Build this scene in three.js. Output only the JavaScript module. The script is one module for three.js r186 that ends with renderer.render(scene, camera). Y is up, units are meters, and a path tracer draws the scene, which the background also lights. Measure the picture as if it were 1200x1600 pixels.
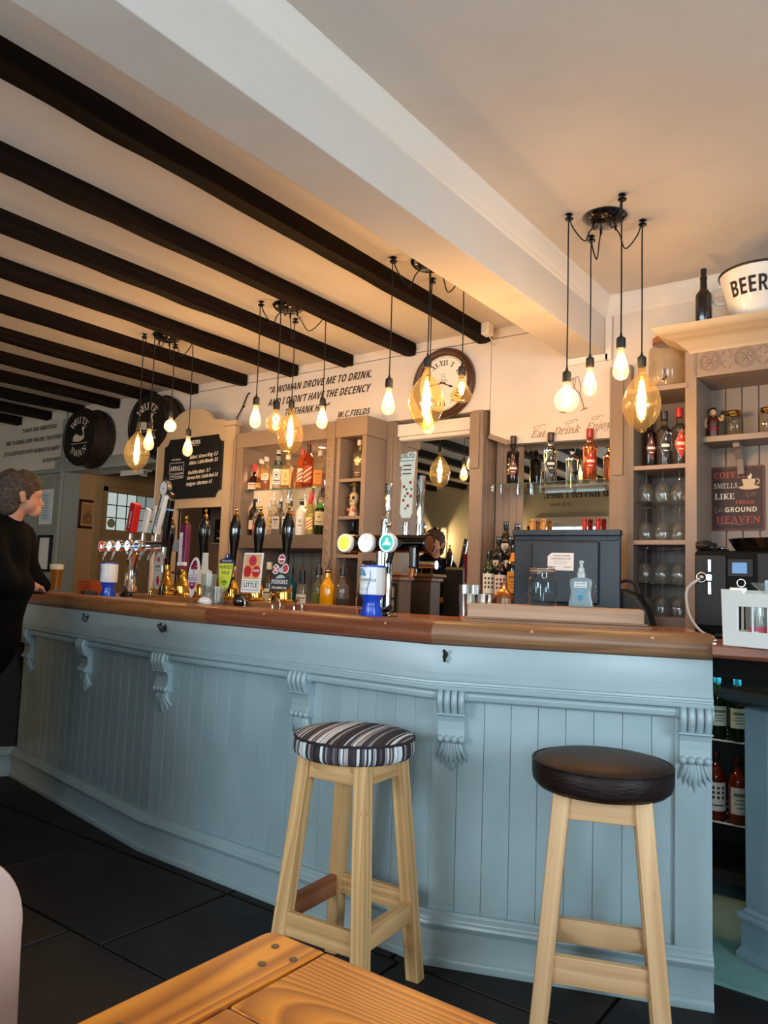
import * as THREE from 'three';
import { RoundedBoxGeometry } from 'three/addons/geometries/RoundedBoxGeometry.js';
import { mergeGeometries, toCreasedNormals } from 'three/addons/utils/BufferGeometryUtils.js';
import { MarchingCubes } from 'three/addons/objects/MarchingCubes.js';
import { RectAreaLightUniformsLib } from 'three/addons/lights/RectAreaLightUniformsLib.js';

// ---------------------------------------------------------------- camera, sky, light, exposure
const scene = new THREE.Scene();
const renderer = new THREE.WebGLRenderer({ antialias: true });
renderer.toneMapping = THREE.LinearToneMapping;
renderer.toneMappingExposure = 1.0;
renderer.shadowMap.enabled = true;
const DAY = 17, BULB = 0.24;                       // window radiance, bulb candela per size
scene.background = new THREE.Color(0.62, 0.8, 1.0);
scene.backgroundIntensity = 1.6;
const camera = new THREE.PerspectiveCamera(67.46, 0.75, 0.05, 60);
{
  const yaw = -36.50757 * Math.PI / 180, p = 5.3203 * Math.PI / 180, r = 2.07573 * Math.PI / 180;
  const f = new THREE.Vector3(Math.sin(yaw) * Math.cos(p), Math.sin(p), -Math.cos(yaw) * Math.cos(p));
  const rt = new THREE.Vector3(Math.cos(yaw), 0, Math.sin(yaw)), up = new THREE.Vector3().crossVectors(rt, f);
  const c = Math.cos(r), s = Math.sin(r);
  const R = rt.clone().multiplyScalar(c).addScaledVector(up, s), U = up.clone().multiplyScalar(c).addScaledVector(rt, -s);
  camera.quaternion.setFromRotationMatrix(new THREE.Matrix4().makeBasis(R, U, f.clone().negate()));
  camera.position.set(0, 1.25, 0);
}
RectAreaLightUniformsLib.init();
// daylight entering through the windows of the wall behind the camera and the side wall
const WINDOWS = [[-4.78, -3.78, 0.08], [-2.6, -1.3, 1.0], [0.2, 1.5, 1.0]];   // x0, x1 on the wall z = 2, share of daylight; second and third unseen, lighting the bar front
const WY0 = 0.95, WY1 = 2.2, WZ = 2.0, SIDE = [-1.6, 0.2];                      // unseen side window lighting the ceiling beam: z range on the wall x = 2.6
for (const [x0, x1, k] of WINDOWS) {
  const l = new THREE.RectAreaLight(new THREE.Color(0.74, 0.88, 1.0), DAY * k, x1 - x0 - 0.06, WY1 - WY0 - 0.06);
  l.position.set((x0 + x1) / 2, (WY0 + WY1) / 2, WZ + 0.06); l.lookAt((x0 + x1) / 2, (WY0 + WY1) / 2 - 1.6, WZ - 4); l.name = 'window_daylight'; scene.add(l);
}
{
  const l = new THREE.RectAreaLight(new THREE.Color(0.72, 0.87, 1.0), DAY, SIDE[1] - SIDE[0] - 0.06, WY1 - WY0 - 0.06);
  l.position.set(2.66, (WY0 + WY1) / 2, (SIDE[0] + SIDE[1]) / 2); l.lookAt(-1.4, (WY0 + WY1) / 2 - 1.6, (SIDE[0] + SIDE[1]) / 2); l.name = 'side_window_daylight'; scene.add(l);
}

// ---------------------------------------------------------------- helpers
const V = (x, y, z) => new THREE.Vector3(x, y, z);
const V2 = (x, y) => new THREE.Vector2(x, y);
function rng(seed) { let a = seed >>> 0; return () => { a = (a + 0x6D2B79F5) >>> 0; let t = a; t = Math.imul(t ^ (t >>> 15), t | 1); t ^= t + Math.imul(t ^ (t >>> 7), t | 61); return ((t ^ (t >>> 14)) >>> 0) / 4294967296; }; }
const rand = rng(7);
const used = new Map();
function numbered(name) { const n = used.get(name) || 0; used.set(name, n + 1); return n ? name + '_' + String(n).padStart(3, '0') : name; }
function setup(m) { m.castShadow = true; m.receiveShadow = true; return m; }
function part(name, geo, mat, parent, label) {
  const m = setup(new THREE.Mesh(Array.isArray(geo) ? merge(geo) : geo, mat)); m.name = name; if (label) m.userData.label = label; parent.add(m); return m;
}
function thing(name, label, category, pos = [0, 0, 0], turn = 0, group) {
  const o = new THREE.Group(); o.name = numbered(name); o.position.set(...pos); o.rotation.y = turn; o.userData = { label, category };
  if (group) o.userData.group = group; scene.add(o); return o;
}
function solo(name, geo, mat, label, category, pos = [0, 0, 0], turn = 0, group) {
  const m = setup(new THREE.Mesh(Array.isArray(geo) ? merge(geo) : geo, mat)); m.name = numbered(name); m.position.set(...pos); m.rotation.y = turn; m.userData = { label, category };
  if (group) m.userData.group = group; scene.add(m); return m;
}
function struct(name, geo, mat, label) {
  const m = geo ? setup(new THREE.Mesh(Array.isArray(geo) ? merge(geo) : geo, mat)) : new THREE.Group(); m.name = name; m.userData = { kind: 'structure' }; if (label) m.userData.label = label; scene.add(m); return m;
}
function copyOf(o, pos, turn, label) { const c = o.clone(); c.name = numbered(o.name.replace(/_\d{3}$/, '')); c.position.set(...pos); if (turn !== undefined) c.rotation.y = turn; c.userData = { ...o.userData }; if (label) c.userData.label = label; scene.add(c); return c; }
function merge(list) {
  const g = list.map((x) => { let y = x.index ? x.toNonIndexed() : x.clone(); for (const k of Object.keys(y.attributes)) if (!['position', 'normal', 'uv'].includes(k)) y.deleteAttribute(k); if (!y.attributes.uv) boxUV(y); y.morphAttributes = {}; return y; });
  return mergeGeometries(g);
}
// planar uv in metres by the main direction of each face; 'grain' is the axis that runs along u
function boxUV(g, grain = 'x', ox = 0, oy = 0) {
  if (g.index) { const h = g.toNonIndexed(); g.index = null; for (const k of Object.keys(h.attributes)) g.setAttribute(k, h.attributes[k]); }
  const p = g.attributes.position, n = g.attributes.normal, uv = new Float32Array(p.count * 2), gi = 'xyz'.indexOf(grain);
  for (let i = 0; i < p.count; i += 3) {
    const s = [0, 0, 0];
    for (let j = 0; j < 3; j++) { s[0] += Math.abs(n.getX(i + j)); s[1] += Math.abs(n.getY(i + j)); s[2] += Math.abs(n.getZ(i + j)); }
    const ax = s[0] >= s[1] && s[0] >= s[2] ? 0 : s[1] >= s[2] ? 1 : 2;
    let a = gi, b = [0, 1, 2].find((k) => k !== gi && k !== ax);
    if (ax === gi) { a = (gi + 1) % 3; b = (gi + 2) % 3; }
    for (let j = 0; j < 3; j++) { const q = [p.getX(i + j), p.getY(i + j), p.getZ(i + j)]; uv[(i + j) * 2] = q[a] + ox; uv[(i + j) * 2 + 1] = q[b] + oy; }
  }
  g.setAttribute('uv', new THREE.BufferAttribute(uv, 2)); return g;
}
// box given by its centre; r rounds the edges
function box(w, h, d, x = 0, y = 0, z = 0, r = 0.003, grain, ox, oy) {
  const g = r > 0 ? new RoundedBoxGeometry(w, h, d, 1, Math.min(r, w / 2.1, h / 2.1, d / 2.1)) : new THREE.BoxGeometry(w, h, d);
  boxUV(g, grain || (w >= h && w >= d ? 'x' : h >= d ? 'y' : 'z'), ox ?? 0, oy ?? 0); g.translate(x, y, z); return g;
}
// box given by its corners
function bx(x0, x1, y0, y1, z0, z1, r = 0.003, grain) { return box(Math.abs(x1 - x0), Math.abs(y1 - y0), Math.abs(z1 - z0), (x0 + x1) / 2, (y0 + y1) / 2, (z0 + z1) / 2, r, grain, (x0 + x1) / 2, (z0 + z1) / 2 + y0); }
function lathe(pts, seg = 24, crease = 0.7) { const g = new THREE.LatheGeometry(pts.map((p) => V2(Math.max(p[0], 0), p[1])), seg); return crease ? toCreasedNormals(g, crease) : g; }
function cyl(r0, r1, h, x = 0, y = 0, z = 0, seg = 20) { const g = new THREE.CylinderGeometry(r1, r0, h, seg); g.translate(x, y, z); return g; }
function tube(pts, r, seg = 24, rs = 8, closed = false) { return new THREE.TubeGeometry(new THREE.CatmullRomCurve3(pts.map((p) => V(...p)), closed, 'catmullrom', 0.5), seg, r, rs, closed); }
function rod(a, b, r, rs = 10) { const A = V(...a), B = V(...b), d = B.clone().sub(A), g = new THREE.CylinderGeometry(r, r, d.length(), rs); g.applyQuaternion(new THREE.Quaternion().setFromUnitVectors(V(0, 1, 0), d.normalize())); g.translate(...A.add(B).multiplyScalar(0.5).toArray()); return g; }
function ball(r, x = 0, y = 0, z = 0, s = [1, 1, 1], seg = 16) { const g = new THREE.SphereGeometry(r, seg, Math.max(8, seg * 0.7 | 0)); g.scale(...s); g.translate(x, y, z); return g; }
function ext(pts, depth, bevel = 0.002, holes = []) {
  const s = pts instanceof THREE.Shape ? pts : new THREE.Shape(pts.map((p) => V2(...p))); for (const h of holes) s.holes.push(new THREE.Path(h.map((p) => V2(...p))));
  return new THREE.ExtrudeGeometry(s, { depth: depth - 2 * bevel, bevelEnabled: bevel > 0, bevelThickness: bevel, bevelSize: bevel, bevelOffset: -bevel, bevelSegments: 2, curveSegments: 14 }).translate(0, 0, bevel);
}
// board between two points with a w x d section; side faces seen along 'side'
function beam(a, b, w, d, side = [0, 0, 1], r = 0.004, ox = 0) {
  const A = V(...a), B = V(...b), y = B.clone().sub(A), L = y.length(); y.normalize();
  let z = V(...side).addScaledVector(y, -V(...side).dot(y)).normalize(), x = V(0, 0, 0).crossVectors(y, z);
  const g = box(w, L, d, 0, 0, 0, r, 'y', ox, ox * 1.7); g.applyMatrix4(new THREE.Matrix4().makeBasis(x, y, z)); g.translate(...A.add(B).multiplyScalar(0.5).toArray()); return g;
}
// profile [[off, y], ...] swept along a plan polyline [[x, z], ...]; off is measured along the outward normal 'side' (+1 / -1), corners mitred
function sweep(poly, prof, i0 = 0, i1 = poly.length - 1, side = 1, cap = true, crease = 0.6) {
  const n = poly.length, dirs = [];
  for (let i = 0; i < n - 1; i++) { const d = V2(poly[i + 1][0] - poly[i][0], poly[i + 1][1] - poly[i][1]).normalize(); dirs.push(d); }
  const nor = (d) => V2(d.y * side, -d.x * side), mit = [];
  for (let i = 0; i < n; i++) {
    const a = nor(dirs[Math.max(0, i - 1)]), b = nor(dirs[Math.min(n - 2, i)]); const m = a.clone().add(b).normalize(); m.multiplyScalar(1 / Math.max(0.3, m.dot(a))); mit.push(m);
  }
  const pos = [], uv = []; let u = 0; const arc = [0]; for (let j = 1; j < prof.length; j++) arc.push(arc[j - 1] + Math.hypot(prof[j][0] - prof[j - 1][0], prof[j][1] - prof[j - 1][1]));
  const at = (i, j) => [poly[i][0] + mit[i].x * prof[j][0], prof[j][1], poly[i][1] + mit[i].y * prof[j][0]];
  for (let i = i0; i < i1; i++) {
    const L = Math.hypot(poly[i + 1][0] - poly[i][0], poly[i + 1][1] - poly[i][1]);
    for (let j = 0; j < prof.length - 1; j++) {
      const a = at(i, j), b = at(i + 1, j), c = at(i + 1, j + 1), d = at(i, j + 1);
      const ua = [u, arc[j]], ub = [u + L, arc[j]], uc = [u + L, arc[j + 1]], ud = [u, arc[j + 1]];
      const q = side > 0 ? [a, c, b, a, d, c] : [a, b, c, a, c, d], w = side > 0 ? [ua, uc, ub, ua, ud, uc] : [ua, ub, uc, ua, uc, ud];
      for (const k of q) pos.push(...k); for (const k of w) uv.push(...k);
    }
    u += L;
  }
  if (cap) for (const [i, fl] of [[i0, 1], [i1, -1]]) {
    const t = THREE.ShapeUtils.triangulateShape(prof.map((p) => V2(...p)), []);
    for (const f of t) for (const k of f) { pos.push(...at(i, k)); uv.push(prof[k][0], prof[k][1]); }
  }
  const g = new THREE.BufferGeometry(); g.setAttribute('position', new THREE.Float32BufferAttribute(pos, 3)); g.setAttribute('uv', new THREE.Float32BufferAttribute(uv, 2)); g.computeVertexNormals();
  return toCreasedNormals(g, crease);
}

// ---------------------------------------------------------------- textures
function grid(P, seed) { const r = rng(seed), a = new Float32Array(P * P); for (let i = 0; i < a.length; i++) a[i] = r(); return a; }
const G1 = grid(64, 11), G2 = grid(64, 23);
const fade = (t) => t * t * (3 - 2 * t), mod = (a, n) => ((a % n) + n) % n;
function noise(x, y, px, py, G = G1) {           // periodic with integer periods px, py (<= 64)
  const xi = Math.floor(x), yi = Math.floor(y), u = fade(x - xi), v = fade(y - yi), at = (i, j) => G[mod(mod(j, py), 64) * 64 + mod(mod(i, px), 64)];
  const a = at(xi, yi), b = at(xi + 1, yi), c = at(xi, yi + 1), d = at(xi + 1, yi + 1); return a + (b - a) * u + (c - a) * v + (a - b - c + d) * u * v;
}
function fbm(x, y, p, G, o = 4) { let s = 0, a = 0.5, f = 1, t = 0; for (let i = 0; i < o; i++) { const q = Math.min(64, p * f); s += a * noise(x * q, y * q, q, q, G); t += a; a *= 0.5; f *= 2; } return s / t; }
const hex = (h) => [(h >> 16) & 255, (h >> 8) & 255, h & 255];
const mixc = (a, b, t) => [a[0] + (b[0] - a[0]) * t, a[1] + (b[1] - a[1]) * t, a[2] + (b[2] - a[2]) * t];
function tex(w, h, fn, repeat = 1, srgb = true) {
  const d = new Uint8Array(w * h * 4);
  for (let j = 0; j < h; j++) for (let i = 0; i < w; i++) { const c = fn(i / w, j / h), o = (j * w + i) * 4; d[o] = Math.max(0, Math.min(255, c[0])); d[o + 1] = Math.max(0, Math.min(255, c[1])); d[o + 2] = Math.max(0, Math.min(255, c[2])); d[o + 3] = 255; }
  const t = new THREE.DataTexture(d, w, h); t.wrapS = t.wrapT = THREE.RepeatWrapping; t.magFilter = t.minFilter = THREE.LinearFilter; if (srgb) t.colorSpace = THREE.SRGBColorSpace;
  if (Array.isArray(repeat)) t.repeat.set(...repeat); else t.repeat.set(repeat, repeat); t.needsUpdate = true; return t;
}
// wood: grain runs along u
function wood(c0, c1, o = {}) {
  const { rings = 9, warp = 0.9, streak = 0.35, sharp = 1.6, repeat = [1, 2], dots = 0, size = 512 } = o;
  const A = hex(c0), B = hex(c1);
  return tex(size, size, (u, v) => {
    const w = noise(u * 2, v * 3, 2, 3, G2) * warp + noise(u * 5, v * 6, 5, 6, G1) * warp * 0.25;
    let s = mod(v * rings + w * rings * 0.28, 1); s = Math.pow(s < 0.78 ? s / 0.78 : (1 - s) / 0.22, sharp);
    const st = noise(u * 4, v * 60, 4, 60, G1) * 0.6 + noise(u * 9, v * 64, 9, 64, G2) * 0.4;
    let t = s * (1 - streak) + st * streak; if (dots && noise(u * 20, v * 64, 20, 64, G1) > 1 - dots) t -= 0.4;
    return mixc(A, B, Math.max(0, Math.min(1, t)));
  }, repeat);
}
function cloud(c0, c1, p = 4, o = 4, repeat = 0.5, srgb = true, size = 256) { const A = hex(c0), B = hex(c1); return tex(size, size, (u, v) => mixc(A, B, Math.max(0, Math.min(1, (fbm(u, v, p, G1, o) - 0.25) * 2))), repeat, srgb); }
function canvas(w, h, draw) { const c = document.createElement('canvas'); c.width = w; c.height = h; const x = c.getContext('2d'); draw(x, w, h); const t = new THREE.CanvasTexture(c); t.colorSpace = THREE.SRGBColorSpace; t.magFilter = THREE.LinearFilter; return t; }
const std = (o) => new THREE.MeshStandardMaterial(o), phy = (o) => new THREE.MeshPhysicalMaterial(o);
const print = (t, o = {}) => std({ map: t, roughness: 0.55, ...o });
const inkOn = (t, o = {}) => std({ map: t, roughness: 0.8, transparent: true, ...o });      // lettering on a clear ground

// ---------------------------------------------------------------- materials
const bumpFine = cloud(0x404040, 0xc0c0c0, 16, 3, 3, false), bumpSoft = cloud(0x303030, 0xd0d0d0, 6, 4, 0.8, false);
const M = {
  wall: std({ map: cloud(0xd8cec4, 0xe0d7cd, 5, 4, 0.7), roughness: 0.85, bumpMap: bumpSoft, bumpScale: 0.002 }),
  ceiling: std({ map: cloud(0xd2cac2, 0xdad2ca, 4, 4, 0.5), roughness: 0.92, bumpMap: bumpSoft, bumpScale: 0.004 }),
  trimWhite: std({ color: 0xe6dfd6, roughness: 0.5 }),
  rear: std({ map: cloud(0xb9b39c, 0xc3bda6, 5, 4, 0.7), roughness: 0.85 }),
  sage: std({ map: cloud(0x8f968f, 0x9aa09a, 5, 4, 0.7), roughness: 0.7 }),
  tan: std({ map: cloud(0xb08a5c, 0xb99468, 5, 4, 0.7), roughness: 0.8 }),
  oldWood: phy({ specularIntensity: 0.25, map: wood(0x080402, 0x241209, { rings: 5, repeat: [1, 3] }), roughness: 0.75, bumpMap: bumpSoft, bumpScale: 0.006 }),
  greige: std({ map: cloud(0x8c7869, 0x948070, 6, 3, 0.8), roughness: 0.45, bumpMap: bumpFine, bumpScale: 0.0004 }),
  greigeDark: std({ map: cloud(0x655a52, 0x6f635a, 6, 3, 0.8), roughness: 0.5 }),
  cream: std({ map: cloud(0xb9a488, 0xc1ad92, 6, 3, 0.8), roughness: 0.5 }),
  blue: phy({ map: cloud(0x93a7ad, 0x9cb0b6, 5, 4, 0.9), roughness: 0.36, clearcoat: 0.25, clearcoatRoughness: 0.3, bumpMap: bumpFine, bumpScale: 0.0005 }),
  blueDark: phy({ map: cloud(0x7d939c, 0x869ca5, 5, 4, 0.9), roughness: 0.4 }),
  barWood: phy({ map: wood(0x7c4e2e, 0xac7848, { rings: 7, repeat: [0.8, 3], streak: 0.6 }), roughness: 0.42, clearcoat: 0.22, clearcoatRoughness: 0.3 }),
  barRed: phy({ map: wood(0x6a3520, 0x975638, { rings: 6, repeat: [0.8, 3], streak: 0.6 }), roughness: 0.42, clearcoat: 0.22, clearcoatRoughness: 0.3 }),
  barBrown: phy({ map: wood(0x6e4a30, 0xa67c58, { rings: 8, repeat: [0.8, 3], streak: 0.6 }), roughness: 0.42, clearcoat: 0.22, clearcoatRoughness: 0.3 }),
  barTop: phy({ map: wood(0xa0531f, 0xcc7734, { rings: 7, repeat: [0.8, 3], streak: 0.5 }), roughness: 0.25, clearcoat: 0.6, clearcoatRoughness: 0.15 }),
  paleWood: std({ map: wood(0xa98568, 0xc6a287, { rings: 6, repeat: [0.7, 2.2], streak: 0.5 }), roughness: 0.55 }),
  stoolWood: std({ map: wood(0xb48652, 0xe2bc86, { rings: 5, repeat: [0.9, 4], streak: 0.45, warp: 1.2, dots: 0.06 }), roughness: 0.55 }),
  stoolWood2: std({ map: wood(0xbf9468, 0xe0bb8d, { rings: 4, repeat: [0.8, 3.2], streak: 0.4, warp: 1.1, dots: 0.04 }), roughness: 0.5 }),
  stoolRed: std({ map: wood(0x7a4426, 0x9c6240, { rings: 5, repeat: [0.9, 4] }), roughness: 0.55 }),
  pine: phy({ map: wood(0x873f02, 0xd88420, { rings: 10, repeat: [0.9, 3.2], streak: 0.14, warp: 3.4, sharp: 1.0 }), roughness: 0.42, clearcoat: 0.35, clearcoatRoughness: 0.25, bumpMap: bumpFine, bumpScale: 0.0004 }),
  stone: std({ map: cloud(0x0a0604, 0x1b130d, 6, 5, 0.9), roughness: 0.62, bumpMap: bumpSoft, bumpScale: 0.01 }),
  joint: std({ color: 0x0d0b0a, roughness: 0.9 }),
  lino: std({ map: cloud(0x6a9490, 0x86aaa6, 8, 5, 0.8), roughness: 0.4 }),
  brass: std({ color: 0xd8a850, roughness: 0.14, metalness: 1 }),
  copper: std({ color: 0xc98252, roughness: 0.25, metalness: 1 }),
  chrome: std({ color: 0xdde0e2, roughness: 0.07, metalness: 1 }),
  steel: std({ color: 0xb8b2aa, roughness: 0.25, metalness: 1 }),
  mirror: std({ color: 0xd8dad6, roughness: 0.015, metalness: 1 }),
  black: phy({ color: 0x0a0909, roughness: 0.16, clearcoat: 0.8, clearcoatRoughness: 0.05 }),
  matt: std({ color: 0x0f0e0e, roughness: 0.55 }),
  cord: std({ color: 0x0b0a0a, roughness: 0.8 }),
  dark: std({ color: 0x17120f, roughness: 0.7 }),
  plum: std({ color: 0x6b1846, roughness: 0.4 }),
  white: std({ color: 0xe9e8e4, roughness: 0.4 }),
  crate: std({ color: 0xe2e6e3, roughness: 0.42 }),
  blueBox: phy({ color: 0x0d46c0, roughness: 0.3, clearcoat: 0.3 }),
  red: std({ color: 0xb81518, roughness: 0.4 }),
  navy: std({ color: 0x1d2b3a, roughness: 0.42 }),
  orange: std({ color: 0xd98a1e, roughness: 0.45 }),
  glass: phy({ color: 0xf4f7f5, transmission: 1, thickness: 0, roughness: 0.02, ior: 1.5 }),
  glassEdge: phy({ color: 0xa8c8bc, transmission: 0.85, thickness: 0, roughness: 0.05, ior: 1.5 }),
  amberGlass: phy({ color: 0xf8e2b2, transmission: 1, thickness: 0, roughness: 0.13, ior: 1.5 }),
  clearBulb: phy({ color: 0xfaf0d8, transmission: 1, thickness: 0, roughness: 0.3, ior: 1.45 }),
  filament: std({ color: 0x201408, emissive: new THREE.Color(1.0, 0.62, 0.24), emissiveIntensity: 26, roughness: 1 }),
  leather: phy({ color: 0x1a0806, roughness: 0.48, specularIntensity: 0.55, clearcoat: 0.03, clearcoatRoughness: 0.3, bumpMap: bumpFine, bumpScale: 0.0012 }),
  skin: std({ color: 0xc08a72, roughness: 0.6 }),
};
// ================================================================ THE ROOM
const CL = 2.805, CR = 2.859, X0 = -9.2, X1 = 2.6, ZB = -4.0;
// ---- floor of dark flagstones with recessed joints, pale lino behind the bar
{
  const f = struct('floor', bx(X0 - 0.2, X1 + 0.2, -0.12, -0.012, -6.6, WZ + 0.2, 0), M.joint);
  const r = rng(31); let z = 1.9, row = 0;
  while (z > -2.72) {
    const d = 0.5 + r() * 0.18; let x = X0 + (row % 2) * 0.3 + r() * 0.2;
    const z0 = Math.max(z - d, -2.78);
    while (x < X1 - 0.05) {
      const w = 0.5 + r() * 0.4, x1 = Math.min(x + w, X1);
      if (!(z < -0.9 && x > -0.2 && x > 1.0)) part('flagstone', box(x1 - x - 0.012, 0.03, z - z0 - 0.012, (x + x1) / 2, -0.0155 + r() * 0.001, (z + z0) / 2, 0.006, 'x', r(), r()), M.stone, f);
      x = x1;
    }
    z = z0; row++;
  }
  part('lino', bx(X0, X1, -0.02, -0.0005, -6.4, -2.79, 0), M.lino, f);
}
// ---- ceilings
struct('ceiling', bx(X0 - 0.2, -1.6, CL, CL + 0.25, -6.6, WZ + 0.2, 0), M.ceiling, 'white plaster ceiling between the dark beams');
struct('ceiling_2', bx(-1.6, X1 + 0.2, CR, CR + 0.2, -4.3, WZ + 0.2, 0), M.ceiling, 'smooth plaster ceiling over the near end of the bar');
struct('ceiling_beam', bx(-1.70, -1.49, 2.546, CR + 0.1, ZB, WZ, 0.006), M.ceiling, 'white boxed beam running from the back wall towards the room');
// dark timber beams, each a separate hewn timber with uneven edges
{
  const xs = [-2.195, -2.745, -3.262, -3.775, -4.30, -4.87, -5.41, -5.93, -6.48, -7.03, -7.58, -8.15, -8.72];
  xs.forEach((x, i) => {
    const g = new THREE.BoxGeometry(0.078, 0.085, 5.98, 2, 2, 90); boxUV(g, 'z', i * 0.37, i * 0.21); const p = g.attributes.position, r = 40 + i * 3;
    for (let k = 0; k < p.count; k++) {
      const zz = p.getZ(k), sx = Math.sign(p.getX(k)), sy = Math.sign(p.getY(k)); const a = noise(zz * 3 + r, sx * 2 + sy + 5, 64, 64) - 0.5, b = noise(zz * 5 + r, sx + sy * 3 + 9, 64, 64, G2) - 0.5;
      p.setX(k, p.getX(k) + a * 0.009); if (sy < 0) p.setY(k, p.getY(k) + b * 0.011);
    }
    g.computeVertexNormals(); const m = struct('beam_' + (i + 1), toCreasedNormals(g, 0.5), M.oldWood); m.position.set(x - 0.039, CL - 0.037, -1.0);
  });
}
// ---- walls
const backWall = struct('wall_back', null);
const wb = (name, g, m, label) => part(name, g, m, backWall, label);
wb('wall_panel', bx(X0, -6.744, 0, CL, -4.15, ZB, 0), M.sage);
wb('upper_panel', bx(X0, -6.79, 2.235, CL, ZB, ZB + 0.012, 0.002), M.wall);
wb('header', bx(-6.744, -4.9, 2.21, CL, -4.35, ZB, 0), M.wall);
wb('header_trim', bx(-6.9, -5.2, 2.19, 2.30, ZB, ZB + 0.02, 0.003), M.sage);
wb('picture_rail', bx(X0, -6.744, 2.19, 2.235, ZB, ZB + 0.028, 0.008), M.sage);
wb('corner_strip', bx(-6.80, -6.744, 0, CL - 0.1, ZB, ZB + 0.03, 0.01), M.sage);
wb('upper_panel', bx(-4.9, -2.2, 2.31, 2.742, -4.3, ZB, 0.003), M.wall);
wb('upper_strip', bx(-6.744, X1, 2.748, CR, -4.35, ZB - 0.004, 0), M.wall);
wb('recess_back', bx(-5.1, -1.2, 0, 2.75, -4.45, -4.3, 0), M.greige);
wb('wall_side', bx(-1.449, X1 + 0.2, 0, CR, -4.3, ZB, 0), M.wall);
// panel above the second mirror, with its lower corner cut away
{
  const g = ext([[-2.196, 2.742], [-2.196, 2.142], [-2.07, 2.092], [-1.445, 2.076], [-1.445, 2.742]], 0.05, 0.002); g.translate(0, 0, -4.05); wb('upper_panel', boxUV(g), M.wall);
  wb('panel_edge', beam([-2.20, 2.15, -4.0], [-2.065, 2.096, -4.0], 0.03, 0.02), M.greige);
}
struct('wall_rear', (() => {
  const g = []; let x = X0; for (const [a, b] of WINDOWS) { g.push(bx(x, a, 0, CR, WZ, WZ + 0.22, 0)); g.push(bx(a, b, 0, WY0, WZ, WZ + 0.22, 0), bx(a, b, WY1, CR, WZ, WZ + 0.22, 0)); x = b; } g.push(bx(x, X1 + 0.22, 0, CR, WZ, WZ + 0.22, 0)); return g;
})(), M.rear, 'grey green wall with windows behind the drinkers');
struct('wall_right', [bx(X1, X1 + 0.22, 0, CR, -4.3, SIDE[0], 0), bx(X1, X1 + 0.22, 0, CR, SIDE[1], WZ, 0), bx(X1, X1 + 0.22, 0, WY0, SIDE[0], SIDE[1], 0), bx(X1, X1 + 0.22, WY1, CR, SIDE[0], SIDE[1], 0)], M.rear);
struct('wall_left', bx(X0 - 0.2, X0, 0, CL, -6.6, WZ, 0), M.sage);
struct('wall_corridor', bx(X0, -4.2, 0, CL, -6.6, -6.4, 0), M.tan);
struct('wall_corridor_right', bx(-5.1, -5.0, 0, 2.75, -6.4, -4.3, 0), M.tan);
{
  const w = struct('wall_corridor_left', null);
  part('plaster', bx(-6.86, -6.744, 0, CL, -6.4, -4.16, 0), M.tan, w); part('jamb', bx(-6.86, -6.738, 0, 2.2, -4.16, -3.998, 0), M.sage, w);
  part('dado_rail', bx(-6.744, -6.72, 1.10, 1.14, -6.4, -4.36, 0.006), M.tan, w);
}
// windows with glazing bars
function window_(n, x0, x1, place) {
  const w = struct('window_' + n, null), W = x1 - x0, H = WY1 - WY0, cx = W / 2;
  part('window_frame', [bx(0, W, 0, 0.05, 0.04, 0.12), bx(0, W, H - 0.05, H, 0.04, 0.12), bx(0, 0.05, 0, H, 0.04, 0.12), bx(W - 0.05, W, 0, H, 0.04, 0.12), bx(cx - 0.02, cx + 0.02, 0, H, 0.05, 0.1), bx(0, W, H * 0.62, H * 0.62 + 0.035, 0.05, 0.1)], M.trimWhite, w);
  part('pane', bx(0.05, cx - 0.02, 0.05, H - 0.05, 0.075, 0.079, 0), M.glass, w); part('pane', bx(cx + 0.02, W - 0.05, 0.05, H - 0.05, 0.075, 0.079, 0), M.glass, w);
  part('window_sill', bx(-0.06, W + 0.06, -0.04, 0, -0.08, 0.15, 0.006), M.trimWhite, w);
  part('architrave', [bx(-0.08, 0, -0.04, H + 0.08, -0.045, -0.021), bx(W, W + 0.08, -0.04, H + 0.08, -0.045, -0.021), bx(0, W, H, H + 0.08, -0.045, -0.021)], M.trimWhite, w);
  place(w);
}
WINDOWS.forEach(([a, b], i) => window_(i + 1, a, b, (w) => w.position.set(a, WY0, WZ + 0.02)));
window_(4, 0, SIDE[1] - SIDE[0], (w) => { w.position.set(X1 + 0.02, WY0, SIDE[1]); w.rotation.y = Math.PI / 2; });
// cornice on the side of the white beam and along the wall behind the bar
struct('trim_1', sweep([[-1.49, 2.0], [-1.49, -4.0], [2.6, -4.0]], [[0, 2.748], [0.006, 2.752], [0.01, 2.762], [0.01, 2.772], [0.014, 2.776], [0.02, 2.795], [0.03, 2.82], [0.034, 2.838], [0.036, 2.846], [0.04, 2.85], [0.04, 2.86], [0, 2.86]], 0, 2, -1), M.trimWhite, 'moulded plaster cornice round the ceiling');
// square beading that steps round the end of the white beam
struct('trim_2', [bx(-1.72, -1.47, 2.506, 2.544, ZB, ZB + 0.018), bx(-1.488, -1.452, 2.506, 2.75, ZB, ZB + 0.018)], M.trimWhite);
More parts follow.
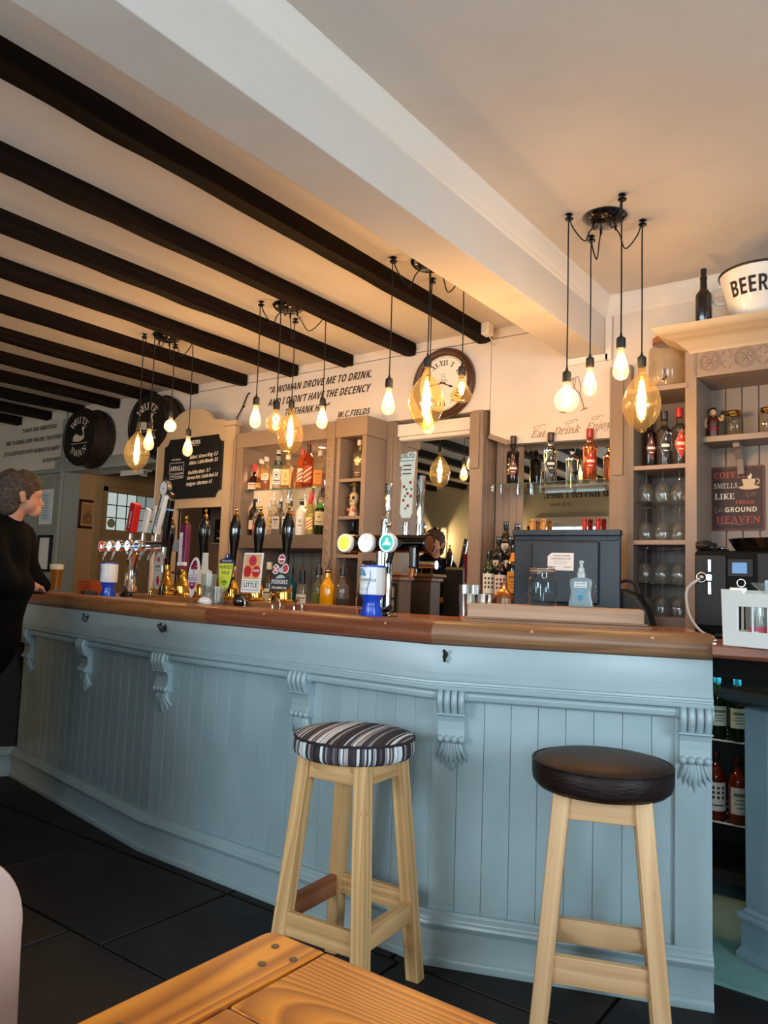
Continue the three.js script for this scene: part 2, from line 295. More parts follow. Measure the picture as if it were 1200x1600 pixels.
// conduit box at the end of the first dark beam
{ const t = thing('junction_box', 'white plastic junction box at the wall end of the first dark beam', 'box', [-2.168, 2.768, -3.89]); part('housing', box(0.052, 0.075, 0.07, 0, 0, 0, 0.008), M.trimWhite, t); part('cable', tube([[0, -0.03, -0.02], [0.004, -0.06, -0.06], [0, -0.07, -0.105]], 0.003, 10, 6), M.trimWhite, t); }
{ const t = thing('wall_cable', 'thin black cable running up the wall beside the shoulder of the chalkboard panel', 'cable', [0, 0, 0]); part('cable', tube([[-4.40, 2.40, -3.985], [-4.385, 2.46, -3.975], [-4.33, 2.56, -3.985], [-4.29, 2.64, -3.985], [-4.265, 2.66, -3.985]], 0.005, 24, 6), M.cord, t); part('clip', box(0.02, 0.012, 0.012, -4.33, 2.56, -3.992, 0.002), M.cord, t); }
// door with leaded window in the corridor, its frame and picture
{
  const d = struct('door_1', null); d.position.set(-6.735, 0, -4.40); d.rotation.y = Math.PI / 2;                           // local x runs along -z
  const W = 0.80;
  part('door_frame', [bx(-0.09, 0, 0, 2.2, -0.01, 0.03), bx(W, W + 0.09, 0, 2.2, -0.01, 0.03), bx(0, W, 2.11, 2.2, -0.01, 0.03)], M.tan, d);
  part('door_leaf', [bx(0, W, 0, 1.68, -0.005, 0.02), bx(0, 0.06, 1.68, 2.11, -0.005, 0.02), bx(W - 0.06, W, 1.68, 2.11, -0.005, 0.02), bx(0, W, 2.06, 2.11, -0.005, 0.02)], M.tan, d);
  for (const [x0, x1, y0, y1] of [[0.08, 0.36, 0.2, 0.85], [0.44, 0.72, 0.2, 0.85], [0.08, 0.36, 1.0, 1.6], [0.44, 0.72, 1.0, 1.6]]) part('door_panel', bx(x0, x1, y0, y1, 0.018, 0.026, 0.006), M.tan, d);
  const lit = std({ color: 0xb8c4bd, emissive: new THREE.Color(0.55, 0.66, 0.62), emissiveIntensity: 0.7, roughness: 0.2 }), dull = std({ color: 0x9aa7a2, emissive: new THREE.Color(0.42, 0.5, 0.48), emissiveIntensity: 0.4, roughness: 0.2 });  // glow put into the panes in place of light from behind the door
  const nx = 6, ny = 3, px = (W - 0.12) / nx, py = 0.38 / ny;
  for (let i = 0; i < nx; i++) for (let j = 0; j < ny; j++) part('pane', bx(0.06 + i * px + 0.004, 0.06 + (i + 1) * px - 0.004, 1.68 + j * py + 0.004, 1.68 + (j + 1) * py - 0.004, 0.003, 0.008, 0), i < 3 ? lit : dull, d);
  part('leading', [...Array(nx + 1).keys()].map((i) => bx(0.06 + i * px - 0.005, 0.06 + i * px + 0.005, 1.68, 2.06, 0.0, 0.013, 0.002)).concat([...Array(ny + 1).keys()].map((j) => bx(0.06, W - 0.06, 1.68 + j * py - 0.005, 1.68 + j * py + 0.005, 0.0, 0.013, 0.002))), M.matt, d);
  part('sticker', cyl(0.045, 0.045, 0.003).rotateX(Math.PI / 2).translate(0.12, 1.75, 0.012), std({ color: 0xb8ae7c, roughness: 0.5 }), d);
  const l = new THREE.RectAreaLight(new THREE.Color(0.75, 0.95, 0.9), 0.5, W - 0.14, 0.36); l.position.set(W / 2, 1.87, 0.03); l.lookAt(W / 2, 1.87, 2); l.rotation.set(0, Math.PI, 0); d.add(l);
}
{
  const t = thing('picture', 'small framed sepia picture on the tan corridor wall', 'picture', [-6.742, 1.815, -4.285], Math.PI / 2);
  part('frame', [bx(-0.12, 0.12, 0.115, 0.14, 0, 0.02), bx(-0.12, 0.12, -0.14, -0.115, 0, 0.02), bx(-0.12, -0.1, -0.14, 0.14, 0, 0.02), bx(0.1, 0.12, -0.14, 0.14, 0, 0.02)], std({ color: 0x3a1410, roughness: 0.35 }), t);
  part('print', new THREE.PlaneGeometry(0.2, 0.235).translate(0, 0, 0.006), print(canvas(128, 150, (x, w, h) => { x.fillStyle = '#c79a63'; x.fillRect(0, 0, w, h); x.fillStyle = '#b17f49'; x.fillRect(14, 14, w - 28, h - 28); x.fillStyle = '#7c5430'; for (let i = 0; i < 9; i++) x.fillRect(22 + i * 9, 80 - (i * 37 % 30), 7, 46); x.fillStyle = '#8d6238'; x.fillRect(20, 112, 88, 22); })), t);
}
{
  const t = thing('ceiling_bracket', 'white metal bracket light under the header over the corridor', 'light', [-5.99, 2.17, -4.25]);
  part('plate', bx(-0.17, 0.17, 0.012, 0.03, -0.05, 0.05), M.trimWhite, t); part('lip', [bx(-0.17, 0.17, -0.02, 0.012, 0.035, 0.05), bx(0.1, 0.13, -0.03, 0.012, -0.03, 0.03)], M.trimWhite, t);
}
// ---- lettering on the walls
const scriptFont = (x, size, it = true) => { x.font = (it ? 'italic ' : '') + 'bold ' + size + 'px sans-serif'; };
function lettering(label, w, h, tex_, x, y, z, turn = 0) { return solo('wall_lettering', new THREE.PlaneGeometry(w, h), inkOn(tex_), label, 'lettering', [x, y, z], turn); }
lettering('black brush lettering about a woman and drink above the spirit shelf', 1.02, 0.36, canvas(1024, 360, (x) => {
  x.fillStyle = '#33241a'; x.textBaseline = 'middle'; x.save(); x.transform(1, 0, -0.12, 1, 0, 0); scriptFont(x, 72);
  x.fillText('“A WOMAN DROVE ME TO DRINK.', 40, 55, 980); x.fillText('AND I DIDN’T HAVE THE DECENCY', 55, 150, 960); x.fillText('TO THANK HER”', 240, 240, 430); x.restore(); x.save(); x.transform(1, 0, -0.12, 1, 0, 0); scriptFont(x, 58); x.fillText('W.C.FIELDS', 760, 310, 280); x.restore();
}), -3.60, 2.53, ZB + 0.003);
lettering('black brush lettering about two ambitions on the pale panel over the man', 1.12, 0.46, canvas(1024, 420, (x) => {
  x.fillStyle = '#3a3a36'; x.textBaseline = 'middle'; x.transform(1, 0, -0.1, 1, 0, 0); scriptFont(x, 52); x.fillText('“I HAVE TWO AMBITIONS:', 330, 50, 600); x.fillText('ONE TO DRINK EVERY PUB DRY, THE OTHER', 70, 150, 950); x.fillText('IS TO SLEEP WITH EVERY WOMAN ON EARTH”', 60, 250, 970); scriptFont(x, 46); x.fillText('OLIVER REED', 760, 350, 290);
}), -7.37, 2.48, ZB + 0.016);
lettering('thin grey script reading Eat Drink Enjoy under two raised glasses', 0.52, 0.40, canvas(780, 600, (x) => {
  x.fillStyle = '#9a7d68'; x.strokeStyle = '#9a7d68'; x.textBaseline = 'middle'; x.save(); x.transform(1, 0, -0.25, 1, 0, 0); x.font = 'italic 84px serif';
  x.fillText('Eat', 140, 500); x.fillText('Drink', 345, 492); x.fillText('Enjoy', 630, 478, 210); x.restore(); x.lineWidth = 3;
  for (const [a, b, k] of [[40, 440, 1], [330, 425, 1], [560, 410, 1]]) { x.beginPath(); x.ellipse(a + 30, b, 34, 12, -0.2, 0.5, 5.5); x.stroke(); x.beginPath(); x.ellipse(a + 80, b - 8, 24, 9, -0.2, 2.6, 7.4); x.stroke(); }
  const flute = (cx, cy, rot) => { x.save(); x.translate(cx, cy); x.rotate(rot); x.lineWidth = 6; x.beginPath(); x.moveTo(-26, -210); x.bezierCurveTo(-34, -110, -14, -80, 0, -70); x.bezierCurveTo(14, -80, 34, -110, 26, -210); x.closePath(); x.stroke(); x.beginPath(); x.moveTo(-5, -75); x.lineTo(-4, 70); x.lineTo(-40, 84); x.lineTo(40, 84); x.lineTo(4, 70); x.lineTo(5, -75); x.fill(); x.restore(); };
  flute(330, 260, 0.3); flute(470, 250, -0.3);
}), -1.675, 2.268, -3.997);
lettering('black brush lettering about strangers and friends high on the rear wall', 3.5, 0.34, canvas(2048, 199, (x) => {
  x.fillStyle = '#2b2620'; x.textBaseline = 'middle'; x.font = 'italic bold 94px serif'; x.fillText('“Strangers here are only friends you haven’t met.”', 8, 80, 2020); x.font = 'italic 34px serif'; x.fillText('W. B. Yeats', 1740, 165);
}), -3.07, 2.58, WZ - 0.004, Math.PI);
// posters on the wall beside the man
{
  const t = thing('notice', 'white paper notice on the grey wall behind the man', 'notice', [-7.02, 1.87, ZB + 0.002]);
  part('paper', bx(-0.11, 0.11, -0.17, 0.17, 0, 0.004, 0.001), M.white, t); part('print', new THREE.PlaneGeometry(0.18, 0.28).translate(0, 0, 0.0047), print(canvas(96, 150, (x, w, h) => { x.fillStyle = '#cfdce6'; x.fillRect(0, 0, w, h); x.fillStyle = '#7f9bb5'; for (let i = 0; i < 10; i++) x.fillRect(10, 14 + i * 13, 50 + (i * 29) % 28, 4); })), t);
  const p = thing('picture', 'dark framed picture with white mount left of the man on the grey wall', 'picture', [-7.93, 1.80, ZB + 0.002]);
  part('frame', [bx(-0.16, 0.16, 0.19, 0.22, 0, 0.025), bx(-0.16, 0.16, -0.22, -0.19, 0, 0.025), bx(-0.16, -0.13, -0.22, 0.22, 0, 0.025), bx(0.13, 0.16, -0.22, 0.22, 0, 0.025)], std({ color: 0x4a1d14, roughness: 0.35 }), p); part('mount', bx(-0.13, 0.13, -0.19, 0.19, 0, 0.01, 0), M.white, p);
  const q = thing('picture', 'black framed picture low on the grey wall by the man', 'picture', [-6.98, 1.42, ZB + 0.002]);
  part('frame', [bx(-0.12, 0.12, 0.15, 0.175, 0, 0.025), bx(-0.12, 0.12, -0.175, -0.15, 0, 0.025), bx(-0.12, -0.095, -0.175, 0.175, 0, 0.025), bx(0.095, 0.12, -0.175, 0.175, 0, 0.025)], M.matt, q); part('mount', bx(-0.1, 0.1, -0.155, 0.155, 0, 0.01, 0), M.white, q);
}
// lantern on the rear wall, seen in the tall mirror
{
  const t = thing('wall_lantern', 'black wall lantern with warm bulb on the rear wall', 'lantern', [-6.41, 1.92, WZ - 0.14]);
  part('frame', [bx(-0.08, 0.08, -0.15, -0.13, -0.08, 0.08), bx(-0.08, 0.08, 0.12, 0.14, -0.08, 0.08), ...[[-1, -1], [-1, 1], [1, -1], [1, 1]].map(([a, b]) => bx(a * 0.075 - 0.006, a * 0.075 + 0.006, -0.14, 0.13, b * 0.075 - 0.006, b * 0.075 + 0.006, 0)), bx(-0.02, 0.02, 0.14, 0.2, -0.02, 0.14)], M.matt, t);
  part('roof', cyl(0.1, 0.02, 0.09, 0, 0.185, 0, 4).rotateY(0), M.matt, t);
  part('bulb', ball(0.035, 0, 0, 0), std({ color: 0x332211, emissive: new THREE.Color(1, 0.66, 0.3), emissiveIntensity: 14 }), t);
  const l = new THREE.PointLight(new THREE.Color(1, 0.66, 0.34), 2.0); l.castShadow = true; l.shadow.radius = 1; t.add(l);
  copyOf(t, [-5.35, 1.92, WZ - 0.14], 0, 'black wall lantern between the window and the first lantern on the rear wall'); copyOf(t, [-3.05, 1.92, WZ - 0.14], 0, 'black wall lantern between the two windows of the rear wall');  // both copies out of view, placed to brighten the rear wall
}
// ================================================================ THE BAR
const BAR = [[-0.608, -2.585], [-1.44, -2.258], [-2.62, -2.2735], [-2.997, -2.278], [-4.655, -2.548], [-4.95, -2.12]];
// a place on the bar: s = segment, t = metres along it from its first point, off = outward from the base line
const SEG = [[0, 1], [1, 3], [3, 4]].map(([a, b]) => { const A = V2(...BAR[a]), d = V2(...BAR[b]).sub(A), L = d.length(); d.divideScalar(L); return { A, d, n: V2(d.y, -d.x), L, turn: Math.atan2(d.y, -d.x) }; });
// front boards face outward: turn so that local +z points along n
for (const s of SEG) s.turn = Math.atan2(s.n.x, s.n.y);
const onBar = (k, t, off, y) => { const s = SEG[k], p = s.A.clone().addScaledVector(s.d, t).addScaledVector(s.n, off); return [p.x, y, p.y]; };
const bar = thing('bar_counter', 'pale blue panelled bar counter with polished wooden top and scroll brackets', 'bar counter');
{
  // tongue and groove boards, one mesh each
  const r = rng(3);
  SEG.forEach((s, k) => {
    const n = Math.round(s.L / 0.0865), w = s.L / n, geos = [0, 1, 2].map(() => box(w - 0.0006, 0.73, 0.02, 0, 0, 0, 0.0026, 'y', r(), r()));
    for (let i = 0; i < n; i++) { const m = part('board', geos[i % 3], M.blue, bar); m.position.set(...onBar(k, (i + 0.5) * w, -0.038 + (r() - 0.5) * 0.0008, 0.515)); m.rotation.y = s.turn; }
  });
  part('backing', sweep(BAR, [[-0.06, 0], [-0.046, 0], [-0.046, 1.06], [-0.06, 1.06], [-0.06, 0]]), M.dark, bar);
  part('end_panel', (() => { const s = SEG[0], g = box(0.56, 1.05, 0.03, 0, 0, 0, 0.004, 'y'); g.rotateY(s.turn + Math.PI / 2); g.translate(...onBar(0, 0.02, -0.32, 0.53)); return g; })(), M.blue, bar);
  part('end_stile', (() => { const s = SEG[0], g = box(0.112, 0.73, 0.026, 0, 0, 0, 0.005, 'y'); g.rotateY(s.turn); g.translate(...onBar(0, 0.056, -0.028, 0.515)); return g; })(), M.blue, bar);
  part('baseboard', sweep(BAR, [[-0.05, 0], [0.008, 0], [0.009, 0.018], [0.006, 0.026], [0.001, 0.03], [0.001, 0.034], [0, 0.036], [0, 0.114], [0.004, 0.117], [0.005, 0.121], [0.009, 0.126], [0.011, 0.134], [0.008, 0.142], [0.001, 0.146], [0, 0.15], [-0.004, 0.156], [-0.012, 0.16], [-0.014, 0.168], [-0.05, 0.168]]), M.blue, bar);
  part('fascia', sweep(BAR, [[-0.05, 0.896], [0.020, 0.896], [0.025, 0.9], [0.026, 0.906], [0.023, 0.911], [0.017, 0.913], [0.016, 0.917], [0.019, 0.921], [0.018, 0.927], [0.012, 0.93], [0.007, 0.94], [0.005, 0.952], [0.003, 0.955], [0, 1.046], [-0.05, 1.046]]), M.blue, bar);
  part('rail', sweep(BAR, [...Array(13).keys()].map((i) => { const a = -Math.PI / 2 + i / 12 * Math.PI * 2; return [-0.004 + Math.cos(a) * 0.018, 0.88 + Math.sin(a) * 0.018]; }), 0, BAR.length - 1, 1, true, 1.2), M.blue, bar);
  // rounded wooden front edge, in four lengths
  const nose = [[-0.115, 1.042], [-0.028, 1.042]]; for (let i = 0; i <= 12; i++) { const a = -Math.PI / 2 + i / 12 * Math.PI; nose.push([-0.026 + Math.cos(a) * 0.047, 1.084 + Math.sin(a) * 0.042]); } nose.push([-0.115, 1.126]);
  const tones = [M.barBrown, M.barRed, M.barWood, M.barWood, M.barWood];
  for (let i = 0; i < 5; i++) part('counter_edge', sweep(BAR, nose, i, i + 1, 1, true, 0.9), tones[i], bar, ['brown end length of the rounded counter edge', 'reddish middle length of the rounded counter edge'][i]);
  part('counter_top', sweep(BAR.slice(0, 5), [[-0.64, 1.08], [-0.1, 1.08], [-0.1, 1.118], [-0.64, 1.118]]), M.barTop, bar);
  part('inner_panel', sweep(BAR.slice(0, 5), [[-0.56, 0.02], [-0.53, 0.02], [-0.53, 1.08], [-0.56, 1.08]]), M.dark, bar);  // mostly out of view, placed to keep the space under the counter dark
  for (const [k, t] of [[0, 0.18], [0, 0.56], [1, 0.2], [1, 0.82], [2, 0.5]]) part('peg', cyl(0.005, 0.005, 0.002).rotateX(Math.PI / 2 - 0.55).rotateY(SEG[k].turn).translate(...onBar(k, t, 0.0125, 1.108)), std({ color: 0xc79a70, roughness: 0.4 }), bar);
  // carved scroll brackets: reeded scroll, ledge, hollow, row of beads and a leaf
  function corbel(k, t, w = 0.098) {
    const h = new THREE.Group(); h.name = 'corbel'; h.position.set(...onBar(k, t, -0.03, 0.897)); h.rotation.y = SEG[k].turn; bar.add(h);
    const prof = [[0, 0], [0.05, -0.003], [0.06, -0.02], [0.061, -0.04], [0.052, -0.058], [0.044, -0.072], [0.05, -0.076], [0.05, -0.081], [0.034, -0.088], [0.027, -0.105], [0.027, -0.13], [0.034, -0.148], [0.036, -0.16], [0.03, -0.172], [0, -0.176]];
    const body = ext(prof.map(([a, b]) => [a - 0.006 * (a > 0.04), b]), w - 0.006, 0.002); body.rotateY(-Math.PI / 2); body.translate((w - 0.006) / 2, 0, 0);
    part('scroll', boxUV(body), M.blue, h);
    const front = [[0.03, -0.004, 0], [0.052, -0.006, 0], [0.0585, -0.022, 0], [0.0585, -0.04, 0], [0.05, -0.058, 0], [0.041, -0.073, 0]].map(([z, y]) => [0, y, z]);
    const reed = []; for (let i = 0; i < 4; i++) { const g = tube(front, 0.0118, 18, 8); g.translate((i - 1.5) * w / 4, 0, -0.003); reed.push(g); } part('reed', reed, M.blue, h);
    part('ledge', box(w + 0.004, 0.006, 0.05, 0, -0.079, 0.029, 0.002), M.blue, h);
    const beads = []; for (let i = 0; i < 4; i++) beads.push(ball(0.0135, (i - 1.5) * w / 4, -0.162, 0.033, [1, 1, 1], 14)); part('bead', beads, M.blue, h);
    const leaf = []; for (let i = -3; i <= 3; i++) { const a = i * 0.2, L = 0.098 - Math.abs(i) * 0.011, x0 = i * 0.008; const pts = [[x0, -0.168, 0.016], [x0 + i * 0.0035, -0.168 - L * 0.5, 0.02], [x0 + Math.sin(a) * 0.05, -0.17 - L, 0.006 + 0.004 * (i % 2 ? 0 : 1)]]; const g = tube(pts, 0.0095, 10, 7); const p = g.attributes.position; for (let q = 0; q < p.count; q++) { const tt = Math.min(1, Math.max(0, (-0.168 - p.getY(q)) / L)), kk = 1 - Math.pow(tt, 3) * 0.75; const cx = pts[0][0] + (pts[2][0] - pts[0][0]) * tt; p.setX(q, cx + (p.getX(q) - cx) * kk * 1.15); p.setZ(q, p.getZ(q) * (0.7 + 0.3 * kk)); } g.computeVertexNormals(); leaf.push(g); }
    leaf.push(ext([[-0.03, -0.17], [0.03, -0.17], [0.036, -0.215], [0.022, -0.245], [0, -0.272], [-0.022, -0.245], [-0.036, -0.215]], 0.012, 0.002)); part('leaf', leaf, M.blue, h);
    part('rosette', [new THREE.TorusGeometry(0.016, 0.006, 8, 18).rotateY(Math.PI / 2).translate(w / 2 + 0.001, -0.018, 0.028), ball(0.008, w / 2 + 0.001, -0.018, 0.028), new THREE.TorusGeometry(0.016, 0.006, 8, 18).rotateY(Math.PI / 2).translate(-w / 2 - 0.001, -0.018, 0.028)], M.blue, h);
  }
  corbel(0, 0.052); corbel(0, 0.824); corbel(1, 0.61); corbel(1, 1.478); corbel(2, 0.74); corbel(2, 1.56);
  // hooks for coats and bags under the counter edge
  for (const [k, t, two] of [[0, 0.85, 0], [1, 1.47, 1], [2, 0.72, 0]]) {
    const h = new THREE.Group(); h.name = 'coat_hook'; h.position.set(...onBar(k, t, 0.001, 1.015)); h.rotation.y = SEG[k].turn; bar.add(h);
    part('plate', ball(0.009, 0, 0, 0, [1, 1.4, 0.35], 12), M.matt, h);
    const a = [tube([[0, 0.004, 0], [0, 0, 0.018], [0, 0.012, 0.026]], 0.0032, 10, 6), ball(0.0062, 0, 0.014, 0.027), tube([[0, -0.004, 0], [0, -0.022, 0.012], [0, -0.018, 0.024], [0, -0.008, 0.028]], 0.0032, 10, 6), ball(0.0055, 0, -0.006, 0.028)];
    if (two) a.push(tube([[0, -0.006, 0], [0.022, -0.018, 0.012], [0.028, -0.004, 0.02]], 0.003, 10, 6), ball(0.006, 0.029, -0.002, 0.02), tube([[0, -0.006, 0], [-0.02, -0.014, 0.012], [-0.026, 0.004, 0.02]], 0.003, 10, 6), ball(0.006, -0.026, 0.006, 0.02));
    part('hook', a, M.matt, h);
  }
}
// raised boards along the back of the counter that carry pumps and fonts
{
  const slab = (k, t0, t1, o0, o1, y0, y1) => { const s = SEG[k], g = box(t1 - t0, y1 - y0, Math.abs(o1 - o0), 0, 0, 0, 0.006, 'x', t0, o0); g.rotateY(s.turn); g.translate(...onBar(k, (t0 + t1) / 2, (o0 + o1) / 2, (y0 + y1) / 2)); return g; };
  solo('pump_board', slab(1, 0.90, 1.50, -0.36, -0.19, 1.1185, 1.147), M.barWood, 'raised light wooden board under the pumps with round and pointed clips', 'board');
  solo('pump_board', slab(2, 0.0, 0.62, -0.36, -0.19, 1.1185, 1.147), M.barWood, 'raised wooden board under the three pumps by the tall chrome font', 'board');
  const t = thing('drip_tray', 'reddish wooden tray on the counter beside the pump with the badge clip', 'tray', onBar(1, 0.68, -0.26, 1.118), SEG[1].turn);
  part('base', bx(-0.19, 0.19, 0, 0.012, -0.07, 0.07), M.barRed, t); part('rim', [bx(-0.2, 0.2, 0, 0.03, 0.065, 0.085, 0.006), bx(-0.2, 0.2, 0, 0.03, -0.085, -0.065, 0.006), bx(-0.2, -0.18, 0, 0.03, -0.08, 0.08, 0.006), bx(0.18, 0.2, 0, 0.03, -0.08, 0.08, 0.006)], M.barRed, t);
  const t2 = thing('serving_board', 'orange brown wooden board on the counter beside the steel cups', 'board', onBar(0, 0.76, -0.33, 1.118), SEG[0].turn); part('board', box(0.17, 0.022, 0.16, 0, 0.011, 0, 0.006), M.barTop, t2); part('handle', new THREE.TorusGeometry(0.02, 0.005, 8, 16).rotateX(Math.PI / 2).translate(0.1, 0.012, 0), M.barTop, t2);
}
// ---- flap across the gap and the lower counter beyond it
{
  const s = SEG[0];
  const f = thing('counter_flap', 'red brown lift-up counter flap under the white glass crate', 'counter flap', [-0.578, 1.085, -2.46], 0.22);
  part('board', box(1.15, 0.032, 0.42, 0.57, 0, -0.2, 0.006, 'x'), M.barRed, f); part('hinge', [cyl(0.006, 0.006, 0.06).rotateX(Math.PI / 2).translate(0.004, 0.014, -0.1), cyl(0.006, 0.006, 0.06).rotateX(Math.PI / 2).translate(0.004, 0.014, -0.3)], M.steel, f);
  const c = thing('side_counter', 'blue grey panelled side counter with dark moulded top beyond the gap', 'counter', [-0.621, 0, -3.025], -0.514);
  const r = rng(5);
  for (let i = 0; i < 12; i++) part('board', box(0.097, 0.74, 0.02, 0.05 + i * 0.1, 0.515, -0.03, 0.004, 'y', r(), r()), M.blueDark, c);
  const L = [[1.2, 0], [0, 0], [-0.02, -0.9]];
  part('carcass', bx(0.002, 1.2, 0, 0.86, -0.30, -0.042, 0), M.blueDark, c);
  part('baseboard', sweep([[0, -0.32], [0, 0], [1.2, 0]], [[-0.04, 0], [0.012, 0], [0.012, 0.018], [0.004, 0.03], [0, 0.04], [0, 0.125], [0.008, 0.13], [0.011, 0.142], [0.007, 0.153], [-0.004, 0.158], [-0.012, 0.168], [-0.04, 0.168]], 0, 2, -1), M.blueDark, c);
  part('top', sweep([[0, -0.32], [0, 0], [1.2, 0]], [[-0.28, 0.855], [0.0, 0.855], [0.015, 0.862], [0.035, 0.876], [0.05, 0.89], [0.055, 0.905], [0.048, 0.918], [-0.28, 0.922]], 0, 2, -1), phy({ color: 0x2d3538, roughness: 0.25, clearcoat: 0.6 }), c);
}
// ================================================================ THE BACK BAR
const ZC = -3.776, rb = rng(17);
// ---- shaped cream panel with the chalkboard, open alcove beneath
{
  const t = thing('display_panel', 'cream timber panel with arched top carrying the chalkboard over an alcove', 'panel', [0, 0, -3.82]);
  const s = new THREE.Shape(); s.moveTo(-5.075, 2.26); s.bezierCurveTo(-5.05, 2.30, -5.0, 2.31, -4.98, 2.36); s.bezierCurveTo(-4.93, 2.47, -4.83, 2.535, -4.70, 2.54); s.bezierCurveTo(-4.58, 2.545, -4.5, 2.52, -4.46, 2.46); s.bezierCurveTo(-4.43, 2.41, -4.34, 2.44, -4.285, 2.41); s.lineTo(-4.205, 2.37); s.lineTo(-4.205, 1.0); s.lineTo(-4.275, 1.0); s.lineTo(-4.275, 1.765); s.lineTo(-4.80, 1.765); s.lineTo(-4.80, 1.8); s.lineTo(-5.075, 1.8); s.closePath();
  part('board', boxUV(ext(s, 0.03, 0.003)), M.cream, t);
  part('edge_strip', bx(-5.095, -5.06, 1.0, 2.27, -0.02, 0.025), M.trimWhite, t);
  part('post', bx(-4.275, -4.17, 1.0, 2.36, 0.0, 0.045, 0.004), M.cream, t); part('cap', bx(-4.29, -4.155, 2.36, 2.40, -0.01, 0.06, 0.006), M.cream, t);
  part('architrave', [bx(-4.82, -4.275, 1.765, 1.80, 0.02, 0.045), bx(-4.86, -4.80, 1.0, 1.80, -0.01, 0.04)], M.cream, t);
  part('side_panel', bx(-5.09, -4.80, 1.0, 1.8, -0.02, 0.01), M.greige, t);
  const b = thing('chalkboard', 'black beer chalkboard with notched corners and white handwriting', 'chalkboard', [-4.63, 2.075, -3.785]);
  const w = 0.335, h = 0.235, c = 0.055, q = new THREE.Shape(); q.moveTo(-w + c, h); q.lineTo(w - c, h); q.absarc(w, h, c, Math.PI, Math.PI * 1.5, false); q.lineTo(w, -h + c); q.absarc(w, -h, c, Math.PI / 2, Math.PI, false); q.lineTo(-w + c, -h); q.absarc(-w, -h, c, 0, Math.PI / 2, false); q.lineTo(-w, h - c); q.absarc(-w, h, c, Math.PI * 1.5, Math.PI * 2, false);
  part('board', ext(q, 0.012, 0.002), std({ color: 0x15161a, roughness: 0.5 }), b);
  part('writing', new THREE.PlaneGeometry(0.66, 0.46).translate(0, 0, 0.0135), inkOn(canvas(900, 627, (x) => {
    x.fillStyle = '#e8e6e2'; x.strokeStyle = '#d8d6d2'; x.textBaseline = 'middle'; x.font = 'bold 58px sans-serif'; x.fillText('BEERS', 400, 50); x.fillRect(395, 82, 150, 4);
    x.font = 'bold 22px sans-serif'; x.fillText('NOW SERVING', 120, 215); x.font = 'bold 64px serif'; x.fillText('ASPALL', 105, 310, 210); x.lineWidth = 5; x.strokeRect(95, 250, 230, 110); x.beginPath(); x.moveTo(105, 380); x.lineTo(320, 368); x.lineTo(330, 410); x.lineTo(115, 425); x.closePath(); x.stroke(); x.font = 'bold 24px sans-serif'; x.fillText('SUFFOLK CYDER', 130, 398, 180);
    x.save(); x.transform(1, -0.04, -0.08, 1, 0, 0); x.font = 'italic bold 50px sans-serif'; x.fillText('Abbot : Green King  3.2', 430, 225, 430); x.fillText('Albion : Little Blonde  3.5', 430, 285, 440);
    x.fillText('Ruddles Best  3.7', 430, 385, 340); x.fillText('Harvest Pale : Castle Rock 3.8', 425, 440, 470); x.fillText('Pedigree : Marstons  4.5', 420, 505, 400); x.restore();
    x.lineWidth = 3; for (let i = 0; i < 4; i++) { x.beginPath(); x.arc(60 + (i % 2) * 18, 420 + i * 44, 22, i, i + 4.6); x.stroke(); }
  })), b);
  const k = thing('notice_board', 'small black price board with white lines in the alcove under the chalkboard', 'sign', [-4.81, 1.64, -4.292]);
  part('board', bx(-0.1, 0.1, -0.105, 0.09, 0, 0.015), M.matt, k); part('ledge', bx(-0.11, 0.11, -0.12, -0.105, 0, 0.035), M.cream, k);
  part('writing', new THREE.PlaneGeometry(0.19, 0.18).translate(0, -0.005, 0.0165), inkOn(canvas(128, 128, (x) => { x.fillStyle = '#d8d4cc'; x.font = 'italic 34px serif'; x.fillText('Co', 60, 36); x.fillRect(24, 66, 90, 4); x.fillRect(50, 78, 60, 3); x.fillRect(20, 104, 40, 10); x.fillRect(76, 100, 34, 10); })), k);
}
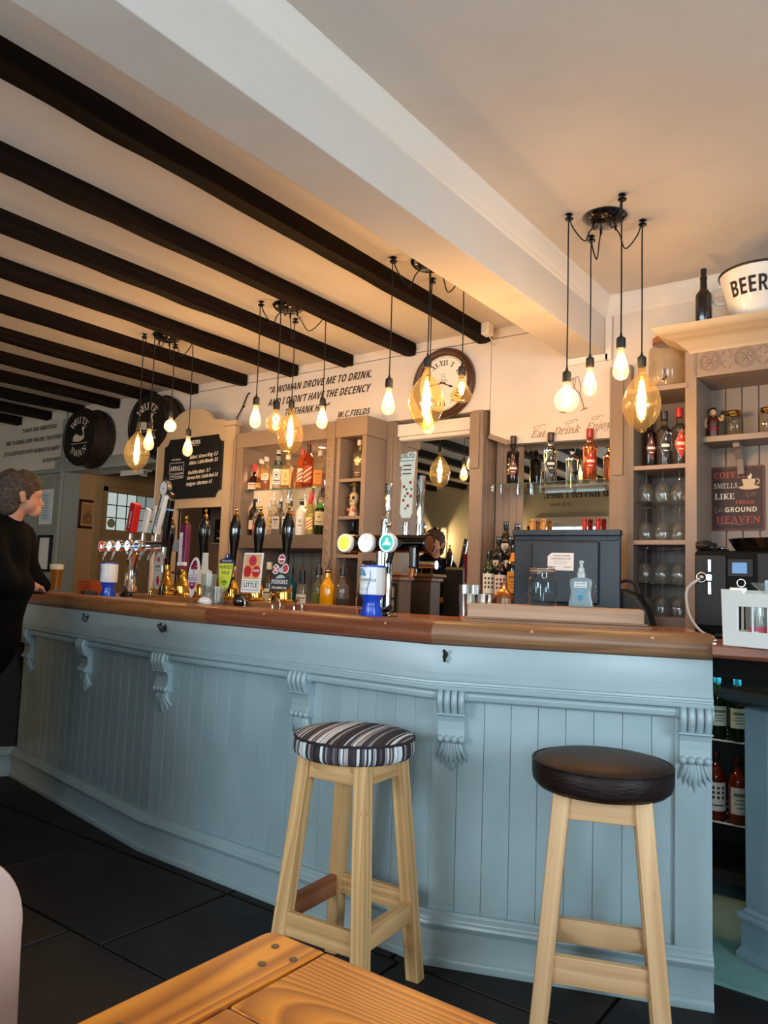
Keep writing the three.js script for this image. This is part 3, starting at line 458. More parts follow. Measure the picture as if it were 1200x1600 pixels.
// ---- spirit cabinet with glass shelves and mirror back
{
  const t = thing('spirit_cabinet', 'taupe back bar cabinet with mirror back and glass shelf of spirit bottles', 'cabinet', [0, 0, 0]);
  part('side', bx(-4.15, -4.08, 1.02, 2.29, -4.28, ZC, 0.004), M.greige, t); part('side', bx(-3.265, -3.245, 1.02, 2.29, -4.28, ZC, 0.004), M.greige, t);
  part('header', bx(-4.15, -3.205, 2.185, 2.295, -4.28, ZC + 0.004, 0.004), M.greige, t);
  part('pilaster', [bx(-3.27, -3.205, 1.02, 2.29, -3.86, ZC + 0.018, 0.006), ...[...Array(16).keys()].map((i) => ball(0.012, -3.237 + 0.008 * Math.sin(i * 1.7), 1.1 + i * 0.07, ZC + 0.017, [1.2, 1.9, 0.5], 8))], M.greige, t);
  part('side_bead', bx(-4.165, -4.14, 1.3, 2.26, ZC - 0.02, ZC + 0.02, 0.008), M.greige, t);
  part('ledge', bx(-4.08, -3.265, 1.462, 1.553, -4.28, ZC - 0.002, 0.004), M.greigeDark, t);
  part('mirror', bx(-4.08, -3.265, 1.553, 2.185, -4.262, -4.256, 0), M.mirror, t);
  part('top_rail', bx(-4.08, -3.265, 2.12, 2.185, -4.256, -4.235, 0.004), M.greige, t);
  part('glass_shelf', bx(-4.078, -3.268, 1.872, 1.878, -4.245, -3.81, 0.001), M.glass, t);
  part('shelf_edge', bx(-4.078, -3.268, 1.872, 1.878, -3.81, -3.8095, 0), M.glassEdge, t);
  for (let i = 0; i < 9; i++) part('back_board', box(0.086, 0.44, 0.012, -4.03 + i * 0.09, 1.24, -4.27, 0.004, 'y', rb(), rb()), M.sage, t);
  for (const [x, k] of [[-3.86, 0.7], [-3.52, 1]]) {
    const d = new THREE.Group(); d.name = 'downlight'; d.position.set(x, 2.185, -4.0); t.add(d); part('ring', new THREE.TorusGeometry(0.032, 0.006, 8, 20).rotateX(Math.PI / 2), M.chrome, d);
    part('lamp', cyl(0.027, 0.027, 0.004, 0, -0.001, 0), std({ color: 0x332a20, emissive: new THREE.Color(1, 0.78, 0.5), emissiveIntensity: 6 }), d);
    const l = new THREE.SpotLight(new THREE.Color(1, 0.74, 0.45), 5.5 * k, 0, 1.2, 0.6); l.castShadow = true; l.position.set(0, -0.008, 0); l.target.position.set(0, -1, 0.02); d.add(l, l.target);
  }
}
// ---- narrow tower of open shelves
{
  const t = thing('shelf_tower', 'narrow taupe shelf tower with single bottles beside the spirit cabinet', 'shelf unit');
  part('side', bx(-3.2, -3.168, 1.02, 2.185, -4.28, ZC, 0.003), M.greige, t); part('side', bx(-2.988, -2.954, 1.02, 2.185, -4.28, ZC, 0.003), M.greige, t);
  part('cap', bx(-3.203, -2.944, 2.182, 2.308, -4.28, ZC + 0.012, 0.004), M.greige, t);
  for (const y of [1.912, 1.67, 1.424]) part('shelf', bx(-3.168, -2.988, y - 0.022, y, -4.25, ZC - 0.004, 0.003), M.greige, t);
  part('back', bx(-3.2, -2.954, 1.02, 2.185, -4.29, -4.27, 0), M.greige, t);
}
// ---- tall mirror between its pillars
struct('wall_pillar', [bx(-2.952, -2.905, 1.02, 2.31, -4.3, -3.99, 0.004), bx(-2.905, -2.885, 1.02, 2.30, -4.29, -4.0, 0.002)], M.greige);
struct('wall_pillar_2', [bx(-2.302, -2.222, 1.02, 2.306, -4.29, -3.955, 0.004), bx(-2.302, -2.238, 1.95, 2.29, -3.955, -3.943, 0.004)], M.greige);
solo('mirror', bx(-2.885, -2.302, 1.06, 2.205, -4.08, -4.07, 0), M.mirror, 'tall mirror in the recess behind the centre beer font', 'mirror');
struct('trim_3', [bx(-2.884, -2.304, 2.205, 2.285, -4.068, -4.01, 0.004), bx(-2.884, -2.304, 2.18, 2.207, -4.068, -4.025, 0.01)], M.trimWhite);
// low cupboard at the foot of the pillar with framed notices
{
  const t = thing('low_cupboard', 'grey cupboard with framed notices below the tall mirror', 'cupboard', [-2.79, 0, -3.84]);
  part('carcass', bx(-0.1, 0.09, 0.6, 1.30, -0.12, 0, 0.004), M.greigeDark, t); part('top', [bx(-0.12, 0.12, 1.30, 1.322, -0.14, 0.03, 0.008), bx(-0.11, 0.105, 1.272, 1.30, -0.13, 0.015, 0.006)], M.barBrown, t);
  part('frame', [bx(-0.078, -0.06, 0.75, 1.255, 0, 0.012), bx(0.055, 0.073, 0.75, 1.255, 0, 0.012), bx(-0.06, 0.055, 1.235, 1.255, 0, 0.012), bx(-0.06, 0.055, 1.155, 1.165, 0, 0.012), bx(-0.06, 0.055, 1.075, 1.085, 0, 0.012), bx(-0.06, 0.055, 0.75, 0.77, 0, 0.012)], M.matt, t);
  part('notice', new THREE.PlaneGeometry(0.118, 0.48).translate(-0.003, 1.0, 0.005), print(canvas(96, 384, (x) => { x.fillStyle = '#a5968c'; x.fillRect(0, 0, 96, 384); x.fillStyle = '#6d6059'; for (let i = 0; i < 30; i++) x.fillRect(8, 10 + i * 12, 40 + (i * 31) % 40, 3); })), t);
}
// ---- recess with the second mirror, glass shelf and beaded boards on its cheek
{
  const r = struct('wall_recess', null);
  for (let i = 0; i < 3; i++) part('cheek_board', box(0.012, 1.1, 0.052, -2.222, 1.6, -3.985 - i * 0.054, 0.004, 'y', rb(), rb()), M.greige, r);
  for (let i = 0; i < 4; i++) part('back_board', box(0.0455, 1.1, 0.012, -2.193 + i * 0.0465, 1.6, -4.134, 0.004, 'y', rb(), rb()), M.greige, r);
}
solo('mirror', bx(-2.03, -1.446, 1.1, 2.2, -4.14, -4.13, 0), M.mirror, 'wide mirror behind the glass shelf of three spirit bottles', 'mirror');
{
  const t = thing('glass_shelf', 'long clear glass shelf across the second mirror on small brackets', 'shelf');
  part('pane', bx(-2.16, -1.45, 1.838, 1.8435, -4.122, -3.905, 0.0008), M.glass, t); part('edge', bx(-2.16, -1.45, 1.838, 1.8435, -3.905, -3.9045, 0), M.glassEdge, t);
  for (const [x, z] of [[-2.14, -3.95], [-2.14, -4.05], [-2.06, -4.11], [-1.98, -4.12]]) part('bracket', cyl(0.007, 0.007, 0.035, x, 1.82, z), M.chrome, t);
}
struct('wall_pillar_3', [bx(-1.446, -1.332, 1.02, 2.452, -4.29, -3.952, 0.004), bx(-1.43, -1.37, 1.86, 2.44, -3.952, -3.944, 0.004)], M.greige);
// ---- glass shelves unit and dresser
{
  const t = thing('glass_cabinet', 'taupe open shelf unit holding spirits and upturned glasses', 'shelf unit');
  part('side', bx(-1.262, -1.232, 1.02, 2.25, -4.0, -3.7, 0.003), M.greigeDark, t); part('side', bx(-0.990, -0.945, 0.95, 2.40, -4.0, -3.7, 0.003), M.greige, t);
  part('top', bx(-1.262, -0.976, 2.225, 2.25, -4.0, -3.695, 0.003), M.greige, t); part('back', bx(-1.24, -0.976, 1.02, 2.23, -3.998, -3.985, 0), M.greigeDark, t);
  for (const y of [1.864, 1.502]) part('shelf', bx(-1.232, -0.988, y - 0.022, y, -3.985, -3.7, 0.003), M.greige, t);
  for (const y of [1.69, 1.30]) part('glass_shelf', bx(-1.231, -0.989, y - 0.006, y, -3.985, -3.73, 0.0008), M.glass, t);
  const d = thing('dresser', 'cream dresser with moulded crown, carved frieze and boarded back', 'dresser');
  part('frieze', bx(-0.945, 0.5, 2.268, 2.41, -3.74, -3.70, 0.003), M.greige, d); part('soffit', bx(-0.945, 0.5, 2.268, 2.285, -4.0, -3.74, 0), M.greige, d);
  part('crown', sweep([[-0.962, -4.0], [-0.962, -3.7], [0.5, -3.7]], [[-0.04, 2.385], [0.004, 2.385], [0.01, 2.395], [0.014, 2.40], [0.03, 2.412], [0.045, 2.428], [0.06, 2.438], [0.085, 2.446], [0.1, 2.455], [0.118, 2.462], [0.135, 2.474], [0.145, 2.492], [-0.04, 2.494]], 0, 2, -1), M.cream, d);
  part('crown_top', bx(-1.0, 0.5, 2.48, 2.493, -4.0, -3.66, 0), M.cream, d);
  // carved frieze: ring medallions with petals, and leaf sprigs between
  const medal = () => [new THREE.TorusGeometry(0.044, 0.004, 8, 32), new THREE.TorusGeometry(0.035, 0.003, 8, 28), ball(0.008, 0, 0, 0.002, [1, 1, 0.6], 10), ...[0, 1, 2, 3, 4, 5].map((i) => { const g = ball(0.011, 0.017, 0, 0.001, [1.1, 0.55, 0.4], 8); g.rotateZ(i * Math.PI / 3); return g; })];
  for (let i = 0; i < 9; i++) { const m = part('medallion', medal(), M.greige, d); m.position.set(-0.88 + i * 0.152, 2.336, -3.699); }
  for (let i = 0; i < 8; i++) { const g = []; for (const [a, b, r0] of [[-0.016, 0.03, 0.9], [0.012, 0.034, -0.9], [0.02, 0.012, 0.3], [-0.016, -0.03, -0.9], [0.012, -0.034, 0.9], [-0.02, -0.01, 0.3]]) { const q = ball(0.012, 0, 0, 0, [1.2, 0.35, 0.3], 8); q.rotateZ(r0); q.translate(a, b, 0); g.push(q); } const m = part('sprig', g, M.greige, d); m.position.set(-0.804 + i * 0.152, 2.336, -3.699); }
  part('panel_bead', [bx(-0.94, 0.5, 2.398, 2.402, -3.7, -3.696), bx(-0.94, -0.936, 2.275, 2.402, -3.7, -3.696)], M.greige, d);
  for (let i = 0; i < 18; i++) part('back_board', box(0.0715, 1.3, 0.014, -0.91 + i * 0.075, 1.63, -3.988, 0.004, 'y', rb(), rb()), M.greige, d);
  part('shelf', bx(-0.945, 0.5, 1.974, 2.004, -3.99, -3.80, 0.004), M.greige, d);
  for (const x of [-0.80, 0.1]) { const g = ext([[0, 0], [0.13, 0], [0.13, -0.02], [0.10, -0.03], [0.05, -0.07], [0.035, -0.12], [0.04, -0.14], [0, -0.14]], 0.03, 0.003); g.rotateY(-Math.PI / 2); g.translate(x + 0.015, 1.974, -3.985); part('bracket', boxUV(g), M.greige, d); }
  part('side', bx(-0.947, -0.938, 1.02, 2.3, -3.99, -3.7, 0), M.greige, d);
}
// back counter with dark cupboards
for (const [x0, x1, l] of [[-5.05, -2.925, 'wooden back counter with grey cupboards under the spirit cabinet'], [-2.66, -1.455, 'wooden back counter with grey cupboards under the till']]) {
  const t = thing('back_counter', l, 'counter'); part('top', bx(x0, x1, 0.99, 1.02, -4.24, -3.47, 0.004), M.barTop, t); part('carcass', bx(x0, x1, 0.08, 0.99, -4.24, -3.52, 0), M.dark, t);
  const n = Math.round((x1 - x0) / 0.55), w = (x1 - x0) / n; for (let i = 0; i < n; i++) part('door', bx(x0 + i * w + 0.01, x0 + (i + 1) * w - 0.01, 0.1, 0.95, -3.52, -3.50, 0.004), M.greigeDark, t);
}
{
  const e = thing('back_counter', 'short end of the back counter under the black bag', 'counter'); part('top', bx(-1.452, -0.98, 0.99, 1.02, -3.68, -3.47, 0.004), M.barTop, e); part('carcass', bx(-1.452, -0.98, 0.08, 0.99, -3.68, -3.52, 0), M.dark, e);
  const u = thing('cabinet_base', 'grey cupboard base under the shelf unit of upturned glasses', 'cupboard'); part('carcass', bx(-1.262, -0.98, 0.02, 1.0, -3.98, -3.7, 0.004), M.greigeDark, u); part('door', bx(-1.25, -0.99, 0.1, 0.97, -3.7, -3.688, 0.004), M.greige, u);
  solo('machine_shelf', bx(-0.93, 1.2, 1.0, 1.03, -3.985, -3.30, 0.004), M.barRed, 'dark worktop carrying the coffee machine', 'worktop');
  const s = thing('machine_cupboard', 'dark cupboard under the coffee machine worktop beside the fridge', 'cupboard'); part('plinth', bx(-0.545, 1.2, 0, 1.0, -3.98, -3.40, 0), M.dark, s); part('door', bx(-0.5, 0.2, 0.1, 0.95, -3.40, -3.385, 0.004), M.matt, s);
  const f = thing('bottle_fridge', 'black open bottle fridge with two white edged wire shelves', 'fridge', [-0.76, 0, -3.595]);
  part('carcass', [bx(-0.2, 0.2, 0.06, 0.11, -0.38, 0.05, 0), bx(-0.2, 0.2, 0.95, 0.99, -0.38, 0.05, 0), bx(-0.21, -0.19, 0.06, 0.99, -0.38, 0.05, 0), bx(0.19, 0.21, 0.06, 0.99, -0.38, 0.05, 0), bx(-0.2, 0.2, 0.06, 0.99, -0.385, -0.37, 0), bx(-0.19, 0.19, 0.90, 0.95, 0.03, 0.05, 0)], M.matt, f);
  for (const y of [0.635, 0.295]) { part('shelf_edge', rod([-0.19, y, 0.03], [0.19, y, 0.03], 0.004), M.white, f); part('wire', [...Array(16).keys()].map((i) => rod([-0.18 + i * 0.024, y, -0.36], [-0.18 + i * 0.024, y, 0.03], 0.0018, 6)), M.white, f); }
  part('lamp', bx(-0.18, 0.18, 0.935, 0.945, 0.0, 0.02), std({ color: 0x888888, emissive: new THREE.Color(0.6, 0.9, 1), emissiveIntensity: 1.5 }), f);  // unseen lamp behind the front lip, placed to light the bottle caps
  const l = new THREE.RectAreaLight(new THREE.Color(0.6, 0.92, 1), 26, 0.34, 0.02); l.position.set(0, 0.93, 0.01); l.rotation.x = -Math.PI / 2; f.add(l);
}
// ---- clock
{
  const t = thing('wall_clock', 'round wooden clock with white roman numeral face over the tall mirror', 'clock', [-2.522, 2.508, ZB + 0.002]);
  part('case', lathe([[0, 0], [0.222, 0], [0.226, 0.012], [0.222, 0.03], [0.205, 0.042], [0.188, 0.04], [0.178, 0.03], [0.175, 0.018], [0, 0.018]], 64).rotateX(Math.PI / 2), std({ map: wood(0x3a2113, 0x5e3a22, { repeat: [2, 1] }), roughness: 0.4 }), t);
  part('face', new THREE.CircleGeometry(0.178, 64).translate(0, 0, 0.0195), print(canvas(400, 400, (x) => {
    x.fillStyle = '#ece7dc'; x.fillRect(0, 0, 400, 400); x.translate(200, 200); x.fillStyle = '#2a211b'; x.strokeStyle = '#2a211b'; x.lineWidth = 2; x.beginPath(); x.arc(0, 0, 188, 0, 7); x.stroke();
    ['XII', 'I', 'II', 'III', 'IIII', 'V', 'VI', 'VII', 'VIII', 'IX', 'X', 'XI'].forEach((n, i) => { x.save(); x.rotate(i * Math.PI / 6); x.font = 'bold 50px serif'; x.textAlign = 'center'; x.fillText(n, 0, -128); x.restore(); });
    x.font = '17px serif'; x.textAlign = 'center'; x.fillText('EST', 0, -58); x.strokeRect(-14, -48, 28, 18); x.fillText('LONDON', 0, -12);
  })), t);
  const hand = (L, w) => ext([[-w, -0.02], [w, -0.02], [w * 0.7, L * 0.6], [w * 2, L * 0.72], [0, L], [-w * 2, L * 0.72], [-w * 0.7, L * 0.6]], 0.002, 0);
  part('hour_hand', hand(0.085, 0.004).rotateZ(-Math.PI * 2 * 3.8 / 12).translate(0, 0, 0.022), M.matt, t); part('minute_hand', hand(0.125, 0.003).rotateZ(Math.PI * 0.52).translate(0, 0, 0.025), M.matt, t); part('boss', cyl(0.007, 0.007, 0.008).rotateX(Math.PI / 2).translate(0, 0, 0.025), M.brass, t);
}
// ---- barrel ends
{
  const t = thing('barrel_end', 'black barrel end with white swan sign on the wall by the man', 'barrel', [-6.22, 2.455, -3.80]);
  const face = canvas(512, 512, (x) => {
    x.fillStyle = '#17100d'; x.fillRect(0, 0, 512, 512); x.fillStyle = '#cfc2b2'; x.textAlign = 'center'; x.textBaseline = 'middle'; x.font = 'bold 92px serif';
    const arc = (s, r, a0, st, up) => [...s].forEach((ch, i) => { x.save(); x.translate(256, 256); x.rotate(a0 + i * st); x.translate(0, up ? -r : r); x.fillText(ch, 0, 0); x.restore(); });
    arc('WHITE', 165, -0.72, 0.36, true); arc('SWAN', 168, 0.66, -0.44, false);
    x.beginPath(); x.moveTo(150, 290); x.bezierCurveTo(150, 230, 200, 215, 240, 240); x.bezierCurveTo(280, 255, 320, 262, 322, 230); x.bezierCurveTo(320, 205, 296, 200, 298, 175); x.bezierCurveTo(300, 155, 330, 152, 336, 172); x.lineTo(346, 182); x.lineTo(330, 186); x.bezierCurveTo(322, 200, 352, 232, 340, 272); x.bezierCurveTo(330, 306, 200, 320, 150, 290); x.fill(); x.fillRect(120, 322, 280, 5);
  });
  const staves = []; for (let i = 0; i < 20; i++) { const a = i / 20 * Math.PI * 2, g = new THREE.CylinderGeometry(0.247, 0.262, 0.2, 3, 1, true, a, Math.PI * 2 / 20 - 0.012); staves.push(g.rotateX(Math.PI / 2).translate(0, 0, -0.09)); }
  part('stave', staves, std({ map: wood(0x1c100a, 0x3e2415, { repeat: [1, 3] }), roughness: 0.55, side: THREE.DoubleSide }), t);
  part('hoop', [new THREE.TorusGeometry(0.2545, 0.008, 6, 40).translate(0, 0, -0.02), new THREE.TorusGeometry(0.263, 0.008, 6, 40).translate(0, 0, -0.14)], M.matt, t);
  part('head', lathe([[0, 0], [0.246, 0], [0.246, 0.006], [0.236, 0.008], [0.232, 0.002], [0, 0.001]], 40).rotateX(Math.PI / 2), std({ color: 0x17100d, roughness: 0.5 }), t);
  part('sign', new THREE.CircleGeometry(0.231, 40).translate(0, 0, 0.003), print(face, { roughness: 0.5 }), t);
  copyOf(t, [-5.25, 2.475, -3.80], 0, 'barrel end with white swan sign partly hidden behind the chalkboard panel');
}
// ---- signs, jars and oddments of the dresser
{
  const t = thing('coffee_sign', 'brown tin sign joking that coffee smells like fresh ground heaven', 'sign', [-0.82, 1.722, -3.979]);
  const s = new THREE.Shape(), w = 0.122, h = 0.157, r = 0.012; s.moveTo(-w + r, -h); s.lineTo(w - r, -h); s.absarc(w - r, -h + r, r, -Math.PI / 2, 0); s.lineTo(w, h - r); s.absarc(w - r, h - r, r, 0, Math.PI / 2); s.lineTo(-w + r, h); s.absarc(-w + r, h - r, r, Math.PI / 2, Math.PI); s.lineTo(-w, -h + r); s.absarc(-w + r, -h + r, r, Math.PI, Math.PI * 1.5);
  part('plate', ext(s, 0.005, 0.001), std({ color: 0x5a2a1c, roughness: 0.4, metalness: 0.2 }), t);
  part('print', new THREE.PlaneGeometry(0.236, 0.306).translate(0, 0, 0.0056), print(canvas(460, 600, (x) => {
    x.fillStyle = '#6b3524'; x.fillRect(0, 0, 460, 600); x.fillStyle = '#3a1c15'; x.fillRect(8, 8, 444, 584); x.textBaseline = 'middle';
    const T = (s, f, c, X, Y, W) => { x.font = f; x.fillStyle = c; x.fillText(s, X, Y, W); };
    T('COFFEE', 'bold 80px serif', '#b5492f', 22, 75, 300); T('SMELLS', '66px serif', '#d9cdb8', 22, 178, 215); T('LIKE', 'bold 74px serif', '#d9d2c4', 28, 280, 235); T('FRESH', 'bold 48px serif', '#b5492f', 215, 340, 175); T('GROUND', 'bold 66px sans-serif', '#e2d2ae', 118, 408, 320); T('HEAVEN', 'bold 92px serif', '#a8402b', 40, 506, 390);
    x.fillStyle = '#dcb98c'; x.beginPath(); x.ellipse(335, 200, 90, 20, 0, 0, 7); x.fill(); x.beginPath(); x.moveTo(272, 120); x.lineTo(392, 120); x.lineTo(378, 190); x.lineTo(288, 190); x.fill(); x.lineWidth = 9; x.strokeStyle = '#dcb98c'; x.beginPath(); x.arc(398, 145, 24, -1.5, 1.6); x.stroke(); x.fillStyle = '#e9d9bf'; x.beginPath(); x.moveTo(330, 118); x.bezierCurveTo(300, 90, 360, 90, 340, 60); x.bezierCurveTo(380, 90, 340, 100, 360, 118); x.fill();
    x.strokeStyle = '#a99c88'; x.lineWidth = 3; x.beginPath(); x.arc(325, 270, 18, 0, 5); x.stroke(); x.beginPath(); x.arc(370, 265, 14, 2, 8); x.stroke(); x.beginPath(); x.arc(50, 410, 20, 0, 5); x.stroke(); x.beginPath(); x.arc(88, 410, 14, 2, 8); x.stroke(); x.beginPath(); x.moveTo(60, 560); x.bezierCurveTo(160, 500, 240, 580, 300, 540); x.stroke();
  })), t);
}
const jarGlass = phy({ color: 0xe9e6dc, transmission: 1, thickness: 0, roughness: 0.06, ior: 1.5 });
function masonJar(label, pos) {
  const t = thing('mason_jar', label, 'jar', pos, 0);
  part('glass', lathe([[0, 0.002], [0.04, 0], [0.045, 0.008], [0.045, 0.085], [0.043, 0.097], [0.033, 0.108], [0.033, 0.122]], 28), jarGlass, t); part('lid', lathe([[0, 0.128], [0.034, 0.128], [0.036, 0.125], [0.036, 0.112], [0.034, 0.111]], 28), M.brass, t);
  part('embossing', [new THREE.TorusGeometry(0.017, 0.002, 6, 20).translate(-0.006, 0.05, 0.0455), ball(0.006, -0.006, 0.05, 0.045, [1, 1.5, 0.4], 8), ball(0.004, 0.006, 0.035, 0.045, [2, 0.6, 0.4], 8)], jarGlass, t); return t;
}
masonJar('lidded glass jar beside the figurine on the dresser shelf', [-0.818, 2.004, -3.89]); masonJar('lidded glass jar at the far end of the dresser shelf', [-0.665, 2.004, -3.89]);
{
  const t = thing('drink_dispenser', 'large clear glass drink dispenser with metal tap on top of the shelf unit', 'jar', [-1.115, 2.25, -3.85]);
  part('glass', lathe([[0, 0.002], [0.08, 0], [0.088, 0.01], [0.09, 0.2], [0.086, 0.222], [0.066, 0.24], [0.064, 0.262]], 36), phy({ color: 0xe2d6c2, transmission: 0.82, thickness: 0, roughness: 0.12, ior: 1.5 }), t);
  part('lid', lathe([[0, 0.285], [0.06, 0.284], [0.071, 0.276], [0.072, 0.25], [0.068, 0.248]], 32), std({ color: 0x9a5f36, roughness: 0.5 }), t);
  const s = new THREE.Group(); s.name = 'tap'; s.position.set(0.02, 0.055, 0.088); t.add(s); part('spout', [rod([0, 0, 0], [0, 0, 0.04], 0.007), rod([0, 0, 0.035], [0, -0.02, 0.045], 0.008)], M.chrome, s); part('lever', [rod([0, 0, 0.03], [0, 0.035, 0.034], 0.004), ball(0.012, 0, 0, 0.03)], M.chrome, s);
}
{
  const t = thing('stout_bottle', 'dark brown glass bottle standing on the dresser crown', 'bottle', [-0.895, 2.494, -3.66]);
  part('glass', lathe([[0, 0], [0.033, 0], [0.036, 0.006], [0.036, 0.14], [0.034, 0.155], [0.022, 0.172], [0.017, 0.18], [0.015, 0.225], [0.0165, 0.226], [0.0165, 0.238], [0.013, 0.24], [0.013, 0.262], [0, 0.263]], 28), phy({ color: 0x0d0504, roughness: 0.2, clearcoat: 0.4 }), t);
  part('stopper', cyl(0.0135, 0.013, 0.02, 0, 0.268, 0), M.matt, t);
  const b = thing('beer_bucket', 'white enamel bucket lettered BEER with dark rim on the dresser crown', 'bucket', [-0.655, 2.494, -3.70]);
  const shell = lathe([[0, 0.006], [0.115, 0], [0.125, 0.01], [0.172, 0.20], [0.178, 0.212], [0.172, 0.214], [0.166, 0.2], [0.12, 0.014], [0, 0.012]], 48); part('shell', shell, phy({ color: 0xe6e2da, roughness: 0.25, clearcoat: 0.6 }), b);
  part('rim', new THREE.TorusGeometry(0.176, 0.006, 8, 48).rotateX(Math.PI / 2).translate(0, 0.212, 0), std({ color: 0x24160f, roughness: 0.4 }), b);
  part('handle', [tube([[-0.168, 0.19, 0.0], [-0.2, 0.185, 0.0], [-0.212, 0.15, 0.0], [-0.195, 0.115, 0], [-0.155, 0.105, 0]], 0.007, 20, 8), tube([[0.168, 0.19, 0.0], [0.2, 0.185, 0.0], [0.212, 0.15, 0.0], [0.195, 0.115, 0], [0.155, 0.105, 0]], 0.007, 20, 8)], M.white, b);
  const wrap = new THREE.CylinderGeometry(0.1690, 0.1405, 0.115, 48, 1, true, -0.62, 1.24).translate(0, 0.122, 0);
  part('lettering', wrap, inkOn(canvas(400, 180, (x) => { x.fillStyle = '#2a1912'; x.font = 'bold 150px sans-serif'; x.textBaseline = 'middle'; x.textAlign = 'center'; x.fillText('BEER', 200, 92, 380); }), { side: THREE.DoubleSide }), b).rotation.y = -0.2;
}
{
  const t = thing('figurine', 'small dark haired figurine in brown clothes beside the jar on the dresser shelf', 'figurine', [-0.908, 2.004, -3.88], 0.3);
  part('body', lathe([[0, 0], [0.026, 0], [0.028, 0.01], [0.026, 0.05], [0.03, 0.075], [0.026, 0.1], [0.014, 0.112], [0, 0.113]], 20), std({ color: 0x4a1c14, roughness: 0.35 }), t);
  part('shirt', ball(0.02, 0, 0.085, 0.014, [0.8, 1.2, 0.7], 12), std({ color: 0xcaa070, roughness: 0.5 }), t);
  part('head', ball(0.018, 0, 0.13, 0, [0.95, 1.15, 1], 16), std({ color: 0xd0a27a, roughness: 0.5 }), t); part('hair', ball(0.0195, 0, 0.137, -0.004, [1, 0.95, 1], 14), std({ color: 0x14100e, roughness: 0.6 }), t);
  part('arm', tube([[-0.024, 0.1, 0], [-0.036, 0.075, 0.006], [-0.03, 0.055, 0.016]], 0.008, 10, 8), std({ color: 0xcaa070, roughness: 0.5 }), t); part('arm', tube([[0.024, 0.1, 0], [0.04, 0.09, 0.006], [0.042, 0.115, 0.014]], 0.008, 10, 8), std({ color: 0xcaa070, roughness: 0.5 }), t);
  part('mug', cyl(0.009, 0.009, 0.02, 0.043, 0.122, 0.014), M.dark, t); part('belt', new THREE.TorusGeometry(0.027, 0.004, 6, 20).rotateX(Math.PI / 2).translate(0, 0.045, 0), M.red, t); part('base', cyl(0.032, 0.03, 0.006, 0, 0.003, 0), M.dark, t);
}
// ================================================================ PENDANT LIGHTS
const bulbShapes = {
  globe: [[0.013, 0], [0.0135, -0.012], [0.016, -0.022], [0.03, -0.036], [0.044, -0.052], [0.05, -0.075], [0.046, -0.1], [0.03, -0.119], [0, -0.126]],
  ball: [[0.013, 0], [0.014, -0.012], [0.022, -0.022], [0.034, -0.036], [0.04, -0.056], [0.036, -0.076], [0.022, -0.091], [0, -0.096]],
  pear: [[0.013, 0], [0.0135, -0.015], [0.016, -0.03], [0.025, -0.06], [0.031, -0.085], [0.031, -0.1], [0.024, -0.118], [0.01, -0.128], [0, -0.13]],
  cone: [[0.013, 0], [0.014, -0.014], [0.02, -0.032], [0.036, -0.065], [0.052, -0.094], [0.055, -0.106], [0.046, -0.118], [0.024, -0.126], [0, -0.128]],
  large: [[0.015, 0], [0.016, -0.02], [0.022, -0.036], [0.044, -0.064], [0.065, -0.1], [0.077, -0.14], [0.079, -0.17], [0.072, -0.205], [0.055, -0.238], [0.034, -0.258], [0.022, -0.266], [0.018, -0.278], [0, -0.286]],
};
const bulbGeo = Object.fromEntries(Object.entries(bulbShapes).map(([k, p]) => [k, new THREE.LatheGeometry(new THREE.SplineCurve(p.map((q) => V2(Math.max(0.0001, q[0]), q[1]))).getPoints(36).map((q) => V2(Math.max(q.x, 0.00005), q.y)), 32)]));
const socketGeo = lathe([[0, 0.068], [0.003, 0.068], [0.006, 0.05], [0.014, 0.044], [0.018, 0.04], [0.0185, 0.004], [0.016, 0], [0, 0]], 20);
const filGeo = {}; for (const k of Object.keys(bulbShapes)) {
  const L = k === 'large' ? 0.165 : k === 'globe' || k === 'ball' ? 0.042 : 0.062, y0 = k === 'large' ? -0.062 : -0.03, R = k === 'large' ? 0.014 : k === 'globe' ? 0.017 : 0.011, g = [];
  for (let i = 0; i < 6; i++) { const a = i * Math.PI / 3, b = a + 0.5; g.push(tube([[Math.cos(a) * R * 0.45, y0, Math.sin(a) * R * 0.45], [Math.cos((a + b) / 2) * R, y0 - L * 0.5, Math.sin((a + b) / 2) * R], [Math.cos(b) * R * 0.45, y0 - L, Math.sin(b) * R * 0.45]], k === 'large' ? 0.0032 : 0.0026, 8, 6)); }
  filGeo[k] = merge(g);
}
const hookGeo = lathe([[0, 0], [0.016, 0], [0.016, -0.004], [0.006, -0.008], [0.006, -0.014], [0.016, -0.017], [0.019, -0.021], [0.015, -0.027], [0, -0.028]], 18);
const gripGeo = cyl(0.006, 0.005, 0.022, 0, 0, 0, 10);
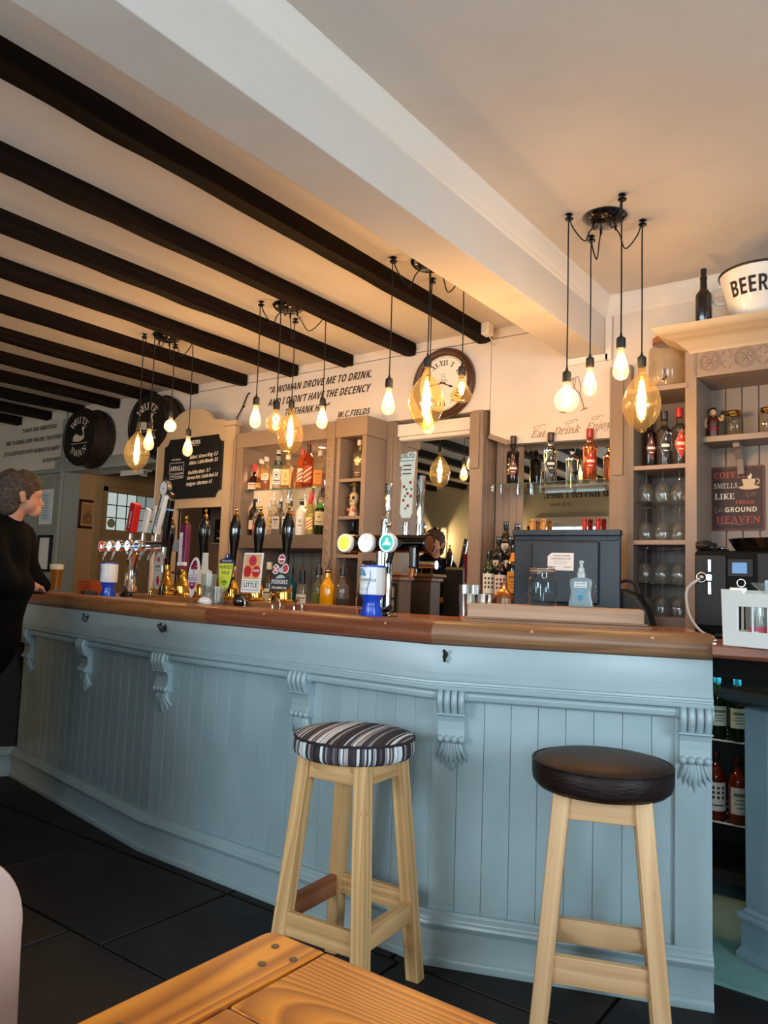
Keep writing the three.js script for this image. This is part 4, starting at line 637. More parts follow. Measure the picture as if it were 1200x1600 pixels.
// hooks: [x, z, bulb kind, height of the socket's lower end, amber?]
function pendant(label, cx, cz, y, hooks, sag) {
  const t = thing('pendant_light', label, 'pendant light', [cx, y, cz]);
  part('canopy', lathe([[0, 0], [0.092, 0], [0.094, -0.006], [0.088, -0.014], [0.074, -0.028], [0.05, -0.036], [0, -0.038]], 48), M.black, t);
  for (let i = 0; i < 4; i++) { const a = Math.atan2(hooks[i][1] - cz, hooks[i][0] - cx), g = part('grip', gripGeo, M.black, t); g.position.set(Math.cos(a) * 0.05, -0.044, Math.sin(a) * 0.05); }
  hooks.forEach(([hx, hz, kind, sy, amber], i) => {
    const x = hx - cx, z = hz - cz, a = Math.atan2(z, x), gx = Math.cos(a) * 0.05, gz = Math.sin(a) * 0.05, yb = sy - y;
    const h = part('ceiling_hook', hookGeo, M.black, t); h.position.set(x, 0, z);
    part('cord', [tube([[gx, -0.05, gz], [gx * 1.2 + x * 0.05, -0.075, gz * 1.2 + z * 0.05], [x * 0.55, -0.085 - sag[i], z * 0.55], [x * 0.85, -0.055 - sag[i] * 0.4, z * 0.85], [x, -0.014, z + 0.006]], 0.0031, 26, 6), tube([[x, -0.014, z + 0.006], [x + 0.004, -0.03, z + 0.012], [x, -0.12, z + 0.004], [x, yb * 0.5, z], [x, yb + 0.06, z]], 0.0031, 26, 6)], M.cord, t);
    const s = part('socket', socketGeo, M.matt, t); s.position.set(x, yb, z);
    const b = part('bulb', bulbGeo[kind], amber ? M.amberGlass : M.clearBulb, t, amber ? 'amber tinted bulb' : undefined); b.position.set(x, yb, z);
    const f = part('filament', filGeo[kind], M.filament, b); f.castShadow = false;
    const l = new THREE.PointLight(new THREE.Color(1, 0.63, 0.34), BULB * ({ large: 1.5, globe: 1, ball: 1.1, pear: 1, cone: 1.1 })[kind]); l.position.y = kind === 'large' ? -0.14 : -0.058; l.castShadow = true; l.shadow.radius = 1; b.add(l);
  });
}
pendant('black cluster pendant hanging alone from the smooth ceiling over the till', -1.16, -3.09, CR, [[-1.28, -2.989, 'globe', 2.122, 0], [-1.276, -3.235, 'pear', 2.247, 0], [-1.034, -2.945, 'pear', 2.217, 0], [-1.035, -3.205, 'large', 2.208, 1]], [0.03, 0.06, 0.01, 0.05]);
pendant('black cluster pendant half hidden by the white beam near the clock', -1.985, -2.98, CL, [[-2.105, -2.847, 'pear', 2.167, 0], [-1.86, -2.80, 'large', 2.218, 1], [-2.083, -3.158, 'pear', 2.13, 0], [-1.86, -3.10, 'cone', 2.254, 1]], [0.05, 0.02, 0.03, 0.06]);
pendant('black cluster pendant with amber globe in front of the spirit cabinet', -2.99, -3.06, CL, [[-3.082, -2.933, 'pear', 2.21, 0], [-2.85, -2.861, 'globe', 2.145, 1], [-3.109, -3.244, 'large', 2.261, 1], [-2.85, -3.227, 'pear', 2.24, 0]], [0.04, 0.02, 0.07, 0.05]);
pendant('black cluster pendant farthest along the bar by the barrel ends', -4.06, -3.05, CL, [[-4.17, -2.954, 'large', 2.184, 1], [-3.93, -2.864, 'pear', 2.138, 0], [-4.17, -3.20, 'ball', 2.302, 0], [-3.93, -3.162, 'pear', 2.147, 0]], [0.03, 0.03, 0.04, 0.05]);
// ================================================================ BOTTLES AND GLASSES
const glassOf = new Map();
function glassMat(c, clear, thick = 0) { const k = c + '/' + clear + '/' + thick; if (!glassOf.has(k)) glassOf.set(k, thick ? phy({ color: c, transmission: clear, thickness: thick, roughness: 0.02, ior: 1.4 }) : clear ? phy({ color: c, transmission: clear, thickness: 0, roughness: 0.03, ior: 1.5 }) : phy({ color: c, roughness: 0.08, clearcoat: 0.6, clearcoatRoughness: 0.05 })); return glassOf.get(k); }
const paintOf = new Map(); function paint(c, r = 0.45) { const k = c + '/' + r; if (!paintOf.has(k)) paintOf.set(k, std({ color: c, roughness: r })); return paintOf.get(k); }
// profiles, for unit radius and unit height
const FORM = {
  wine: [[0, 0.01], [0.95, 0], [1, 0.02], [1, 0.62], [0.93, 0.68], [0.6, 0.755], [0.4, 0.8], [0.36, 0.84], [0.36, 0.955], [0.42, 0.957], [0.42, 0.975], [0.36, 0.978], [0.36, 1]],
  spirit: [[0, 0.01], [0.95, 0], [1, 0.02], [1, 0.6], [0.96, 0.645], [0.7, 0.70], [0.42, 0.74], [0.36, 0.78], [0.36, 0.95], [0.43, 0.955], [0.43, 1]],
  vodka: [[0, 0.01], [0.86, 0], [0.92, 0.03], [1, 0.62], [0.97, 0.66], [0.62, 0.705], [0.42, 0.73], [0.40, 0.80], [0.40, 0.96], [0.44, 1]],
  squat: [[0, 0.01], [0.92, 0], [1, 0.05], [1, 0.3], [0.9, 0.42], [0.55, 0.52], [0.34, 0.58], [0.3, 0.7], [0.3, 0.95], [0.36, 1]],
  bell: [[0, 0.01], [0.95, 0], [1, 0.03], [0.9, 0.35], [0.62, 0.55], [0.42, 0.68], [0.34, 0.76], [0.34, 0.95], [0.4, 1]],
  tall: [[0, 0.01], [0.95, 0], [1, 0.02], [1, 0.68], [0.9, 0.72], [0.5, 0.78], [0.42, 0.82], [0.42, 1]],
};
// all bottle labels share one sheet of 10 x 10 cells
const sheet = document.createElement('canvas'); sheet.width = sheet.height = 1000; const sheetX = sheet.getContext('2d'), cells = new Map();
const sheetTex = new THREE.CanvasTexture(sheet); sheetTex.colorSpace = THREE.SRGBColorSpace; sheetTex.magFilter = THREE.LinearFilter; const labelMat = print(sheetTex);
function labelUV(g, kind, bg, fg) {
  const k = kind + bg + fg;
  if (!cells.has(k)) {
    const n = cells.size, x = sheetX; cells.set(k, n); x.save(); x.translate((n % 10) * 100, Math.floor(n / 10) * 100); x.beginPath(); x.rect(0, 0, 100, 100); x.clip(); x.fillStyle = bg; x.fillRect(0, 0, 100, 100); x.translate(2, 2); x.fillStyle = fg; x.strokeStyle = fg; x.lineWidth = 3;
    if (kind === 'bars') { x.fillRect(16, 20, 64, 12); x.fillRect(26, 42, 44, 5); x.fillRect(20, 56, 56, 4); x.fillRect(28, 70, 40, 4); }
    if (kind === 'seal') { x.beginPath(); x.arc(48, 38, 18, 0, 7); x.stroke(); x.beginPath(); x.arc(48, 38, 8, 0, 7); x.fill(); x.fillRect(20, 68, 56, 6); x.fillRect(30, 80, 36, 4); }
    if (kind === 'panes') { for (let i = 0; i < 3; i++) for (let j = 0; j < 3; j++) x.fillRect(18 + i * 23, 14 + j * 16, 12, 9); x.fillRect(20, 74, 56, 4); }
    if (kind === 'lozenge') { x.beginPath(); x.moveTo(48, 2); x.lineTo(90, 48); x.lineTo(48, 94); x.lineTo(6, 48); x.fill(); x.fillStyle = '#e8e2d8'; x.fillRect(20, 42, 56, 10); x.beginPath(); x.moveTo(48, 16); x.lineTo(54, 30); x.lineTo(42, 30); x.fill(); x.fillRect(32, 62, 32, 4); }
    if (kind === 'slash') { x.rotate(-0.4); for (let i = 0; i < 3; i++) x.fillRect(-20, 40 + i * 24, 110, 9); }
    x.restore();
  }
  const n = cells.get(k), uv = g.attributes.uv, i0 = n % 10, j0 = Math.floor(n / 10); for (let i = 0; i < uv.count; i++) uv.setXY(i, (i0 + 0.03 + uv.getX(i) * 0.94) / 10, 1 - (j0 + 1 - 0.03 - uv.getY(i) * 0.94) / 10); return g;
}
const geoCache = new Map(), cached = (k, f) => { if (!geoCache.has(k)) geoCache.set(k, f()); return geoCache.get(k); };
// o: form r h glass clear liquid fill cap capFrom label:[kind,bg,fg,y0,y1,arc] square pour
function bottle(label, pos, o, group, name = 'bottle') {
  const { form = 'spirit', r = 0.034, h = 0.26, glass = 0x0c0a08, clear = 0, liquid, fill = 0.5, cap = 0x111111, capFrom = 0.86 } = o, F = FORM[form], key = [form, r, h, o.square ? 1 : 0].join();
  const t = thing(name, label, 'bottle', pos, (o.turn ?? (o.square ? 0.3 : 0.5)), group), seg = o.square ? 4 : 20;
  const rot = (g) => o.square ? g.rotateY(Math.PI / 4) : g;
  const rad = (y) => { for (let i = 1; i < F.length; i++) if (y <= F[i][1]) { const [a, b] = [F[i - 1], F[i]], k = (y - a[1]) / Math.max(1e-6, b[1] - a[1]); return (a[0] + (b[0] - a[0]) * Math.min(1, Math.max(0, k))) * r; } return F[F.length - 1][0] * r; };
  const q = o.square ? 1.3 : 1;
  part('glass', cached('g' + key, () => rot(lathe(F.map(([a, b]) => [a * r * (b < 0.7 ? q : 1), b * h]), seg, o.square ? 0.5 : 0.9))), o.solid ? glassMat(glass, clear, 0.05) : glassMat(glass, clear), t);
  if (liquid !== undefined) part('liquid', cached('l' + key + fill, () => rot(lathe([[0, 0.015], ...[0.015, 0.05, 0.2, 0.35, 0.5, 0.6].filter((y) => y * 1 < fill).map((y) => [rad(y + 0.001) * 0.93 * q, 0.004 + y * h]), [rad(fill) * 0.93 * (fill < 0.7 ? q : 1), fill * h], [0, fill * h]], seg, 0.6))), glassMat(liquid, 0.35), t);
  part('cap', cached('c' + key + capFrom, () => lathe([[rad(capFrom) + 0.0012, capFrom * h], [rad(0.98) + 0.002, (capFrom + 0.01) * h], [rad(0.98) + 0.002, h + 0.001], [0, h + 0.0015]], 16, 0.6)), paint(cap, 0.35), t);
  if (o.label) {
    const [kind, bg, fg, y0, y1, arc = 1.9] = o.label, ym = (y0 + y1) / 2;
    const g = o.square ? new THREE.PlaneGeometry(r * 1.62, (y1 - y0) * h).translate(0, ym * h, r * q * 0.7071 + 0.0015) : new THREE.CylinderGeometry(rad(y1) + 0.0009, rad(y0) + 0.0009, (y1 - y0) * h, 14, 1, true, -arc / 2, arc).translate(0, ym * h, 0);
    const m = part('label', labelUV(g, kind, bg, fg), labelMat, t); if (kind === 'lozenge') { m.geometry = cached('loz' + key + bg + fg, () => { const c = new THREE.CylinderGeometry(rad(y1) + 0.0012, rad(y0) + 0.0012, (y1 - y0) * h, 20, 14, true, -0.95, 1.9).toNonIndexed(), p = c.attributes.position, uv = c.attributes.uv, keep = [], ku = []; for (let i = 0; i < p.count; i += 3) { let u = 0, v = 0; for (let j = 0; j < 3; j++) { u += uv.getX(i + j) / 3; v += uv.getY(i + j) / 3; } if (Math.abs(u - 0.5) / 0.46 + Math.abs(v - 0.5) / 0.5 < 1) for (let j = 0; j < 3; j++) { keep.push(p.getX(i + j), p.getY(i + j) + ym * h, p.getZ(i + j)); ku.push(uv.getX(i + j), uv.getY(i + j)); } } const b = new THREE.BufferGeometry(); b.setAttribute('position', new THREE.Float32BufferAttribute(keep, 3)); b.setAttribute('uv', new THREE.Float32BufferAttribute(ku, 2)); b.computeVertexNormals(); return labelUV(b, kind, bg, fg); }); }
  }
  if (o.pour) part('pourer', [cyl(0.006, 0.008, 0.02, 0, h + 0.01, 0, 10), rod([0, h + 0.018, 0], [0.006, h + 0.06, 0.004], 0.0026, 8)], M.chrome, t);
  if (o.band) part('foil', cached('b' + key, () => lathe([[rad(0.72) + 0.001, 0.72 * h], [rad(0.8) + 0.001, 0.8 * h], [rad(0.9) + 0.001, 0.9 * h]], 16)), paint(o.band, 0.35), t);
  return t;
}
// ---- spirits on the glass shelf of the cabinet
const gS = 'spirits on the upper glass shelf', gM = 'spirits on the lower cabinet shelf';
const ZS = -3.875, YS = 1.8785, YM = 1.5535;
bottle('squat dark liqueur bottle with red cap at the end of the upper shelf', [-4.05, YS, ZS], { form: 'squat', r: 0.045, h: 0.2, glass: 0x2a0a06, cap: 0xb5141a, capFrom: 0.8, label: ['bars', '#e8dcc0', '#7a2018', 0.06, 0.3, 2] , band: 0xb5141a }, gS);
bottle('amber liqueur bottle with clear stopper beside the squat red capped bottle', [-3.985, YS, ZS], { form: 'bell', r: 0.036, h: 0.23, glass: 0xe8c48a, clear: 0.9, liquid: 0xa8541a, fill: 0.42, cap: 0xd8d0c0, label: ['bars', '#e8c070', '#7a3a12', 0.1, 0.24, 1.6] }, gS);
bottle('round shouldered amber bottle with silver cap next to the green bottle', [-3.915, YS, ZS + 0.02], { form: 'spirit', r: 0.034, h: 0.24, glass: 0xf0dcb8, clear: 0.92, liquid: 0xb8641c, fill: 0.38, cap: 0xcfcac0, label: ['bars', '#efe3c2', '#8a4a1a', 0.3, 0.48, 1.7] }, gS);
bottle('green whiskey bottle with white label on the upper shelf', [-3.845, YS, ZS - 0.03], { form: 'wine', r: 0.036, h: 0.29, glass: 0x0d3a16, clear: 0, cap: 0xe6ead8, capFrom: 0.92, label: ['bars', '#e9e7df', '#8c877a', 0.12, 0.44, 2.0] }, gS);
bottle('clear bottle with tall white crest label beside the green bottle', [-3.785, YS, ZS + 0.03], { form: 'spirit', r: 0.037, h: 0.235, glass: 0xf2f0ea, clear: 0.95, liquid: 0xe8dcc6, fill: 0.3, cap: 0x8a8580, label: ['seal', '#f1efe9', '#2b2a28', 0.14, 0.6, 2.1] }, gS);
bottle('square bourbon bottle with pale yellow label on the upper shelf', [-3.70, YS, ZS + 0.02], { form: 'spirit', square: 1, r: 0.037, h: 0.24, glass: 0xf0e2c0, clear: 0.9, liquid: 0xc07a2a, fill: 0.5, cap: 0xe8e2d0, label: ['seal', '#e6cf8c', '#a77a2c', 0.1, 0.56] }, gS);
bottle('amber rum bottle tucked behind the yellow label bourbon', [-3.64, YS, ZS - 0.05], { form: 'spirit', r: 0.035, h: 0.24, glass: 0xd88a2a, clear: 0.8, liquid: 0xa04a0c, fill: 0.55, cap: 0x5a3418, label: ['bars', '#d9962e', '#8a4a12', 0.14, 0.5, 2] }, gS);
bottle('red capped orange bottle with slanted lettering on the upper shelf', [-3.575, YS, ZS + 0.01], { form: 'tall', r: 0.035, h: 0.27, glass: 0xe07a30, clear: 0.6, liquid: 0xb5380a, fill: 0.62, cap: 0xc23a22, capFrom: 0.84, label: ['slash', '#e9dcc8', '#9c2a1c', 0.16, 0.5, 1.8] }, gS);
bottle('tall black capped whisky with slanted red label on the upper shelf', [-3.50, YS, ZS + 0.03], { form: 'wine', r: 0.037, h: 0.295, glass: 0xb04416, clear: 0.5, liquid: 0x7a2208, fill: 0.6, cap: 0x15110f, capFrom: 0.84, label: ['slash', '#a83a1e', '#e6cfa0', 0.1, 0.5, 1.8] }, gS);
bottle('decanter style bottle with orange label at the pilaster end of the upper shelf', [-3.42, YS, ZS], { form: 'spirit', square: 1, r: 0.038, h: 0.25, glass: 0xf0e4cc, clear: 0.92, liquid: 0xd08a34, fill: 0.4, cap: 0xcfc8ba, label: ['bars', '#d28a2c', '#a8641c', 0.08, 0.46] }, gS);
bottle('small dark bottle at the very end of the upper shelf behind the orange label', [-3.335, YS, ZS - 0.04], { form: 'spirit', r: 0.032, h: 0.26, glass: 0x3a1c0c, cap: 0x241510, label: ['bars', '#c9b48c', '#5a3a1c', 0.12, 0.42, 2] }, gS);
bottle('dark port bottle with plain cream label at the end of the lower shelf', [-4.03, YM, ZS], { form: 'wine', r: 0.038, h: 0.27, glass: 0x1a0a10, cap: 0x1a1014, label: ['bars', '#e4d8c4', '#cbbca4', 0.18, 0.42, 2] }, gM);
bottle('clear bottle with coral red label and pourer on the lower shelf', [-3.965, YM, ZS + 0.03], { form: 'spirit', r: 0.035, h: 0.24, glass: 0xeae4dc, clear: 0.92, liquid: 0xb89a88, fill: 0.5, cap: 0xd8c8a8, label: ['bars', '#cf4a4a', '#f0d0c8', 0.12, 0.32, 2], pour: 1 }, gM);
bottle('faceted clear bottle with tall silver pourer on the lower shelf', [-3.895, YM, ZS - 0.02], { form: 'bell', r: 0.038, h: 0.21, glass: 0xf0eee8, clear: 0.95, liquid: 0xdcd4c4, fill: 0.4, cap: 0xbdb6aa, label: ['seal', '#d8d0c0', '#6a5a44', 0.1, 0.34, 1.6], pour: 1 }, gM);
bottle('clear bottle with dark oval badge on the lower shelf', [-3.825, YM, ZS + 0.02], { form: 'spirit', r: 0.036, h: 0.25, glass: 0xeee8da, clear: 0.93, liquid: 0xd8cdb4, fill: 0.5, cap: 0xc8b890, label: ['seal', '#cdb88a', '#3a2414', 0.18, 0.52, 2], pour: 1 }, gM);
bottle('square bottle with wide grey label on the lower shelf', [-3.755, YM, ZS + 0.04], { form: 'spirit', square: 1, r: 0.035, h: 0.22, glass: 0xd8d4cc, clear: 0.9, liquid: 0x8c8478, fill: 0.5, cap: 0x8f8a82, label: ['bars', '#b9b4aa', '#4c4740', 0.2, 0.6] }, gM);
bottle('clear gin bottle with white label and bold letters on the lower shelf', [-3.685, YM, ZS + 0.02], { form: 'spirit', r: 0.036, h: 0.26, glass: 0xeef0ee, clear: 0.95, liquid: 0xd9dcd8, fill: 0.5, cap: 0xb8b4ac, label: ['bars', '#ecebe6', '#3c3a38', 0.2, 0.5, 2.1], pour: 1 }, gM);
bottle('stubby brown liqueur bottle in the middle of the lower shelf', [-3.615, YM, ZS - 0.06], { form: 'bell', r: 0.045, h: 0.25, glass: 0x35180e, cap: 0xe0c8a0, capFrom: 0.82, label: ['bars', '#cbb392', '#5a3a22', 0.14, 0.34, 1.8] }, gM);
bottle('short gin bottle with grey arched label on the lower shelf', [-3.61, YM, ZS + 0.06], { form: 'spirit', r: 0.036, h: 0.19, glass: 0xe6e6e2, clear: 0.92, liquid: 0xc4c0b8, fill: 0.5, cap: 0x9c968e, label: ['seal', '#a9a39a', '#4e4942', 0.12, 0.6, 2] }, gM);
bottle('opaque white coconut rum bottle with black cap', [-3.535, YM, ZS + 0.04], { form: 'wine', r: 0.038, h: 0.245, glass: 0xeeeae0, cap: 0x16130f, capFrom: 0.84, label: ['seal', '#f1ede4', '#5a4a38', 0.2, 0.5, 1.8] }, gM);
bottle('yellow green liqueur bottle with long red cap', [-3.465, YM, ZS + 0.02], { form: 'tall', r: 0.031, h: 0.29, glass: 0xe4dc9a, clear: 0.8, liquid: 0xd8c864, fill: 0.55, cap: 0xc8242a, capFrom: 0.84, label: ['slash', '#e0cf86', '#c8383a', 0.14, 0.48, 1.8] }, gM);
bottle('second red capped yellow liqueur bottle in front of its neighbour', [-3.425, YM, ZS + 0.075], { form: 'tall', r: 0.029, h: 0.25, glass: 0xe4dc9a, clear: 0.8, liquid: 0xdccb6c, fill: 0.5, cap: 0xc8242a, capFrom: 0.82, label: ['slash', '#e6d896', '#c8383a', 0.14, 0.46, 1.8] }, gM);
bottle('dark bottle with bright green shoulder and cream label', [-3.365, YM, ZS + 0.04], { form: 'wine', r: 0.038, h: 0.25, glass: 0x10240e, cap: 0xc8a870, label: ['seal', '#d9c89a', '#4a5a2c', 0.26, 0.62, 2.1], band: 0x3f9a3c }, gM);
[[-3.97, 0x2a1410], [-3.87, 0x5a2a12], [-3.74, 0x1e120e], [-3.53, 0x3a1a12], [-3.40, 0x241c14], [-3.32, 0x4a2614]].forEach(([x, c], i) => bottle(['plum dark', 'reddish brown', 'near black', 'maroon', 'olive black', 'chestnut'][i] + ' bottle in the back row of the lower shelf with steel pourer', [x, YM, -4.08], { form: i % 2 ? 'spirit' : 'wine', r: 0.034, h: 0.27, glass: c, cap: 0x1c1815, label: ['bars', ['#c9b48c', '#b8a888'][i % 2], '#4a3420', 0.2, 0.5, 2], pour: 1 }, gM));
// ---- tower
bottle('tall square clear bottle with dark red foot on the top tower shelf', [-3.072, 1.912, -3.86], { form: 'spirit', square: 1, r: 0.033, h: 0.26, glass: 0xefe6d2, clear: 0.93, liquid: 0x5a1c10, fill: 0.24, cap: 0xe4d8bc, label: ['bars', '#3a1410', '#c9a87a', 0.04, 0.22] });
{
  const t = thing('skull_bottle', 'pale skull shaped bottle with yellow hat on the middle tower shelf', 'bottle', [-3.095, 1.67, -3.85]);
  part('head', [ball(0.038, 0, 0.12, 0, [0.9, 1.15, 0.85], 20), ball(0.026, 0, 0.085, 0.006, [1, 0.8, 0.9], 16)], std({ color: 0xcdb89a, roughness: 0.3 }), t); part('eye', [ball(0.011, -0.014, 0.122, 0.026, [1, 1.1, 0.6], 12), ball(0.011, 0.014, 0.122, 0.026, [1, 1.1, 0.6], 12), ball(0.004, 0, 0.103, 0.033, [1, 1.3, 0.6], 8)], M.matt, t);
  part('body', lathe([[0, 0], [0.03, 0], [0.034, 0.01], [0.026, 0.045], [0.02, 0.075], [0, 0.08]], 20), std({ color: 0xcdb89a, roughness: 0.3 }), t); part('scarf', [ball(0.018, -0.022, 0.045, 0.022, [1, 0.7, 0.6], 10), ball(0.018, 0.022, 0.045, 0.022, [1, 0.7, 0.6], 10)], std({ color: 0xc8766a, roughness: 0.5 }), t);
  part('neck', lathe([[0.012, 0.155], [0.011, 0.2], [0.014, 0.202], [0.014, 0.212], [0, 0.213]], 14), glassMat(0xe8dcc0, 0.8), t); part('hat', lathe([[0.034, 0.208], [0.03, 0.204], [0.014, 0.212], [0.012, 0.226], [0, 0.23]], 18), paint(0xc9912a, 0.5), t);
}
bottle('pale clear bottle half hidden at the back of the middle tower shelf', [-3.03, 1.67, -4.0], { form: 'spirit', r: 0.034, h: 0.2, glass: 0xe8dfd0, clear: 0.9, liquid: 0xc9a890, fill: 0.4, cap: 0xc9b08a });
bottle('square dark green herbal liqueur bottle on the lowest tower shelf', [-3.10, 1.424, -3.86], { form: 'spirit', square: 1, r: 0.038, h: 0.21, glass: 0x0f1c10, cap: 0x121812, label: ['seal', '#d8d4c4', '#3c5a34', 0.08, 0.62] });
bottle('black bottle behind the herbal liqueur on the lowest tower shelf', [-3.03, 1.424, -3.98], { form: 'spirit', r: 0.036, h: 0.19, glass: 0x12120f, cap: 0x1a1a18 });
// ---- bottles on the back counter
const gC = 'bottles along the back counter', YB = 1.02, ZK = -3.62;
bottle('big dark green wine bottle on the back counter', [-3.45, YB, ZK], { form: 'wine', r: 0.045, h: 0.34, glass: 0x0c2a14, cap: 0x12140f, label: ['bars', '#16281a', '#3c5a3c', 0.2, 0.44, 1.8] }, gC);
bottle('blue gin bottle with white panel label on the back counter', [-3.35, YB, ZK + 0.06], { form: 'spirit', square: 1, r: 0.037, h: 0.31, glass: 0x2f8aa0, clear: 0.6, cap: 0x1c2a30, label: ['seal', '#e6e4dc', '#5c5a54', 0.12, 0.6], pour: 1 }, gC);
bottle('clear bottle with black collar and white label on the back counter', [-3.265, YB, ZK + 0.04], { form: 'spirit', r: 0.038, h: 0.29, glass: 0xe6e2da, clear: 0.9, liquid: 0x8a2016, fill: 0.25, cap: 0x0f0f0f, capFrom: 0.72, label: ['bars', '#e4e0d6', '#8c867a', 0.2, 0.5, 2], pour: 1 }, gC);
bottle('tall clear bottle of green cordial with pourer on the back counter', [-3.13, YB, ZK + 0.04], { form: 'spirit', r: 0.042, h: 0.31, glass: 0xe2e8d0, clear: 0.93, liquid: 0x9cab3a, fill: 0.52, cap: 0x1c1a16, pour: 1 }, gC);
bottle('bright yellow cordial bottle with pourer on the back counter', [-3.04, YB, ZK + 0.06], { form: 'wine', r: 0.046, h: 0.305, glass: 0xe8a408, cap: 0x2a2018, capFrom: 0.92, pour: 1 }, gC);
bottle('clear bottle half full of blackcurrant cordial with pourer', [-2.94, YB, ZK + 0.04], { form: 'spirit', r: 0.042, h: 0.31, glass: 0xe6e0dc, clear: 0.93, liquid: 0x16060c, fill: 0.42, cap: 0x1c1a16, pour: 1 }, gC);
bottle('small red capped bottle behind the blackcurrant cordial', [-2.87, YB, ZK - 0.06], { form: 'spirit', r: 0.036, h: 0.25, glass: 0xdcd6ce, clear: 0.9, liquid: 0xa83420, fill: 0.4, cap: 0xd8d0c4, label: ['bars', '#d8c8b4', '#7a3a2c', 0.3, 0.56, 2] }, gC);
bottle('spirit bottle with cream label behind the red and white square pump clip', [-3.60, YB, ZK], { form: 'spirit', r: 0.04, h: 0.34, glass: 0x6a5a48, clear: 0.6, cap: 0xd8d2c6, label: ['bars', '#e2dccf', '#6a5c4a', 0.2, 0.5, 2], pour: 1 }, gC);
bottle('dark whisky bottle behind the badge pump clip', [-3.53, YB, ZK - 0.05], { form: 'spirit', r: 0.04, h: 0.36, glass: 0x120d0a, cap: 0x14110f, label: ['bars', '#cfc8ba', '#57503f', 0.62, 0.72, 2] }, gC);
{ const t = thing('speaker', 'slanted black speaker on the back counter behind the centre font', 'speaker', [-2.74, 1.02, -3.60], -0.4); const g = ext([[0, 0], [0.14, 0], [0.10, 0.36], [0.03, 0.34]], 0.13, 0.006); g.rotateY(-Math.PI / 2); g.translate(0.065, 0, -0.07); part('cabinet', boxUV(g), M.matt, t); const gr = box(0.11, 0.28, 0.006, 0, 0.18, 0.052, 0.002); gr.rotateX(-0.11); part('grille', gr, M.dark, t); }
// glasses of cocktails in the alcove
{
  const tumb = (label, x, z, c, tall) => { const t = thing('cocktail_glass', label, 'glass', [x, 1.02, z]); const h = tall; part('glass', lathe([[0, 0.004], [0.032, 0], [0.034, 0.01], [0.042, h], [0.040, h], [0.033, 0.014], [0, 0.012]], 20), M.glass, t); part('drink', lathe([[0, 0.014], [0.032, 0.015], [0.038, h * 0.86], [0, h * 0.86]], 18), glassMat(c, 0.3), t); part('ice', [box(0.022, 0.022, 0.022, 0.008, h * 0.88, 0.006, 0.004), box(0.022, 0.022, 0.022, -0.012, h * 0.9, -0.008, 0.004)], M.glassEdge, t); };
  tumb('tall red cocktail in the alcove under the chalkboard', -4.19, -3.75, 0xa8100c, 0.30); tumb('tall orange cocktail in the alcove beside the red one', -4.10, -3.68, 0xe08a10, 0.28); tumb('tall yellow cocktail behind the orange one in the alcove', -4.26, -3.86, 0xe6b020, 0.32);
}
// ---- three flavoured spirits on the long glass shelf
const YG = 1.844, ZG = -3.975;
bottle('black flavoured vodka bottle on the long glass shelf by the cheek boards', [-2.025, YG, ZG], { form: 'vodka', r: 0.038, h: 0.285, glass: 0x160807, cap: 0x2a0e10, capFrom: 0.82, label: ['lozenge', '#160807', '#6a3a2c', 0.12, 0.52] }, undefined);
bottle('clear vodka bottle with black lozenge label on the long glass shelf', [-1.792, YG, ZG], { form: 'vodka', r: 0.039, h: 0.285, glass: 0xf6f6f2, clear: 1, solid: 1, cap: 0x3a1216, capFrom: 0.82, label: ['lozenge', '#dcdad2', '#14161c', 0.12, 0.6] });
bottle('red flavoured vodka bottle with red cap on the long glass shelf', [-1.563, YG, ZG], { form: 'vodka', r: 0.04, h: 0.285, glass: 0xf08858, clear: 0.92, solid: 1, cap: 0xa81c22, capFrom: 0.82, label: ['lozenge', '#e06a48', '#b32a1a', 0.12, 0.6] });
// reserve bottles whose foil tops show over the till
[[-1.952, 0xd98a14, 'orange foiled sparkling wine bottle by the mirror behind the till, by the boards'], [-1.879, 0xd98a14, 'second orange foiled bottle by the mirror behind the till'], [-1.632, 0xc01a20, 'red foiled bottle by the mirror behind the till'], [-1.554, 0xc01a20, 'second red foiled bottle by the mirror next to the pillar']].forEach(([x, c, l]) => bottle(l, [x, 1.28, -4.088], { form: 'wine', r: 0.033, h: 0.372, glass: 0x0c140c, cap: c, capFrom: 0.80 }, undefined, 'wine_bottle'));
solo('bottle_step', bx(-1.995, -1.51, 1.02, 1.28, -4.125, -4.05, 0.004), M.dark, 'dark wooden step behind the till carrying foil topped bottles', 'step');
